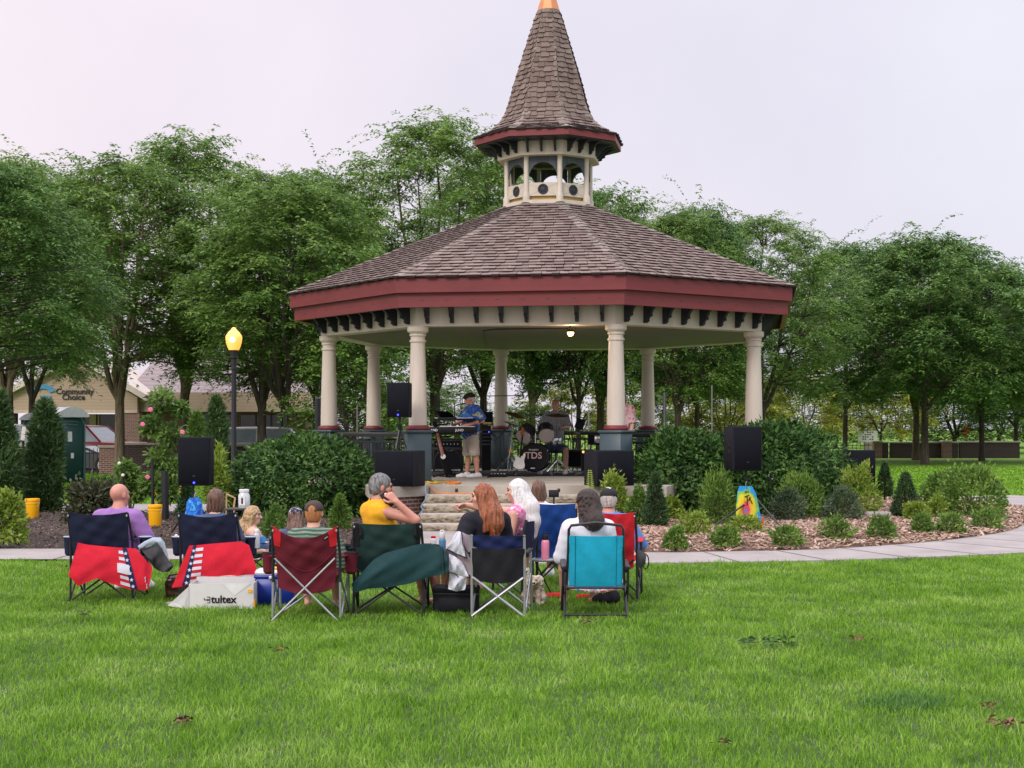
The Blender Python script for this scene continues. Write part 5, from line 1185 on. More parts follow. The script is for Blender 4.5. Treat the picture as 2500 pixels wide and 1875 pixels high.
# brown-haired woman
p = Person('brown-haired woman in the second folding chair, only her hair and shoulders above the navy back', (527,1196), 14.85, 0, 6, skin='skin_pale', sc=.98, hip=.40, group=SEAT)
p.body().shirt('cloth_denim', .8).hair('hair_brown', 'bob', .26, grow=1.14, seed=4).pants('cloth_denim', 1.8, name='trousers')
# blonde girl looking right
p = Person('blonde girl in an off-shoulder blue top looking to the right behind the cup holder', (619,1236), 16.9, -62, -100, skin='skin_pale', sc=.86, hip=.30, group=SEAT, res=.007, pitch=-.08, lean=.06)
p.arm(0, (-.10,-.02,-.24), (.05,.2,-.02)); p.arm(1, (.10,-.02,-.24), (-.05,.2,-.02)); p.leg(fwd=.34)
p.body().shirt('cloth_sky', .75, wide=1.25, bare=.10).hair('hair_blonde', 'wavy', .06, .058, 1.09, seed=2).pants('cloth_denim', .8)
# child with patterned cap
p = Person('child with a navy patterned cap and long brown hair beside the ginger boy', (722,1240), 15.6, 8, 12, skin='skin_pale', sc=.86, hip=.26, group=SEAT, lean=.08)
p.leg(fwd=.34); p.body().shirt('cloth_denim', .7).hair('hair_brown', 'straight', .17, .07, 1.06, seed=6).cap('print_stars').pants('cloth_denim', .8)
# ginger boy
p = Person('ginger-haired boy in a brown cap and green striped shirt in the maroon folding chair', (767,1224), 13.42, 0, -6, skin='skin_pink', sc=.96, fat=.98, hip=.30, group=SEAT, lean=.16)
p.arm(0, (-.13,.02,-.30), (.02,.25,.03)); p.arm(1, (.13,.02,-.30), (-.02,.25,.03)); p.leg(fwd=.42, kz=.40)
p.body().shirt('print_green', .85, wide=1.2).hair('hair_ginger', 'short', grow=1.05).cap('cap_brown', back_hole=True).pants('cloth_dark_shorts', .9)
# woman on the phone
p = Person('woman in a sleeveless yellow top with short grey hair holding a phone to her ear', (931,1158), 13.75, -58, -74, skin='skin_red', sc=1.02, fat=1.12, hip=.42, group=SEAT, res=.007, pitch=-.12, lean=.10)
el = at(1014,1270,13.52); wr = at(968,1225,13.50)
p.arm(1, el, wr, pn=(-.9,.2,.1), curl=.75, absolute=True); p.hd[1] = V(-.55,.05,.55).normalized(); p.pn[1] = V(-.3,.9,.0)
p.body().shirt('cloth_yellow', 0, wide=1.1, off=.018).hair('hair_grey', 'short', grow=1.09, seed=9).pants('cloth_denim', .9)
ph = thing('phone', 'black smartphone held to the ear of the woman in yellow', 'phone', at(945,1222,13.60)); c = at(946,1219,13.585)
MB().box(c, (.078,.012,.152), Matrix.Rotation(-.62,3,'Y') @ Matrix.Rotation(.15,3,'Z'), bev=.004).build('case', MATS['cap_black'], ph)
MB().box(c+V(-.012,-.009,.045), (.022,.006,.03), Matrix.Rotation(-.62,3,'Y') @ Matrix.Rotation(.15,3,'Z'), bev=.002).build('camera_lens', MATS['rim'], ph)
# red-haired woman
p = Person('woman with long red hair and a black t-shirt smiling to the left', (1178,1183), 13.72, 28, 84, skin='skin_pink', sc=1.0, fat=1.0, hip=.40, group=SEAT, res=.007, pitch=-.06, lean=.12)
p.arm(0, (-.13,-.04,-.24), (.12,.22,-.02)); p.body().shirt('cloth_black', .62, wide=1.15).hair('hair_red', 'straight', .18, .088, 1.09, seed=3).pants('cloth_dark_shorts', .9)
# white-haired woman, pointing
p = Person('woman with long white hair and a magenta top pointing to the left', (1262,1172), 14.95, 62, 82, skin='skin_pink', sc=1.0, hip=.42, group=SEAT, res=.008, lean=.12)
wr = at(1140,1233,15.15); p.arm(1, at(1195,1246,15.25), wr, pn=(0,-.6,-.8), absolute=True, point=True); p.hd[1] = V(-1,-.15,-.16).normalized()
p.arm(0, (-.05,.02,-.28), (.05,.22,-.03)); p.body().shirt('print_pink', 0, off=.016).hair('hair_white', 'straight', .28, .088, 1.10, seed=7).pants('cloth_denim', .9)
# person in white shirt, blue chair
p = Person('person with short brown hair and a white shirt in the tall blue folding chair', (1315,1173), 16.15, 0, -4, skin='skin_tan', sc=1.0, hip=.42, group=SEAT)
p.body('shoe_white').shirt('cloth_white', .8).hair('hair_brown', 'bob', .17, grow=1.07, seed=12).pants('cloth_khaki', .9)
# dark wavy hair
p = Person('woman with dark wavy hair and a white shirt in the turquoise chair, glancing left', (1432,1197), 13.62, 6, 52, skin='skin_tan', sc=1.02, fat=1.05, hip=.40, group=SEAT, lean=.12)
p.arm(0, (-.07,.06,-.27), (.02,.24,.0)); p.arm(1, (.06,.06,-.27), (-.02,.24,.0)); p.body().shirt('cloth_white', 1.7, wide=1.0).hair('hair_dark', 'wavy', .0, .085, 1.16, seed=5).pants('cloth_white', .8, name='skirt')
# man with black cap
p = Person('white-haired man with a black cap and blue shirt in the red folding chair', (1486,1192), 14.95, 0, -5, skin='skin_red', sc=1.0, fat=1.08, hip=.42, group=SEAT)
p.arm(1, (.16,.02,-.27), (.0,.25,-.01)); p.body('shoe_white').shirt('cloth_blue', .9, wide=1.15).hair('hair_salt', 'short', grow=1.09, seed=15).cap('cap_black').pants('cloth_khaki', .9)
# musicians
p = Person('keyboard player in a blue floral shirt, beige shorts and black flat cap on stage', (1147,960), 29.1, 108, 104, skin='skin_red', sc=1.0, fat=1.22, hip=.86, stand=True, floor=SZ, res=.008, pitch=-.12)
p.arm(0, at(1178,1027,28.93), at(1128,1041,28.75), absolute=True, curl=.7); p.arm(1, at(1130,1026,29.25), at(1108,1038,29.15), absolute=True, curl=.7)
p.leg(); p.an[0] += V(.09,-.06,0); p.an[1] += V(-.05,-.02,0); p.kn[0] += V(.06,-.03,0); p.kn[1] += V(-.02,-.01,0)
p.body('shoe_white').shirt('print_hawaii', .85, hem=-.10, wide=1.45, off=.022).pants('cloth_khaki', 1.08, 1.15).hair('hair_salt', 'short', grow=1.03).cap('cap_black', beret=True)
gl = MB(); [gl.ball(p.H(k*.033,.100,.014), (.022,.006,.016), 8, Matrix((p.hr,p.hf,p.hu)).transposed()) for k in (-1,1)]; gl.tube([p.H(-.055,.09,.018), p.H(-.078,0,.015)], .003, 4); gl.tube([p.H(.055,.09,.018), p.H(.078,0,.015)], .003, 4); gl.tube([p.H(-.055,.098,.02), p.H(.055,.098,.02)], .003, 4); gl.build('sunglasses', MATS['eye_dark'], p.root)
p = Person('drummer in a grey shirt seated behind the drum kit', (1356,976), 31.6, 172, 165, skin='skin_tan', sc=1.0, fat=1.1, hip=.56, floor=SZ, res=.01, lean=.08)
p.arm(0, (-.10,.08,-.25), (.06,.24,.0)); p.arm(1, (.10,.08,-.25), (-.06,.24,.0)); p.leg(kz=.52, fwd=.40, spread=.35); p.body('shoe_white').shirt('print_grey', .8, wide=1.3).hair('hair_ginger', 'short', grow=1.05, seed=8).pants('cloth_denim', .9)
p = Person('musician in a pink patterned top standing half hidden behind the front right column', (1517,958), 28.7, 150, 150, skin='skin_pale', sc=.97, fat=1.1, hip=.84, stand=True, floor=SZ, res=.011)
p.body('shoe_white').shirt('print_dress', .9, hem=-.2, wide=1.3).hair('hair_brown', 'bob', .2, grow=1.1).pants('cloth_denim', 1.9, name='trousers')
# dog
def MFUR():
    m, nt, p = nodes('dog_fur'); v = mapped(nt, (1,1,1)); n = noise(nt, v, 9, 3); n2 = noise(nt, mapped(nt, (1,1,.3)), 60, 3, .7)
    nt.links.new(ramp(nt, n, [(.26,.17,.10), (.55,.46,.36), (.64,.57,.48)], [.35,.5,.6]), p.inputs['Base Color']); p.inputs['Roughness'].default_value = .9; bump(nt, p, n2, 1, .02)
MFUR()
c = V(wx(1303,14.1), 14.1, 0); dg = thing('dog', 'small shaggy tan and white dog sitting on the grass between the chairs, facing the camera', 'dog', c)
S = SDF(.006); q = lambda x, y, z: c+V(x, y, z)
S.ell(q(0,.08,.10), (.085,.10,.10), None, .04).cone(q(0,.06,.12), q(0,-.01,.20), .075, .06, .04).ell(q(0,-.02,.235), (.058,.058,.052), None, .03).cone(q(0,-.06,.222), q(0,-.095,.213), .030, .022, .02)
for k in (-1,1):
    S.chain([q(k*.038,-.02,.15), q(k*.04,-.04,.08), q(k*.042,-.05,.022)], [.032,.024,.022], .015).cone(q(k*.042,-.05,.02), q(k*.042,-.085,.016), .02, .018, .01)
    S.chain([q(k*.07,.08,.09), q(k*.085,.02,.07), q(k*.08,.04,.025), q(k*.08,-.03,.018)], [.05,.04,.024,.02], .02)
    S.chain([q(k*.048,-.01,.268), q(k*.072,-.015,.25), q(k*.078,-.018,.20)], [.022,.022,.02], .01)
S.chain([q(0,.17,.05), q(.05,.22,.07), q(.09,.22,.12)], [.025,.028,.02], .02)
S.disp = lambda G: wob(G, .007, 85, 4)+wob(G, .004, 40, 8)
S.build('body', MATS['dog_fur'], dg)
for k in (-1,1): MB().ball(q(k*.024,-.073,.243), .0085, 8).build('eye', MATS['eye_dark'], dg)
MB().ball(q(0,-.118,.222), (.013,.010,.010), 8).build('nose', MATS['eye_dark'], dg)
# ---------------------------------------------------------------- folding chairs and what hangs on them
def MFAB(name, c, var=.12, rough=.8):
    m, nt, p = nodes(name); v = mapped(nt, (1,1,1)); n = noise(nt, v, 7, 4); w = noise(nt, v, 420, 2)
    nt.links.new(ramp(nt, n, [[k*(1-var) for k in c], [k*(1+var) for k in c]], [.3,.7]), p.inputs['Base Color']); p.inputs['Roughness'].default_value = rough; p.inputs['Specular IOR Level'].default_value = .25
    mx_ = nd(nt, 'ShaderNodeMath', operation='MULTIPLY_ADD'); nt.links.new(w, mx_.inputs[0]); mx_.inputs[1].default_value = .12
    n3 = noise(nt, mapped(nt, (1,1,.6)), 13, 3, .6); nt.links.new(n3, mx_.inputs[2]); bump(nt, p, mx_.outputs[0], .45, .022)
MFAB('fab_navy', (.014,.018,.048)); MFAB('fab_maroon', (.125,.012,.024)); MFAB('fab_seam', (.17,.02,.032)); MFAB('fab_red', (.56,.018,.028)); MFAB('fab_green', (.016,.042,.040)); MFAB('fab_black', (.012,.012,.016)); MFAB('fab_blue', (.012,.062,.27)); MFAB('fab_teal', (.015,.39,.60), .05)
MFAB('fab_bag_red', (.62,.016,.038)); MFAB('fab_bag_green', (.014,.050,.055)); MFAB('fab_grey', (.06,.06,.066)); MFAB('fab_pale', (.36,.42,.50)); MFAB('fab_white', (.62,.62,.70)); MFAB('fab_mauve', (.30,.24,.27)); MFAB('fab_navy_band', (.012,.02,.085))
M('steel_grey', (.42,.43,.45), .35, .06, metal=.7); M('steel_dark', (.02,.021,.025), .4, .1); M('plastic_black', (.012,.012,.014), .65, spec=.2)
class Ch:
    """folding chair in its own frame: x right, y towards the stage, z up"""
    def __init__(s, name, label, px_, Y, rot=0, group='folding chairs on the lawn'):
        s.c = V(wx(px_, Y), Y, 0); s.root = thing(name, label, 'chair', s.c, group, math.radians(rot))
    def mk(s, mb, n, m, p=None): return mb.build(n, MATS[m], p or s.root, world=False)
def camp_chair(label, px_, Y, w, top, low, fab, post='steel_dark', legm='steel_dark', rot=0, sag=.035, corner=None, arm=.60, cup=(1,1), lowleg=None, seat=.40, xz=None, bulge=.05, trim=None, wl=None, armfab=None, brace=-.275):
    C = Ch('folding_chair', label, px_, Y, rot); mk = C.mk; hw = w/2; wl = wl or w*.94
    yb = lambda z: -.24-.16*max(0, (z-.45))/.5
    for k in (-1,1):
        mk(MB().tube([(k*(hw+.015),-.25,.0),(k*(hw+.012),-.25,.36)], .011, 8), 'rear_leg', lowleg or legm); mk(MB().tube([(k*(hw+.012),-.25,.34),(k*(hw+.012),-.245,arm),(k*hw,yb(top)-.004,top-.01)], .0125, 8), 'back_post', post)
        mk(MB().tube([(k*(hw+.03),.27,0),(k*(hw+.025),.25,arm+.01)], .012, 8), 'front_leg', legm)
        mk(MB().tube([(k*(hw+.02),-.24,.03),(k*(hw+.03),.26,.40)], .009, 6), 'side_brace', legm); mk(MB().tube([(k*(hw+.034),.26,.03),(k*(hw+.01),-.24,.40)], .009, 6), 'side_brace', legm)
        mk(MB().tube([(k*hw,min(brace,-.275),.02),(-k*(hw-.02),brace+.007,xz or .42)], .0095, 8), 'rear_brace', legm); mk(MB().tube([(k*hw,.275,.02),(-k*(hw-.02),.27,.40)], .0095, 6), 'front_brace', legm)
        for yy in (-.25,.27): mk(MB().box((k*(hw+.02),yy,.012), (.04,.05,.022), bev=.006), 'foot', 'plastic_black')
        ar = mk(MB().grid(lambda u, v: V(k*(hw+.02)+(v-.5)*.075, -.26+.54*u, arm+.012-.012*math.sin(math.pi*u)), 8, 3, .006, (0,0,-1)), 'armrest', armfab or fab)
        if cup[(k+1)//2]:
            cx, cy = k*(hw+.085), -.03
            mk(MB().lathe([(.03,arm-.17),(.05,arm-.15),(.058,arm-.02),(.066,arm+.014),(.060,arm+.014),(.052,arm-.02),(.04,arm-.145)], (cx,cy,0), 14), 'cup_holder', armfab or fab, ar)
            mk(MB().lathe([(.060,arm+.012),(.067,arm+.018),(.060,arm+.024),(.054,arm+.016)], (cx,cy,0), 16, cap=False), 'ring', 'fab_pale' if fab == 'fab_navy' else 'plastic_black', ar)
    mk(MB().grid(lambda u, v: V((u-.5)*w*.96, -.23+.47*v, seat-.05*math.sin(math.pi*u)*(.5+.5*math.sin(math.pi*v))+.02*v), 10, 8, .006, (0,0,-1)), 'seat', fab)
    rr = random.Random(int(px_))
    ph = [rr.uniform(0,6) for _ in range(4)]
    def back(u, v):
        x = (u-.5)*(wl+(w-wl)*v); z = low+(top-low)*v; e = (2*u-1)**2
        z -= sag*(1-e)*v**3; z += .06*e*(1-v)**2
        b = bulge*(1-e)*math.sin(math.pi*min(1, .25+.75*(1-v)+.08))
        wr_ = .006*math.sin(9*u+5*v+ph[0])+.005*math.sin(17*(u-v)+ph[1])+.004*math.sin(26*v+9*u+ph[2])
        return V(x, yb(z)-.012-b+wr_*(1-e*.8), z)
    bk = mk(MB().grid(back, 24, 20, .005, (0,1,0)), 'back', fab)
    if corner:
        for k in (0,1):
            mk(MB().grid(lambda u, v: back((.14*(1-.25*(1-v)))*u if k == 0 else 1-(.14*(1-.25*(1-v)))*(1-u), .70+.30*v)+V(0,-.006,.002), 4, 6, .003, (0,1,0)), 'corner_patch', corner, bk)
    C.back = back; C.hw = hw; C.mkb = bk
    for k in (0,1): mk(MB().ball(back(k*.985+.0075, .93)+V(0,-.012,0), (.010,.010,.014), 6), 'grommet', 'steel_grey', bk)
    return C
ch1 = camp_chair('leftmost navy folding chair, a star-striped red bag over its back, holding the bald man', 265, 14.6, .575, .885, .34, 'fab_navy', sag=.03)
ch2 = camp_chair('second navy folding chair from the left, a red bag over its back', 526, 14.6, .555, .885, .34, 'fab_navy', sag=.05)
ch3 = camp_chair('maroon folding chair with crossed silver legs and bright red corners', 758, 13.2, .565, .845, .235, 'fab_maroon', post='steel_dark', legm='steel_grey', sag=.11, corner='fab_red', arm=.56, xz=.56, wl=.50, bulge=.07, brace=-.375)
ch4 = camp_chair('black-framed dark green folding chair with a green bag slung across its back', 954, 13.55, .60, .845, .34, 'fab_green', sag=.012, arm=.60)
ch7 = camp_chair('tall blue folding chair holding the person in a white shirt', 1353, 15.95, .44, .895, .26, 'fab_blue', sag=.01, cup=(0,0), wl=.46, bulge=.03)
ch8 = camp_chair('red and grey folding chair behind the turquoise one, holding the man in the black cap', 1506, 14.6, .40, .885, .28, 'fab_red', sag=.02, arm=.58, cup=(0,0), rot=-8, wl=.36)
k1 = camp_chair('small navy child chair with a teal edge beside the maroon chair', 712, 15.75, .36, .56, .22, 'fab_navy', sag=.02, arm=.40, seat=.26, cup=(0,0), corner='fab_teal')
k2 = camp_chair('small dark chair under the blonde girl', 619, 17.0, .38, .50, .2, 'fab_navy', sag=.02, arm=.38, seat=.26, cup=(0,0), rot=-55)
# label patch on the maroon chair
ch3.mk(MB().grid(lambda u, v: ch3.back(.80+.075*u, .86+.06*v+.02*u)+V(0,-.006,0), 4, 3, .003, (0,1,0)), 'label_patch', 'plastic_black', ch3.mkb)
ch3.mk(MB().grid(lambda u, v: ch3.back(.812+.05*u, .878+.025*v+.015*u)+V(0,-.010,0), 3, 2, .002, (0,1,0)), 'label_mark', 'cloth_khaki', ch3.mkb)
MATS['cloth_khaki']
ch3.mk(MB().tube([ch3.back(.03+.94*k/20, .62-.28*math.sin(math.pi*k/20))+V(0,-.004,0) for k in range(21)], .0035, 5), 'seam', 'fab_seam', ch3.mkb)
for k in (0,1):   # black tabs and buckles on the green chair
    ch4.mk(MB().grid(lambda u, v: ch4.back((.07*u) if k == 0 else 1-.07*(1-u), .55+.45*v)+V(0,-.006,0), 3, 8, .003, (0,1,0)), 'side_tab', 'fab_black', ch4.mkb)
    ch4.mk(MB().box(ch4.back(.10 if k == 0 else .92, .78)+V(0,-.014,0), (.035,.012,.045), bev=.004), 'buckle', 'plastic_black', ch4.mkb)
    ch4.mk(MB().box(ch4.back(.10 if k == 0 else .92, .88)+V(0,-.012,0), (.02,.008,.09)), 'strap', 'plastic_black', ch4.mkb)
# mesh side wing of the green chair with orange-red lining
ch4.mk(MB().grid(lambda u, v: V(-.315-.035*math.sin(math.pi*u)+.05*v, -.27+.13*u, .50+.26*u*(1-v)+.10*v), 6, 5, .005, (1,0,0)), 'side_wing', 'fab_black')
ch4.mk(MB().grid(lambda u, v: V(-.285+.06*u*(1-v)-.0*v, -.285-.003*u, .64-.16*v+.02*u), 5, 5, .004, (0,1,0)), 'lining', 'fab_red')
ch8.mk(MB().grid(lambda u, v: ch8.back(.02+.22*u+.25*v, .70-.55*v)+V(0,-.008,0), 4, 8, .003, (0,1,0)), 'grey_panel', 'fab_grey', ch8.mkb)
# director style chair: navy and black back, crossed silver legs
C = Ch('folding_chair', 'low navy and black folding chair with crossed silver legs, holding the red-haired woman', 1224, 13.4, -6); mk = C.mk; hw = .225
def dback(z0, z1, m, n, b, e=0):
    return mk(MB().grid(lambda u, v: V((u-.5)*(2*hw+.03+e), -.23-.05*(v)-b*(1-(2*u-1)**2)*(1-.3*v)+.005*math.sin(11*u+7*v)+.004*math.sin(19*u-6*v), z0+(z1-z0)*v+.04*(2*u-1)**2*(1-v)), 20, 12, .006, (0,1,0)), n, m)
dback(.31, .62, 'fab_black', 'back', .06); dback(.60, .735, 'fab_navy_band', 'back_band', .05, .02)
for k in (-1,1):
    mk(MB().tube([(k*(hw+.012),-.25,0),(k*(hw+.012),-.25,.45),(k*(hw+.01),-.275,.74)], .0125, 8), 'rear_leg', 'steel_grey'); mk(MB().tube([(k*(hw+.03),.24,0),(k*(hw+.02),.23,.56)], .012, 8), 'front_leg', 'steel_grey')
    mk(MB().tube([(k*(hw+.01),-.27,.015),(-k*(hw+.0),-.262,.36)], .0125, 8), 'rear_brace', 'steel_grey'); mk(MB().tube([(k*(hw+.02),.24,.02),(-k*(hw-.02),.24,.36)], .011, 8), 'front_brace', 'steel_grey')
    mk(MB().tube([(k*(hw+.012),-.25,.02),(k*(hw+.02),.24,.36)], .009, 6), 'side_brace', 'steel_grey'); mk(MB().box((k*(hw+.02),0,.575), (.05,.50,.022), bev=.01), 'armrest', 'plastic_black')
    mk(MB().box((k*(hw+.012),-.25,.012), (.034,.04,.024), bev=.006), 'foot', 'plastic_black')
mk(MB().grid(lambda u, v: V((u-.5)*2*hw, -.23+.46*v, .38-.04*math.sin(math.pi*u)), 8, 6, .006, (0,0,-1)), 'seat', 'fab_black')
# turquoise chair with flat arms and black tubes
C = Ch('folding_chair', 'turquoise sling folding chair with a black tube frame, second chair from the right', 1452, 13.3, -1); mk = C.mk; hw = .238
P3 = lambda x, z, y: V(x, y, z)
bx = [(-hw-.02,-.16,.30),(-hw-.006,-.26,.60),(-hw-.002,-.31,.80),(-hw+.02,-.318,.835),(0,-.325,.86),(hw-.02,-.318,.835),(hw+.002,-.31,.80),(hw+.006,-.26,.60),(hw+.02,-.16,.30)]
mk(MB().tube(bx, .0125, 8), 'back_frame', 'steel_dark')
tq = lambda u, v: V((u-.5)*(2*hw), -.145-.15*v-.02-.03*math.sin(math.pi*u)*math.sin(math.pi*min(1, .2+.8*v))+.003*math.sin(15*u+9*v), .285+.46*v-.006*math.sin(math.pi*u))
tb = mk(MB().grid(tq, 20, 20, .006, (0,1,0)), 'back', 'fab_teal')
for k in (0,1):
    mk(MB().grid(lambda u, v: tq((.02+.09*u) if k == 0 else (.89+.09*u), v*.96+.02)+V(0,-.006,0), 3, 20, .003, (0,1,0)), 'side_hem', 'fab_teal', tb)
    mk(MB().tube([tq(.115 if k == 0 else .885, j/16)+V(0,-.004,0) for j in range(17)], .0025, 4), 'seam', 'fab_blue', tb)
def MSEATP(): return MPRINT('print_seat', [(.6,.07,.08), (.6,.55,.5), (.03,.3,.35), (.5,.1,.12)], 18, [0,.42,.52,.6])
MSEATP(); mk(MB().grid(lambda u, v: V((u-.5)*2*hw, -.17+.44*v, .27-.03*math.sin(math.pi*u)+.05*v), 8, 8, .012, (0,0,-1)), 'seat', 'print_seat')
for k in (-1,1):
    mk(MB().tube([(k*(hw+.035),-.28,0),(k*(hw+.03),.22,.44)], .013, 8), 'rear_leg', 'steel_dark'); mk(MB().tube([(k*(hw+.055),.30,0),(k*(hw+.05),-.18,.30),(k*(hw+.05),-.20,.46)], .013, 8), 'front_leg', 'steel_dark')
    mk(MB().box((k*(hw+.045),.02,.465), (.055,.46,.028), Matrix.Rotation(.06,3,'X'), bev=.012), 'armrest', 'steel_dark'); mk(MB().tube([(k*(hw+.01),-.2,.26),(k*(hw+.01),.28,.29)], .012, 8), 'seat_rail', 'steel_dark')
    mk(MB().ball((k*(hw+.03),-.2,.44), (.02,.03,.03), 8), 'hinge', 'plastic_black')
mk(MB().tube([(-hw-.035,-.275,.045),(hw+.035,-.275,.045)], .011, 8), 'stretcher', 'steel_dark'); mk(MB().tube([(-hw-.02,-.21,.275),(hw+.02,-.21,.275)], .011, 8), 'stretcher', 'steel_dark')
# chair of the white-haired woman, turned to the left, with a fold-out side table
C = Ch('folding_chair', 'dark folding chair turned left with a small grey side table, holding the white-haired woman', 1236, 14.95, 72); mk = C.mk; hw = .24
mk(MB().grid(lambda u, v: V((u-.5)*2*hw, -.24-.04*v-.04*(1-(2*u-1)**2), .44+.32*v), 12, 8, .006, (0,1,0)), 'back', 'fab_navy'); mk(MB().grid(lambda u, v: V((u-.5)*2*hw, -.22+.44*v, .42-.03*math.sin(math.pi*u)), 8, 6, .006, (0,0,-1)), 'seat', 'fab_navy')
for k in (-1,1):
    mk(MB().tube([(k*(hw+.012),-.25,0),(k*(hw+.012),-.25,.62),(k*(hw),-.29,.78)], .016, 8), 'rear_leg', 'steel_dark'); mk(MB().tube([(k*(hw+.02),.23,0),(k*(hw+.02),.23,.60)], .014, 8), 'front_leg', 'steel_dark')
    mk(MB().tube([(k*(hw+.015),-.25,.04),(k*(hw+.02),.23,.40)], .009, 6), 'side_brace', 'steel_dark'); mk(MB().box((k*(hw+.02),0,.615), (.05,.5,.022), bev=.01), 'armrest', 'plastic_black')
st = mk(MB(), 'side_table', 'steel_dark') if False else None
tbl = MB(); tc_ = V(wx(1328,14.75)-C.c.x, 14.72-C.c.y, .365); Rz = Matrix.Rotation(-math.radians(72), 3, 'Z')
tbl.v = []; tbl.lathe([(.125,0),(.13,.006),(.13,.018),(.122,.022)], Rz @ tc_, 24); mk(tbl, 'side_table', 'steel_grey')
for dx in (-.09,.09): mk(MB().tube([Rz @ (tc_+V(dx,0,0)), Rz @ (tc_+V(-dx*1.6-.06,.05,-.355))], .008, 6), 'table_leg', 'steel_dark')
# ---- cloth drapes: outline in the photo, real depth and folds
def drape(name, label, cat, top, bot, Y, mat, par=None, nu=30, nv=22, fold=.02, thick=.006, belly=.03, seed=0, group=None, dy=None):
    """cloth hanging between two outlines; returns its surface function"""
    r = random.Random(seed); ph = [r.uniform(0,6) for _ in range(5)]
    def lerp(pl, u):
        x = u*(len(pl)-1); i = min(int(x), len(pl)-2); t = x-i; t = t*t*(3-2*t)*.35+t*.65
        return (pl[i][0]+(pl[i+1][0]-pl[i][0])*t, pl[i][1]+(pl[i+1][1]-pl[i][1])*t)
    def fn(u, v):
        a, b = lerp(top, u), lerp(bot, u); x, y = a[0]+(b[0]-a[0])*v, a[1]+(b[1]-a[1])*v
        d = -belly*math.sin(math.pi*min(1, v*.9+.1))*(1-(2*u-1)**2*.6)+(dy(u,v) if dy else 0)
        d += fold*(.5*math.sin(7*u+2.5*v+ph[0])*v+.35*math.sin(13*u-5*v+ph[1])*v+.35*math.sin(9*u+4*v+ph[2])+.2*math.sin(23*u+3*v+ph[3])*v+.22*math.sin(19*u+12*v+ph[4])*v)
        return at(x, y, Y+d)
    m = fn(.5, 1); o = par if par is not None else thing(name, label, cat, (m.x, Y, 0), group)
    pc = MB().grid(fn, nu, nv, thick, (0,1,0)).build('cloth' if par is None else name, MATS[mat], o)
    return o, fn, pc
def strips(fn, o, pc, u0, u1, flip, n, skip=()):
    """navy band of white stars beside red-and-white bars, sewn on the bag"""
    L = lambda a, b, c, d, k: (lambda u, v: fn(a+(b-a)*u, c+(d-c)*v)+V(0,-k,0))
    ub = (u0, u0+(u1-u0)*.46) if flip else (u1-(u1-u0)*.46, u1); us = (ub[1], u1) if flip else (u0, ub[0])
    MB().grid(L(*ub, .0, .985, .005), 4, 24, .002, (0,1,0)).build('star_band', MATS['fab_navy_band'], pc)
    for k in range(n):
        v0 = .03+.94*(k+.28)/n; v1 = .03+.94*(k+.78)/n
        MB().grid(L(us[0]+.004, us[1], v0, v1, .006), 3, 4, .002, (0,1,0)).build('white_bar', MATS['fab_white'], pc)
        c = fn((ub[0]+ub[1])/2, (v0+v1)/2+.02)+V(0,-.012,0); pts = []
        for j in range(10): a = math.pi/2+j*math.pi/5; r = .020 if j % 2 == 0 else .009; pts.append(c+V(math.cos(a)*r, 0, math.sin(a)*r))
        MB().prism(pts, (0,.003,0)).build('star', MATS['fab_white'], pc)
o, fn, pc = drape('chair_bag', 'red chair bag with stars, stripes and a white label hung over the leftmost chair back', 'bag', [(190,1325),(215,1330),(255,1334),(290,1337),(318,1338),(332,1340)], [(167,1404),(190,1431),(236,1412),(262,1422),(320,1440),(362,1441),(372,1386)], 14.18, 'fab_bag_red', fold=.022, seed=2, group='red star-striped chair bags')
strips(fn, o, pc, .59, .735, False, 6)
MB().grid(lambda u, v: fn(.575+.13*u, .40+.24*v)+V(0,-.012,0), 5, 5, .003, (0,1,0)).build('white_label', MATS['fab_white'], pc)
for (u, v) in ((.86,.80),(.84,.92)):
    MB().grid(lambda a, b: fn(u+.02*(a-.5)+.012*math.sin(6*b), v+.075*(b-.5))+V(0,-.007,0), 2, 8, .002, (0,1,0)).build('letter_mark', MATS['fab_white'], pc)
o, fn, pc = drape('chair_bag', 'larger red chair bag with a star band on its left, over the second chair back', 'bag', [(462,1332),(480,1331),(520,1327),(560,1324),(588,1322),(608,1331)], [(419,1435),(462,1430),(520,1422),(570,1408),(600,1403),(631,1402)], 14.18, 'fab_bag_red', fold=.016, seed=5, group='red star-striped chair bags')
strips(fn, o, pc, .115, .29, True, 6)
o, fn, pc = drape('chair_bag', 'long dark green chair bag with a drawstring end slung across the green chair', 'bag', [(912,1366),(940,1350),(975,1341),(1010,1331),(1034,1327),(1056,1331),(1078,1334),(1090,1352)], [(858,1426),(865,1448),(900,1437),(950,1434),(1000,1425),(1050,1408),(1082,1402),(1097,1396)], 13.18, 'fab_bag_green', fold=.026, seed=8, nu=36)
MB().tube([fn(.865+.012*math.sin(k*2.4), k/22)+V(0,-.012,0) for k in range(23)], .010, 6).build('drawstring_hem', MATS['fab_green'], pc)
MB().tube([fn(.97, .97), at(1094,1408,13.2), at(1089,1425,13.22)], .003, 4).build('cord', MATS['plastic_black'], pc)
o, fn, pc = drape('jacket', 'pale grey and dark rain jacket draped over the right arm of the leftmost chair', 'jacket', [(336,1333),(352,1322),(372,1312),(392,1312),(402,1325)], [(342,1342),(362,1336),(388,1330),(398,1344),(414,1372)], 14.3, 'fab_pale', fold=.012, seed=4)
drape('dark_lining', None, None, [(342,1338),(366,1334),(386,1330),(398,1342),(412,1366),(422,1378)], [(352,1352),(376,1386),(384,1392),(398,1397),(412,1396),(422,1386)], 14.32, 'fab_grey', par=o, fold=.035, seed=9)
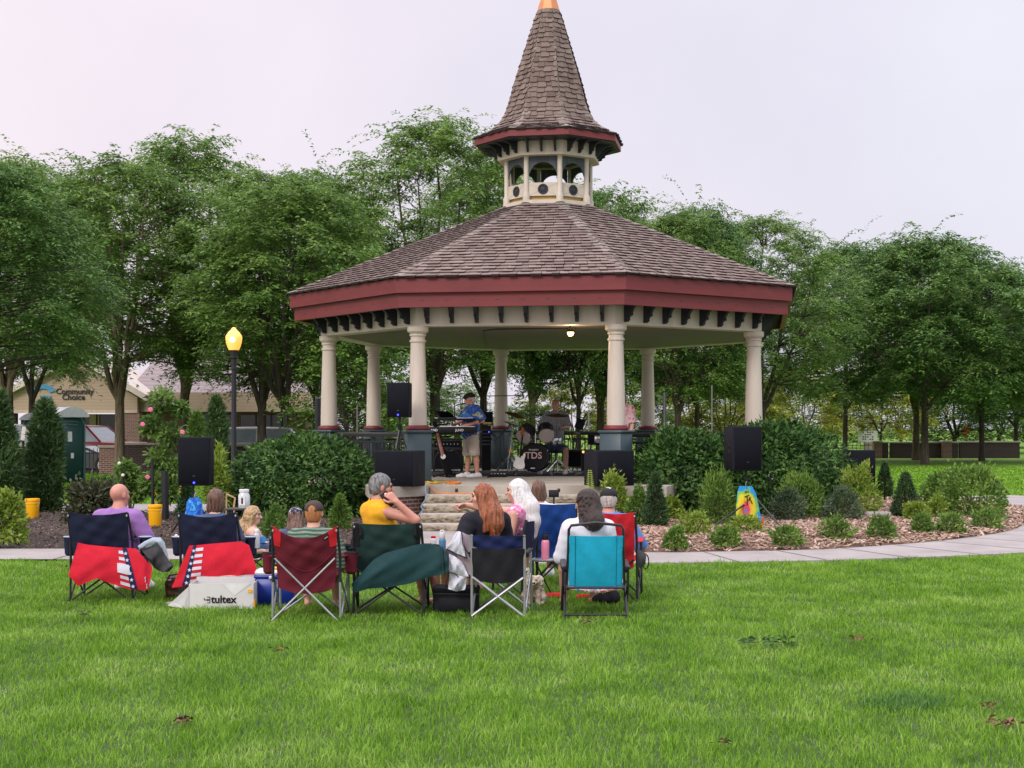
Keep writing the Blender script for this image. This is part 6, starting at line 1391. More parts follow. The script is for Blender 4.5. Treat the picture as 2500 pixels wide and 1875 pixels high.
o, fn, pc = drape('jacket', 'white and mauve jackets with dark piping hung beside the navy and black chair', 'jacket', [(1117,1297),(1128,1299),(1140,1305),(1164,1310)], [(1090,1340),(1112,1352),(1140,1402),(1166,1410)], 13.26, 'fab_mauve', fold=.02, seed=11)
drape('white_sleeve', None, None, [(1114,1298),(1121,1297),(1127,1300)], [(1091,1338),(1116,1352),(1137,1362)], 13.22, 'fab_white', par=o, fold=.015, seed=12)
drape('white_body', None, None, [(1096,1352),(1110,1358),(1128,1372)], [(1096,1396),(1118,1402),(1146,1410)], 13.24, 'fab_white', par=o, fold=.02, seed=13)
drape('white_hem', None, None, [(1098,1398),(1118,1404),(1140,1410)], [(1094,1438),(1114,1444),(1136,1440)], 13.28, 'fab_white', par=o, fold=.03, seed=14)
for pl in ([(1090,1340),(1112,1352),(1140,1362)], [(1127,1299),(1130,1330),(1148,1360),(1164,1360)], [(1097,1396),(1112,1401),(1120,1410)], [(1140,1408),(1156,1412),(1168,1404)]):
    MB().tube([at(x, y, 13.19) for x, y in pl], .005, 5).build('piping', MATS['fab_black'], o)
o, fn, pc = drape('mesh_pouch', 'grey mesh bag with a loop hanging from the right arm of the red chair', 'bag', [(1556,1342),(1566,1344),(1578,1352)], [(1556,1384),(1566,1388),(1576,1376)], 14.3, 'fab_grey', fold=.01, nu=10, nv=10, seed=3)
MB().tube([at(1572+8*math.cos(a)+4, 1371+18*math.sin(a), 14.3) for a in [k*.52 for k in range(13)]], .006, 5).build('loop', MATS['fab_black'], o)
# ---------------------------------------------------------------- things on the lawn, in the beds and on the tables
M('bucket_yellow', (.85,.42,.006), .4, .05); M('box_white', (.62,.61,.60), .75, .06, 5); M('box_inside', (.30,.25,.20), .85); M('leather_brown', (.09,.035,.02), .5, .2); M('cooler_blue', (.008,.028,.25), .35, .05); M('cooler_lid', (.66,.67,.68), .4); M('bottle_pink', (.68,.22,.33), .3, .05); M('bottle_blue', (.10,.24,.42), .35); M('clear_plastic', (.55,.58,.60), .15, .05, spec=.7); M('label_white', (.7,.7,.7), .5)
def bucket(label, x0, x1, y0, y1, Y):
    b = at((x0+x1)/2, y1, Y); r = (x1-x0)/2/F*Y; h = (y1-y0)/F*Y; o = thing('bucket', label, 'bucket', b, 'yellow buckets')
    MB().lathe([(r*.78,0),(r*.82,.01),(r*.93,h*.74),(r*.98,h*.75),(r*.98,h*.79),(r*.95,h*.80),(r*.97,h*.88),(r*1.0,h*.89),(r*1.0,h*.97),(r*.96,h),(r*.90,h),(r*.86,h*.9)], b, 26).build('pail', MATS['bucket_yellow'], o)
    MB().tube([b+V(r*math.cos(a)*1.02, -r*.3-.1*abs(math.sin(a))*r, h*.83-h*.35*math.sin(a)) for a in [math.pi*k/14 for k in range(15)]], .006, 5).build('handle', MATS['steel_grey'], o); return o
bucket('yellow bucket at the foot of the narrow cedar', 61, 97, 1217, 1267, 25.6); bucket('yellow bucket behind the bald man, beside the thick dark post', 361, 396, 1232, 1288, 23.4)
bucket('yellow bucket partly hidden behind the flowering shrub', 373, 397, 1187, 1226, 29.6); bucket('small distant yellow bucket under the black pole speaker', 434, 450, 1186, 1204, 33)
# printed carton
bx0, bx1, Yb = 461, 619, 13.75; A = at(bx0, 1478, Yb); B = at(bx1, 1482, Yb+.02); A.z = B.z = .0; d = (B-A).normalized(); n = V(-d.y, d.x, 0); Lb = (B-A).length; zt = .245
o = thing('cardboard_box', 'white cardboard carton printed tultex with open flaps on the grass', 'box', (A+B)/2); u = V(0,0,1)
def panel(name, p, q, z0, z1, m, par=o, th=.006, nn=None):
    nn = nn or n; return MB().prism([p+u*z0, q+u*z0, q+u*z1, p+u*z1], nn*th).build(name, MATS[m], par, smooth=False)
fp = panel('front_panel', A, B, 0, zt-.004, 'box_white'); panel('back_panel', A+n*.40, B+n*.40, 0, zt+.02, 'box_white'); panel('side_panel', A+n*.006, A+n*.40, 0, zt-.01, 'box_white', nn=d); panel('side_panel', B+n*.006-d*.006, B+n*.40-d*.006, 0, zt, 'box_white', nn=d)
MB().prism([A+n*.41+u*(zt+.022), B+n*.41+u*(zt+.022), B+n*.50+u*(zt+.085)+d*.02, A+n*.50+d*.22+u*(zt+.065)], n*.005).build('flap', MATS['box_white'], o, smooth=False)
MB().prism([A-n*.003+u*.215, A-n*.05-d*.15+u*.075, A-n*.06-d*.185+u*.045, A-n*.03-d*.04+u*.012, A-n*.003+u*.012], -n*.005).build('flap', MATS['box_white'], o, smooth=False)
MB().prism([A-d*.215+u*.06, A-d*.04+u*.006, A-d*.03-u*.0+n*.2, A-d*.2+u*.05+n*.2], u*.005).build('flap_inside', MATS['box_inside'], o, smooth=False)
MB().prism([A+d*(Lb*.52)-n*.001+u*zt, A+d*(Lb*.97)-n*.001+u*zt, A+d*(Lb*.71)-n*.001+u*.13], -n*.002).build('torn_patch', MATS['label_white'], fp, smooth=False)
tx = MB(); add_text(tx, 'tultex', .098, A+d*(Lb*.345)+u*.062-n*.004, d, u, bold=.0022, align='LEFT'); tx.build('printed_word', MATS['plastic_black'], fp, smooth=False)
lg = MB(); c = A+d*(Lb*.285)+u*.09-n*.004
for (x, z) in ((.012,.016),(.012,-.016)):
    for (w_, h_, dx, dz) in ((.030,.005,0,.011),(.030,.005,0,-.011),(.005,.027,.0125,0)): lg.box(c+d*(x+dx)+u*(z+dz), (w_,.003,h_), Matrix((d, n, u)).transposed())
lg.box(c-d*.014, (.034,.003,.005), Matrix((d, n, u)).transposed()); lg.box(c-d*.028+u*.008, (.005,.003,.02), Matrix((d, n, u)).transposed()); lg.build('printed_mark', MATS['plastic_black'], fp, smooth=False)
MB().box(B+V(.0,.03,.05)+d*.006, (.012,.05,.07)).build('yellow_sticker', MATS['bucket_yellow'], fp, smooth=False)
MB().box(B+V(-.03,.0,.17)-n*.006, (.04,.004,.03)).build('printed_sun', MATS['bucket_yellow'], fp, smooth=False)
o = thing('handbag', 'brown leather bag on the grass half under the second red chair bag', 'bag', gnd(432,1462)); c = o.location
S = SDF(.008); S.box(c+V(.06,.05,.11), (.16,.09,.10), Matrix.Rotation(.05,3,'Z'), .03).ell(c+V(-.04,.0,.16), (.06,.05,.07), None, .04); S.disp = lambda G: wob(G, .012, 26, 3); S.build('pouch', MATS['leather_brown'], o)
MB().tube([c+V(-.09,-.05,.02), c+V(-.10,-.06,.16), c+V(-.06,-.06,.24), c+V(.02,-.05,.25)], .010, 6).build('strap', MATS['leather_brown'], o); MB().box(c+V(-.07,-.055,.19), (.06,.02,.02), bev=.004).build('buckle', MATS['steel_grey'], o)
o = thing('cooler', 'blue cooler with a white lid between the carton and the maroon chair', 'cooler', V(wx(672,14.1), 14.1, 0)); c = V(wx(672,14.1), 14.15, 0)
MB().box(c+V(0,0,.135), (.37,.26,.27), bev=.02).build('body', MATS['cooler_blue'], o); MB().box(c+V(0,0,.278), (.385,.275,.03), bev=.008).build('rim', MATS['cooler_blue'], o); MB().box(c+V(0,0,.315), (.37,.26,.05), bev=.018).build('lid', MATS['cooler_lid'], o); MB().box(c+V(-.03,-.142,.272), (.03,.014,.03), bev=.005).build('latch', MATS['cooler_lid'], o)
o = thing('snack_packet', 'yellow snack packet lying on the white cooler lid', 'snack', c+V(0,0,.342)); S = SDF(.006); S.ell(c+V(-.02,-.03,.352), (.075,.05,.012), None, .01); S.disp = lambda G: wob(G, .006, 60, 2); S.build('packet', MATS['bucket_yellow'], o)
o = thing('cooler_bag', 'black soft cooler bag with a zip on the grass beside the green chair', 'bag', gnd(1113,1500)); c = gnd(1113,1498)+V(0,.10,0)
R = Matrix.Rotation(-.05, 3, 'Z'); S = SDF(.008); S.box(c+V(0,0,.115), (.205,.13,.115), R, .03); S.disp = lambda G: wob(G, .006, 22, 6); S.build('body', MATS['fab_black'], o)
S = SDF(.008); S.box(c+V(0,0,.212), (.212,.137,.03), R, .022); S.disp = lambda G: wob(G, .005, 24, 7); S.build('lid', MATS['fab_black'], o)
MB().tube([c+R @ V(x, y, .182) for x, y in ((-.21,-.139),(.21,-.139),(.216,.1))], .005, 5).build('zip', MATS['steel_dark'], o); MB().box(c+R @ V(.0,-.136,.09), (.30,.012,.12), R, bev=.005).build('pocket', MATS['fab_black'], o); MB().box(c+R @ V(-.05,-.06,.247), (.10,.03,.012), R, bev=.004).build('grip', MATS['plastic_black'], o); MB().box(c+R @ V(-.01,-.13,.243), (.03,.008,.014), R).build('tag', MATS['label_white'], o)
def flask(name, label, b, r, h, m, cap, loop=False, lab=None):
    o = thing(name, label, 'bottle', b); MB().lathe([(r*.92,0),(r,.008),(r,h*.68),(r*.9,h*.74),(r*.72,h*.78)], b, 20).build('bottle', MATS[m], o); MB().lathe([(r*.74,h*.782),(r*.78,h*.80),(r*.78,h*.95),(r*.6,h),(.004,h)], b, 18).build('cap', MATS[cap], o)
    if loop: MB().tube([b+V(math.cos(a)*r*.7, 0, h*.95+math.sin(a)*h*.12) for a in [math.pi*k/8 for k in range(9)]], .006, 5).build('loop', MATS[cap], o)
    return o
flask('flask', 'pink insulated bottle with a black lid on the small grey side table', V(wx(1331,14.75), 14.72, .388), .040, .24, 'bottle_pink', 'plastic_black', True)
flask('flask', 'blue bottle with a white spout standing by the arm of the green chair', at(1080,1366,14.0), .034, .26, 'bottle_blue', 'label_white', True)
flask('water_bottle', 'clear water bottle in the cup holder on the right arm of the second chair', at(627,1338,14.56), .030, .19, 'clear_plastic', 'label_white')
flask('drink_can', 'small red topped drink behind the green chair arm', at(1058,1334,14.1), .03, .10, 'label_white', 'fab_red')
o = thing('face_mask', 'white crumpled face mask in the left cup holder of the second chair', 'mask', at(441,1318,14.5)); S = SDF(.006); S.ell(at(441,1317,14.55), (.05,.03,.035), None, .01).ell(at(430,1308,14.55), (.018,.018,.016), None, .004); S.disp = lambda G: wob(G, .006, 55, 4); S.build('mask', MATS['label_white'], o)
o = thing('paper_tissue', 'white crumpled tissue in the left cup holder of the leftmost chair', 'tissue', at(188,1318,14.5)); S = SDF(.006); S.ell(at(182,1316,14.55), (.03,.025,.022), None, .01); S.disp = lambda G: wob(G, .007, 60, 5); S.build('tissue', MATS['label_white'], o)
# table with jar
o = thing('side_table', 'small dark table with a big lidded jar behind the second chair', 'table', V(wx(588,19.8), 19.8, .03)); zt = H-(1240-YH)/F*19.8
MB().box(V(wx(588,19.8), 19.8, zt-.012), (.36,.36,.024), bev=.006).build('top', MATS['wood_dark'] if 'wood_dark' in MATS else M('wood_dark', (.03,.022,.018), .5), o)
for a in (-1,1):
    for b in (-1,1): MB().tube([V(wx(588,19.8)+a*.15, 19.8+b*.15, zt-.024), V(wx(588,19.8)+a*.16, 19.8+b*.16, .03)], .014, 6).build('leg', MATS['steel_dark'], o)
b = V(wx(596,19.75), 19.75, zt+.001); o = thing('jar', 'big clear tip jar with a white lid and label on the small dark table', 'jar', b)
MB().lathe([(.07,0),(.078,.012),(.078,.17),(.06,.20),(.058,.215)], b, 20).build('glass', MATS['clear_plastic'], o); MB().lathe([(.062,.2155),(.066,.22),(.066,.248),(.06,.252),(.002,.252)], b, 20).build('lid', MATS['label_white'], o); MB().box(b+V(-.012,-.080,.10), (.075,.004,.12)).build('label', MATS['label_white'], o); MB().box(b+V(-.012,-.084,.10), (.022,.003,.08)).build('label_print', MATS['plastic_black'], o)
o = thing('wooden_frame', 'small wooden frame leaning beside the jar table', 'frame', V(wx(566,20.2), 20.2, .03)); p = [at(553,1206,20.2), at(574,1216,20.2), at(571,1238,20.2)]
MB().tube(p, .014, 5).build('frame', M('wood_pale', (.42,.28,.16), .6), o); MB().tube([p[0], V(p[0].x-.02, 20.25, .03)], .012, 5).build('leg', MATS['wood_pale'], o); MB().tube([p[2], V(p[2].x, 20.3, .03)], .012, 5).build('leg', MATS['wood_pale'], o)
# footwear left on the grass and odd scraps
for (x, y, lb) in ((1352,1462,'orange-red sandal on the grass beside the dog'),(1428,1466,'orange-red sandal on the grass under the turquoise chair')):
    c = gnd(x, y); o = thing('sandal', lb, 'sandal', c, 'orange-red sandals'); S = SDF(.007); S.cone(c+V(-.06,0,.03), c+V(.09,.04,.025), .03, .035, .02).cut(c+V(0,0,.012), (0,0,-1)); S.build('sole', MATS['fab_red'], o)
o = thing('shoulder_bag', 'navy bag slumped on the grass under the turquoise chair', 'bag', gnd(1480,1480)); c = gnd(1482,1482)+V(0,.2,0); S = SDF(.009); S.ell(c+V(0,0,.05), (.14,.09,.06), None, .03).ell(c+V(.07,0,.09), (.06,.06,.05), None, .05); S.disp = lambda G: wob(G, .012, 24, 2); S.build('pouch', MATS['fab_black'], o)
# dead leaves and a broken twig on the lawn
MI('dead_leaf', [(.06,.035,.016), (.13,.075,.035), (.22,.14,.07), (.09,.055,.03)], .8)
def litter(label, x, y, w, n, mat='dead_leaf', twig=False, cat='leaves'):
    c = gnd(x, y); r = w/F*c.y/2; o = thing('leaf_clump', label, cat, c, 'leaf litter on the lawn'); rng = np.random.default_rng(int(x))
    P = np.array(list(c))+rng.normal(0,1,(n,3))*np.array([r*.5, r*.45, .010]); P[:,2] = np.abs(P[:,2])+(.07 if twig else .052); A = rng.normal(0,1,(n,3)); A[:,2] *= .4; N = rng.normal(0,.6,(n,3)); N[:,2] += .8
    v, f = leaf_arrays(P, A, N, rng.uniform(.028,.06,n)*(1.6 if twig else 1), rng.uniform(.014,.03,n)*(1.5 if twig else 1), rng, .6); npmesh('leaves', v, f, MATS[mat], o)
    if twig: MB().tube([c+V(-r,.05,.05), c+V(-.4*r,.0,.065), c+V(.3*r,.04,.06), c+V(r,-.06,.045)], .003, 5).build('twig', MATS['stem'], o)
litter('brown leaf clump in the grass at the lower left', 447, 1783, 40, 26); litter('largest brown leaf clump at the lower right corner', 2462, 1790, 48, 34); litter('brown leaf clump just left of the largest one', 2412, 1786, 26, 12); litter('pale brown leaf near the right edge above the largest clump', 2415, 1748, 30, 9)
litter('brown leaf clump in the right middle of the lawn', 2098, 1577, 52, 18); litter('brown leaves behind the turquoise chair on open grass', 1437, 1532, 44, 16); litter('brown leaves near the bottom edge, right of centre', 1766, 1838, 34, 9); litter('leafy green twig lying on the lawn right of the chairs', 1880, 1588, 150, 46, 'leaf_hedge', True, 'twig'); litter('thin brown leaves in the left middle of the lawn', 690, 1602, 50, 9); litter('pale green sprig in the grass behind the leftmost chair', 205, 1518, 44, 18, 'leaf_fresh', True, 'twig'); litter('brown leaves beside the path at the left', 160, 1395, 40, 14)
# ---- loudspeakers
M('speaker_black', (.011,.012,.016), .7, .15, 30, .3, 200, spec=.15); M('speaker_grille', (.008,.009,.013), .8, .1, spec=.1); MEMIT('blue_led', (.03,.04,1.0), 6)
def speaker(name, label, c, w, d, h, rot, grips=(), led=False, group='loudspeakers', handle=False):
    o = thing(name, label, 'loudspeaker', c, group, rot)
    MB().box((0,0,h/2), (w,d,h), bev=.015).build('cabinet', MATS['speaker_black'], o, world=False); MB().box((0,-d/2-.004,h/2+.01), (w*.93,.014,h*.93), bev=.006).build('grille', MATS['speaker_grille'], o, world=False)
    MB().box((0,-d/2-.014,h*.20), (.04,.006,.02)).build('badge', MATS['steel_dark'], o, world=False)
    if led: MB().ball((0,-d/2-.012,.045), .016, 8).build('led', MATS['blue_led'], o, world=False)
    for k in grips:
        for z in (.42,.56): MB().box((k*(w/2+.001), -d*.1, h*z), (.012,.08,.07), bev=.004).build('grip', MATS['plastic_black'], o, world=False)
    return o
def stand(label, c, ztop, spread=.5, rot=0, group='speaker stands'):
    o = thing('speaker_stand', label, 'stand', c, group); c = Vector(c); MB().tube([c+V(0,0,.12), c+V(0,0,ztop)], .019, 8).build('pole', MATS['steel_dark'], o)
    hub = c+V(0,0,min(.75,(ztop)*.7)); MB().lathe([(.035,-.05),(.04,0),(.035,.05)], hub, 10).build('collar', MATS['plastic_black'], o)
    for k in range(3): a = rot+k*2.094; MB().tube([hub, c+V(math.cos(a)*spread, math.sin(a)*spread, .02)], .014, 6).build('leg', MATS['steel_dark'], o)
    return o
def spk_px(label, x0, x1, y0, y1, Y, d, rot=0, grips=(), led=False):
    w = (x1-x0)/F*Y; h = (y1-y0)/F*Y; b = at((x0+x1)/2, y1, Y); return speaker('loudspeaker', label, (b.x, b.y+d/2, b.z), w, d, h, math.radians(rot), grips, led)
spk_px('black speaker on a pole at the left, blue light at its base', 432, 511, 1067, 1186, 21.5, .40, 4, led=True); stand('tripod stand of the left pole speaker, half behind the blue shirt', V(wx(472,21.7), 21.7, .1), at(472,1186,21.7).z-.1, .45, .5)
spk_px('black speaker on a pole on the stage, in front of the front left column', 946, 1001, 934, 1019, 26.0, .36, -4, led=True); stand('thin pole carrying the stage speaker, standing on the left subwoofer', V(wx(976,26.2), 26.2, SZ+.6), at(976,1019,26.2).z-SZ-.6, .12)
spk_px('black speaker on a pole among the shrubs at the right', 1780, 1856, 1041, 1150, 23.4, .40, 14, grips=(-1,)); stand('tripod stand under the right pole speaker with the tie-dye shirt', V(wx(1822,23.6), 23.6, .1), at(1822,1150,23.6).z-.1, .72, 3.35)
spk_px('low black speaker behind the lime green shrub at the right', 2070, 2133, 1099, 1185, 27.5, .5, 16, grips=(-1,))
b = V(wx(973,24.75), 25.05, SZ+.002); sub1 = speaker('loudspeaker', 'big black subwoofer on the concrete wing left of the steps', b, .72, .55, .60, math.radians(-16), grips=(1,))
b = V(wx(1490,24.9), 25.25, SZ+.002); speaker('loudspeaker', 'big black subwoofer right of the steps behind the leafy shrub', b, .70, .55, .60, math.radians(20), grips=(-1,))
# ---- tie-dye shirts on hangers
def MTIE(name, cols, pos, cx, sc, dist=.6):
    m, nt, p = nodes(name); tc = nt.nodes.new('ShaderNodeTexCoord'); mp = nt.nodes.new('ShaderNodeMapping'); mp.inputs['Location'].default_value = cx; mp.inputs['Scale'].default_value = sc; nt.links.new(tc.outputs['Object'], mp.inputs[0])
    L = nd(nt, 'ShaderNodeVectorMath', operation='LENGTH'); nt.links.new(mp.outputs[0], L.inputs[0]); n = noise(nt, tc.outputs['Object'], 9, 3)
    a = nd(nt, 'ShaderNodeMath', operation='MULTIPLY_ADD'); nt.links.new(n, a.inputs[0]); a.inputs[1].default_value = dist; nt.links.new(L.outputs['Value'], a.inputs[2]); s_ = nd(nt, 'ShaderNodeMath', operation='SUBTRACT'); nt.links.new(a.outputs[0], s_.inputs[0]); s_.inputs[1].default_value = dist*.5
    nt.links.new(ramp(nt, s_.outputs[0], cols, pos), p.inputs['Base Color']); p.inputs['Roughness'].default_value = .85
MTIE('tie_rainbow', [(.05,.20,.55), (.60,.03,.10), (.70,.45,.02), (.62,.60,.02), (.16,.42,.10), (.01,.25,.55), (.03,.12,.45)], [0,.09,.18,.27,.35,.40,1], (0,0,-.38), (2.0,0,1.1), .35); MPRINT('tie_blue', [(.01,.05,.42), (.02,.20,.62), (.01,.10,.52), (.05,.36,.70)], 10, [0,.42,.5,.6])
def hung_shirt(label, top, pts_l, pts_r, Y, mat, mark=None):
    n_ = len(pts_l)-1; c = at(*top, Y); o = thing('t_shirt', label, 'shirt', (c.x, c.y, .06))
    def fn(u, v):
        x = v*n_; i = min(int(x), n_-1); t = x-i; a = (pts_l[i][0]+(pts_l[i+1][0]-pts_l[i][0])*t, pts_l[i][1]+(pts_l[i+1][1]-pts_l[i][1])*t); b = (pts_r[i][0]+(pts_r[i+1][0]-pts_r[i][0])*t, pts_r[i][1]+(pts_r[i+1][1]-pts_r[i][1])*t)
        return at(a[0]+(b[0]-a[0])*u, a[1]+(b[1]-a[1])*u, Y-.05*math.sin(math.pi*u)+.012*math.sin(13*u+3*v)*v+.008*math.sin(24*u-5*v)*v)
    bd_ = MB().grid(fn, 24, 24, .03, (0,1,0)).build('cloth', MATS[mat], o); MB().tube([c+V(-.11,.01,-.06), c+V(0,.01,-.02), c+V(.11,.01,-.06)], .006, 5).build('hanger', MATS['plastic_black'], o); MB().tube([c+V(0,.01,-.02), c+V(0,.01,.05), c+V(.02,.05,.08)], .004, 5).build('hook', MATS['steel_grey'], o)
    return o, fn, bd_
o, fn, bd_ = hung_shirt('rainbow tie-dye t-shirt hanging on the right speaker stand', (1821,1188), [(1806,1187),(1801,1200),(1798,1235),(1797,1262)], [(1836,1187),(1846,1205),(1853,1240),(1860,1272)], 23.15, 'tie_rainbow')
MB().grid(lambda u, v: at(1850+14*u+3*v, 1262+26*v+2*u, 23.2-.02*math.sin(3*u)), 6, 8, .02, (0,1,0)).build('sleeve_end', M('tie_orange', (.62,.16,.03), .85, .4, 20), o)
mk_ = MB()
for pl in ([(.36,.44),(.62,.38)], [(.50,.40),(.48,.62)], [(.60,.44),(.72,.58)], [(.55,.52),(.66,.42)], [(.42,.34),(.42,.28)], [(.50,.32),(.50,.26)], [(.58,.31),(.58,.25)]): mk_.tube([fn(u, v)+V(0,-.012,0) for u, v in pl], .008, 5)
mk_.build('printed_mark', MATS['plastic_black'], bd_)
o, fn, bd_ = hung_shirt('blue tie-dye t-shirt hanging on the left speaker stand beside the second chair', (474,1216), [(462,1216),(456,1226),(451,1262),(449,1310)], [(484,1214),(492,1226),(496,1262),(498,1310)], 20.9, 'tie_blue')
MB().tube([at(1817,1232,23.1), at(1734,1290,22.8)], .016, 6).build('stand_leg', MATS['steel_dark'], [q for q in bpy.data.objects if q.get('label','').startswith('tripod stand under the right')][0])
MB().tube([at(1852,1270,23.3), at(1874,1306,23.2)], .016, 6).build('stand_leg', MATS['steel_dark'], [q for q in bpy.data.objects if q.get('label','').startswith('tripod stand under the right')][0])
# ---------------------------------------------------------------- the band's gear on the stage
def sx(x, y): return gnd(x, y, SZ)       # point on the stage floor under a photo pixel
def YS(y): return (H-SZ)*F/(y-YH)
M('carpet_black', (.014,.013,.014), .95, .3, 30); M('amp_black', (.012,.012,.014), .75, .2, 40, .4, 120); M('chrome', (.55,.56,.58), .2, metal=.9); M('cymbal', (.14,.07,.035), .35, .25, 20, metal=.6); M('cymbal_pale', (.5,.52,.45), .25, metal=.7); M('drum_head', (.46,.40,.39), .5, .05); M('guitar_white', (.68,.65,.62), .25, .03); M('wood_neck', (.30,.10,.03), .4, .15); M('cord_orange', (.75,.20,.02), .5); M('cord_yellow', (.65,.42,.03), .5); M('cord_blue', (.20,.30,.42), .5); M('amp_cream', (.55,.40,.17), .5); M('sticker_pink', (.55,.27,.22), .6, .4, 30); MEMIT('amp_glow', (1,.5,.12), 1.6); M('gear_red', (.18,.02,.02), .5)
MB().grid(lambda u, v: V(-2.1+4.9*u+.03*math.sin(9*v), 30.0+3.6*v+.10*u-.35*(1-u)*0, SZ+.008), 6, 4, .006, (0,0,-1)).build('stage_carpet', MATS['carpet_black'], None, smooth=False)
tag(bpy.data.objects['stage_carpet'], 'black carpet laid on the stage under the drum kit and amplifiers', 'carpet')
def cab(name, label, x0, x1, y0, y1, Y, d, mat='amp_black', cat='amplifier', parts=()):
    c = at((x0+x1)/2, y1, Y); w = (x1-x0)/F*Y; h = (y1-y0)/F*Y; o = thing(name, label, cat, (c.x, Y, c.z)); MB().box((0,d/2,h/2), (w,d,h), bev=.012).build('cabinet', MATS[mat], o, world=False)
    MB().box((0,-.004,h*.46), (w*.92,.012,h*.84)).build('grille', MATS['speaker_grille'], o, world=False); return o, w, h
o, w, h = cab('bass_cabinet', 'tall black bass speaker cabinet with a script badge beside the keyboard player', 1057, 1129, 1091, 1151, 30.6, .4)
MB().tube([V(w*(-.06+.035*k), -.013, h*(.86+.035*math.sin(2.3*k))) for k in range(8)], .006, 5).build('script_badge', MATS['chrome'], o, world=False)
MB().box((0,-.006,.03), (w*.86,.012,.03)).build('kick_strip', MATS['chrome'], o, world=False); MB().lathe([(.27,0),(.28,.006),(.27,.012)], (0,-.006,h*.40), 24, Matrix.Rotation(math.pi/2,3,'X'), cap=False).build('cone_ring', MATS['steel_dark'], o, world=False)
o, w, h = cab('amp_head', 'amplifier head with a row of knobs on the tall bass cabinet', 1058, 1127, 1075, 1090.6, 30.6, .35)
for k in range(7): MB().lathe([(.014,0),(.012,.02),(.002,.022)], (-w*.38+w*.125*k, -.012, h*.4), 8, Matrix.Rotation(math.pi/2,3,'X')).build('knob', MATS['chrome'], o, world=False)
o, w, h = cab('combo_amp', 'combo amplifier with a cream badge strip behind the keyboard player', 1177, 1203, 1005, 1038, 31.2, .3)
MB().box((-.0,-.012,h*.14), (w*.8,.012,h*.17), bev=.004).build('badge_strip', MATS['amp_cream'], o, world=False)
o, w, h = cab('equipment_rack', 'black equipment rack under the combo amplifier', 1176, 1198, 1039, 1149, 31.2, .4)
for k in range(5): MB().box((0,-.014,h*(.9-.08*k)), (w*.86,.014,.045), bev=.004).build('rack_unit', MATS['steel_dark'], o, world=False)
MB().ball((w*.3,-.02,h*.86), .014, 6).build('led', MATS['blue_led'], o, world=False)
o, w, h = cab('mixer_case', 'black mixer case at the right of the stage beside the front right column', 1437, 1467, 1058, 1086, 30.5, .4); MB().box((.05,-.014,h*.5), (w*.45,.012,h*.7), bev=.01).build('window', MATS['chrome'], o, world=False)
o, w, h = cab('guitar_amp', 'dark amplifier with a glowing orange panel at the right edge of the stage', 1420, 1452, 1098, 1150, 30.2, .35); MB().box((-w*.25,-.016,h*.9), (w*.42,.014,h*.10)).build('lit_panel', MATS['amp_glow'], o, world=False)
o, w, h = cab('road_case', 'low grey road case behind the drummer leg', 1388, 1424, 1098, 1140, 31.6, .4, 'steel_dark')
# keyboards on a column stand
def key(label, x0, x1, y0, y1, Y, texts=(), yaw=0):
    a, b = at(x0, y1, Y), at(x1, y1, Y); h = (y1-y0)/F*Y; c = (a+b)/2; w = (b-a).length; o = thing('keyboard', label, 'keyboard', c, 'stage keyboards')
    MB().box((0,.16,h/2), (w,.33,h), bev=.008).build('case', MATS['plastic_black'], o, world=False); MB().box((0,.23,h+.006), (w*.9,.15,.012)).build('white_keys', MATS['label_white'], o, world=False)
    for t, x, s in texts: mb = MB(); add_text(mb, t, s, V(x*w, -.004, h*.28), (1,0,0), (0,0,1), bold=.0012); mb.build('brand_letters', MATS['label_white'], o, world=False, smooth=False)
key('lower stage keyboard with white letters on its back', 1040, 1164, 1042, 1057, 28.5, (('ROLAND',-.40,.062),('JUNO',.16,.062))); key('upper slim keyboard above the lettered one', 1055, 1160, 1021, 1026, 28.7)
o = thing('keyboard_stand', 'leaning black column stand with a pink lettered sticker carrying the keyboards', 'stand', sx(1096,1166)); b = Vector(o.location)
tp = at(1060,1028,28.55); MB().tube([b+V(0,0,.06), b+(tp-b)*.35, tp], [.10,.085,.045], 8, sq=.6).build('column', MATS['plastic_black'], o)
pc = MB().tube([b+(tp-b)*.40-V(0,.075,0), b+(tp-b)*.80-V(0,.055,0)], [.045,.04], 8, sq=.35).build('sticker', MATS['sticker_pink'], o)
mb = MB().lathe([(.05,0),(.05,.012),(.03,.014)], b+(tp-b)*.38-V(0,.09,0), 14, Matrix.Rotation(math.pi/2,3,'X')); mb.build('round_badge', MATS['label_white'], o)
for k in range(4): MB().tube([b+(tp-b)*(.46+.085*k)+V(-.022,-.088,0), b+(tp-b)*(.46+.085*k)+V(.02,-.086,.02)], .006, 4).build('sticker_letter', MATS['plastic_black'], pc)
for k in range(3): a = .6+k*2.09; MB().tube([b+V(0,0,.08), b+V(math.cos(a)*.36, math.sin(a)*.3, .02)], .02, 6).build('foot', MATS['plastic_black'], o)
for z in (.72,.93): MB().tube([b+(tp-b)*z, b+(tp-b)*z+V(.25,.16,.02)], .016, 6).build('arm', MATS['plastic_black'], o)
o = thing('laptop', 'open black laptop on the upper keyboard', 'laptop', at(1084,1021,28.8)); a = at(1058,1004,28.6); MB().prism([at(1062,1004,28.7), at(1094,1005,28.7), at(1112,1019,28.95), at(1076,1019,28.95)], (0,.012,.008)).build('screen', MATS['plastic_black'], o, smooth=False); MB().box(at(1092,1020.5,28.85), (.36,.24,.016), bev=.004).build('base', MATS['plastic_black'], o)
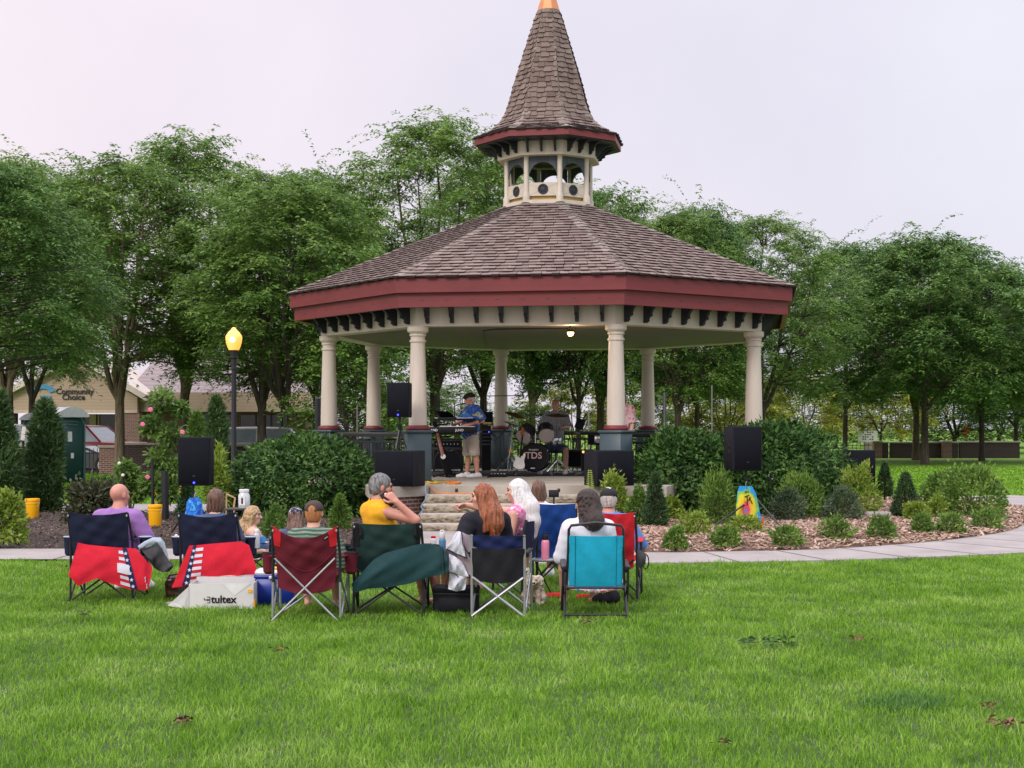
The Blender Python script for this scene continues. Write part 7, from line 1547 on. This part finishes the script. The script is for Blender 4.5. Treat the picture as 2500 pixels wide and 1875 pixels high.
# drum kit
kit = thing('drum_kit', 'black drum kit with PROJECT TDS lettered on the bass drum, cymbals and chrome stands', 'drum kit', sx(1306,1157)); Yd = YS(1152)
c = at(1303,1117,30.3); RX = Matrix.Rotation(math.radians(-90),3,'X'); Rb = Matrix.Rotation(math.radians(-8),3,'Z') @ RX
bdm = MB().lathe([(.285,-.0),(.30,.02),(.30,.05),(.28,.055),(.28,.42),(.30,.425),(.30,.46)], c, 32, Rb, cap=False); bdm.build('bass_drum', MATS['amp_black'], kit)
hd = MB().lathe([(.283,.004),(.14,.002),(.001,.001)], c, 32, Rb, cap=False).build('bass_head', MATS['plastic_black'], kit); rr_ = Rb @ V(0,0,-1); xd = V(math.cos(math.radians(-8)), math.sin(math.radians(-8)), 0)
mb = MB(); add_text(mb, 'TDS', .19, c+rr_*.006+xd*.0+V(0,0,-.02), xd, (0,0,1), bold=.003); mb.build('drum_letters', M('letter_pink', (.62,.42,.42), .5), hd, smooth=False)
mb = MB(); add_text(mb, 'PROJECT', .04, c+rr_*.006+V(0,0,.145), xd, (0,0,1), space=1.35, bold=.001); mb.build('drum_letters', MATS['label_white'], hd, smooth=False)
MB().box(c+rr_*.006+V(-.02,0,-.22), (.09,.008,.02)).build('head_label', MATS['chrome'], hd)
for k in range(8):
    a = k*math.pi/4+.3; q = Rb @ V(math.cos(a)*.31, math.sin(a)*.31, .10); MB().tube([c+q, c+q+Rb @ V(0,0,.1)], .011, 6).build('tension_lug', MATS['chrome'], kit)
for k in (-1,1): MB().tube([c+V(k*.26,.25,-.1), c+V(k*.40,.05,-.405)], .012, 6).build('spur', MATS['chrome'], kit)
def tom(x, y, Y, r, d, ax):
    c = at(x, y, Y); ax = Vector(ax).normalized(); R = ax.to_track_quat('Z','Y').to_matrix(); t = MB().lathe([(r*1.03,0),(r*1.05,.012),(r*1.05,.035),(r,.04),(r,d-.04),(r*1.05,d-.035),(r*1.05,d)], c, 28, R, cap=False).build('tom_drum', MATS['amp_black'], kit)
    MB().lathe([(r*1.02,.004),(r*.5,.002),(.001,.001)], c, 28, R, cap=False).build('drum_head', MATS['drum_head'], t); MB().lathe([(r*1.02,d-.004),(.001,d-.002)], c, 28, R, cap=False).build('drum_head', MATS['drum_head'], t)
    MB().lathe([(r*1.05,.0),(r*1.075,.01),(r*1.075,.03),(r*1.05,.036)], c, 28, R, cap=False).build('hoop', MATS['chrome'], t)
    for k in range(6): a = k*math.pi/3; MB().tube([c+R @ V(math.cos(a)*r*1.07, math.sin(a)*r*1.07, .02), c+R @ V(math.cos(a)*r*1.07, math.sin(a)*r*1.07, d*.55)], .008, 5).build('tension_lug', MATS['chrome'], t)
tom(1277,1067,30.2,.155,.28,(.42,.75,.55)); tom(1334,1064,30.2,.155,.28,(-.05,.86,.5)); MB().tube([at(1306,1085,30.5), at(1306,1050,30.6)], .018, 6).build('tom_mount', MATS['chrome'], kit)
S_ = MB().lathe([(.16,0),(.165,.01),(.165,.13),(.16,.14)], at(1352,1085,31.1), 22); S_.build('snare_drum', MATS['chrome'], kit)
def cym(x, y, Y, r, tilt, m, foot):
    c = at(x, y, Y); R = Matrix.Rotation(tilt[0],3,'X') @ Matrix.Rotation(tilt[1],3,'Y'); cy = MB().lathe([(.004,.035),(.03,.032),(.045,.018),(r*.6,.008),(r,-.012),(r,-.015),(r*.6,.004),(.045,.012)], c, 28, R, cap=False).build('cymbal', MATS[m], kit)
    f = sx(*foot); t = V(f.x, f.y, SZ); MB().tube([c, V(c.x*.5+t.x*.5, f.y, SZ+.65), t+V(0,0,.15)], .012, 6).build('cymbal_stand', MATS['chrome'], kit)
    for k in range(3): a = .5+k*2.09; MB().tube([t+V(0,0,.32), t+V(math.cos(a)*.34, math.sin(a)*.3, .02)], .011, 6).build('stand_leg', MATS['chrome'], kit)
cym(1258,1012,30.3,.22,(.18,.28),'cymbal',(1240,1150)); cym(1362,1013,29.9,.235,(.16,.03),'cymbal',(1360,1155)); cym(1250,1034,30.6,.19,(-.1,.35),'cymbal_pale',(1246,1152)); cym(1398,1058,31.0,.16,(.1,-.1),'cymbal',(1398,1150))
for (x, y, x2, y2) in ((1360,1124,1336,1152),(1360,1124,1398,1152)): MB().tube([at(x, y, 29.8), at(x2, y2, 29.75)], .011, 6).build('stand_leg', MATS['chrome'], kit)
# microphones
def mic(label, x, yb, ytop, arm, mics=True, boom=None):
    b = sx(x, yb); o = thing('microphone_stand', label, 'microphone stand', b, 'microphone stands'); Y = b.y; MB().tube([b+V(0,0,.12), at(x, ytop, Y)], .012, 6).build('pole', MATS['steel_dark'], o)
    for k in range(3): a = .4+k*2.09; MB().tube([b+V(0,0,.30), b+V(math.cos(a)*.32, math.sin(a)*.3, .015)], .010, 6).build('leg', MATS['steel_dark'], o)
    MB().tube([at(arm[0][0], arm[0][1], Y), at(arm[1][0], arm[1][1], Y)], .010, 6).build('boom', MATS['steel_dark'], o)
    e = at(arm[1][0], arm[1][1], Y); d = (e-at(arm[0][0], arm[0][1], Y)).normalized(); mi = MB().tube([e, e+d*.12], [.012,.018], 8).build('microphone', MATS['plastic_black'], o); MB().ball(e+d*.14, .024, 8).build('mesh_head', MATS['steel_grey'], mi)
mic('microphone stand with a low boom between the keyboard player and the drums', 1221, 1150, 1058, ((1209,1076),(1238,1045))); mic('tall boom stand reaching across in front of the back column', 1184, 1152, 966, ((1166,967),(1256,966)))
mic('boom stand reaching up to the drummer from the right', 1378, 1148, 990, ((1437,958),(1362,1000))); mic('microphone stand in front of the keyboard player', 1110, 1152, 984, ((1112,990),(1133,985))); mic('boom stand at the right of the drum kit', 1413, 1150, 1035, ((1400,1060),(1424,1022)))
b = sx(1398,1152); o = thing('music_stand', 'black music stand right of the drummer', 'music stand', b); MB().tube([b, at(1411,1046,b.y)], .013, 6).build('pole', MATS['steel_dark'], o); MB().box(at(1416,1035,b.y), (.20,.03,.24), Matrix.Rotation(.35,3,'Y') @ Matrix.Rotation(-.3,3,'X'), bev=.005).build('desk', MATS['plastic_black'], o)
# white electric guitar leaning on the bass drum
c = at(1268,1128,29.9); ax = (at(1277,1050,30.15)-c).normalized(); r_ = ax.cross(V(0,1,0)).normalized(); nrm = ax.cross(r_)
if nrm.y > 0: nrm = -nrm
o = thing('electric_guitar', 'white electric guitar with an orange headstock leaning against the bass drum', 'guitar', sx(1268,1157)); G = lambda x, y, z=0: c+r_*x+ax*y+nrm*z
ol = [(-.05,.13),(-.075,.20),(-.10,.21),(-.115,.15),(-.10,.07),(-.095,.02),(-.12,-.06),(-.12,-.12),(-.07,-.165),(0,-.175),(.07,-.165),(.125,-.11),(.12,-.05),(.095,.02),(.10,.08),(.11,.12),(.095,.15),(.07,.14),(.045,.10)]
gb_ = MB().prism([G(x*.95, y*.95) for x, y in ol], nrm*.045).build('body', MATS['guitar_white'], o); MB().prism([G(-.03,.08,.047), G(.06,.06,.047), G(.06,-.10,.047), G(-.02,-.12,.047), G(-.05,-.02,.047)], nrm*.004).build('pickguard', MATS['label_white'], gb_)
for k in range(3): MB().box(G(0,.03-.045*k,.054), (.07,.012,.012)).build('pickup', MATS['label_white'], gb_)
MB().tube([G(0,.08,.05), G(0,.56,.05)], .024, 6, sq=.6).build('neck', MATS['plastic_black'], o); MB().prism([G(-.025,.56,.03), G(.025,.56,.03), G(.05,.62,.03), G(.035,.74,.03), G(-.02,.73,.03)], nrm*.018).build('headstock', MATS['wood_neck'], o)
b = sx(1270,1157); o = thing('guitar_stand', 'black guitar stand holding the white guitar', 'stand', b); MB().tube([b+V(-.14,-.05,.01), b+V(-.05,.05,.14), b+V(.05,.05,.14), b+V(.15,-.05,.01)], .012, 6).build('base', MATS['steel_dark'], o); MB().tube([b+V(0,.05,.14), b+V(.03,.14,.62)], .012, 6).build('upright', MATS['steel_dark'], o)
MB().tube([b+V(-.08,.02,.12), b+V(-.08,-.09,.16)], .01, 6).build('yoke', MATS['steel_dark'], o); MB().tube([b+V(.06,.02,.12), b+V(.06,-.09,.16)], .01, 6).build('yoke', MATS['steel_dark'], o)
# pedals, cables
o = thing('pedal_board', 'black pedal board on the stage floor in front of the drums', 'pedal board', sx(1216,1165)); b = Vector(o.location); MB().box(b+V(0,.05,.03), (.36,.18,.05), Matrix.Rotation(.15,3,'X'), bev=.01).build('board', MATS['plastic_black'], o)
for k in range(5): MB().box(b+V(-.13+.065*k,.03,.065), (.035,.05,.02), bev=.004).build('pedal', MATS['chrome'], o)
o = thing('effects_pedal', 'small white pedal beside the base of the keyboard stand', 'pedal', sx(1089,1163)); MB().box(Vector(o.location)+V(0,0,.03), (.06,.12,.055), Matrix.Rotation(.4,3,'Z'), bev=.01).build('housing', MATS['label_white'], o)
def cable(label, pts, mat, r=.010, z=None):
    P = [sx(x, y)+V(0,0,.012) if z is None else at(x, y, z) for x, y in pts]; o = thing('cable', label, 'cable', P[0]); 
    Q = []
    for i in range(len(P)-1):
        for t in range(4): Q.append(P[i]+(P[i+1]-P[i])*(t/4)+V(0,0,0))
    Q.append(P[-1]); MB().tube(Q, r, 5).build('cord', MATS[mat], o); return o
cable('yellow and black extension cord coiled at the left of the stage front', [(1036,1180),(1050,1176),(1072,1178),(1050,1182),(1040,1178),(1068,1182),(1086,1178),(1102,1182)], 'cord_yellow', .014); cable('orange-red cord lying on the stage front', [(1085,1180),(1096,1177),(1110,1179),(1125,1180),(1112,1183),(1096,1181)], 'cord_orange', .016)
cable('orange cord running down onto the top step', [(1048,1187),(1056,1195),(1066,1203),(1085,1205),(1120,1204.5),(1160,1205)], 'cord_orange', .010, 25.2); cable('pale blue cable dangling at the left end of the steps', [(1040,1186),(1038,1200),(1044,1212),(1036,1224),(1028,1236),(1032,1246),(1022,1258)], 'cord_blue', .010, 24.0)
cable('black cables tangled behind the pedal board', [(1130,1160),(1150,1162),(1180,1158),(1205,1163),(1190,1166),(1240,1162),(1290,1164),(1340,1161)], 'plastic_black', .012); cable('black cables in front of the bass cabinet', [(1062,1156),(1080,1160),(1100,1156),(1120,1161),(1105,1165),(1075,1164),(1062,1162)], 'plastic_black', .014); cable('grey cables under the cymbal stands at the right', [(1340,1158),(1360,1155),(1380,1158),(1400,1154),(1420,1156),(1405,1160)], 'steel_grey', .010)
o = thing('stool', 'round black drum stool under the drummer', 'stool', sx(1356,1150)); b = V(wx(1356,31.7), 31.75, SZ); o.location = b; MB().lathe([(.16,.46),(.17,.48),(.17,.53),(.15,.545)], b, 20).build('seat', MATS['plastic_black'], o)
for k in range(3): a = .3+k*2.09; MB().tube([b+V(0,0,.46), b+V(0,0,.3), b+V(math.cos(a)*.25, math.sin(a)*.25, .01)], .014, 6).build('leg', MATS['chrome'], o)
o = thing('work_lamp', 'small yellow lamp clipped low at the left of the drum kit', 'lamp', sx(1247,1152)); MB().box(at(1247,1102,30.2), (.08,.08,.06), bev=.01).build('head', MATS['bucket_yellow'], o); MB().tube([at(1247,1105,30.2), V(wx(1247,30.2), 30.2, SZ)], .008, 5).build('pole', MATS['steel_dark'], o)
o = thing('tablet', 'tablet on a stand just above the person in the white shirt', 'tablet', gnd(1352,1330)); p = at(1352,1205,17.2); MB().box(p, (.12,.015,.085), Matrix.Rotation(-.2,3,'X'), bev=.006).build('screen', MATS['plastic_black'], o); MB().tube([p, V(p.x, 17.25, .0)], .012, 6).build('pole', MATS['steel_dark'], o)
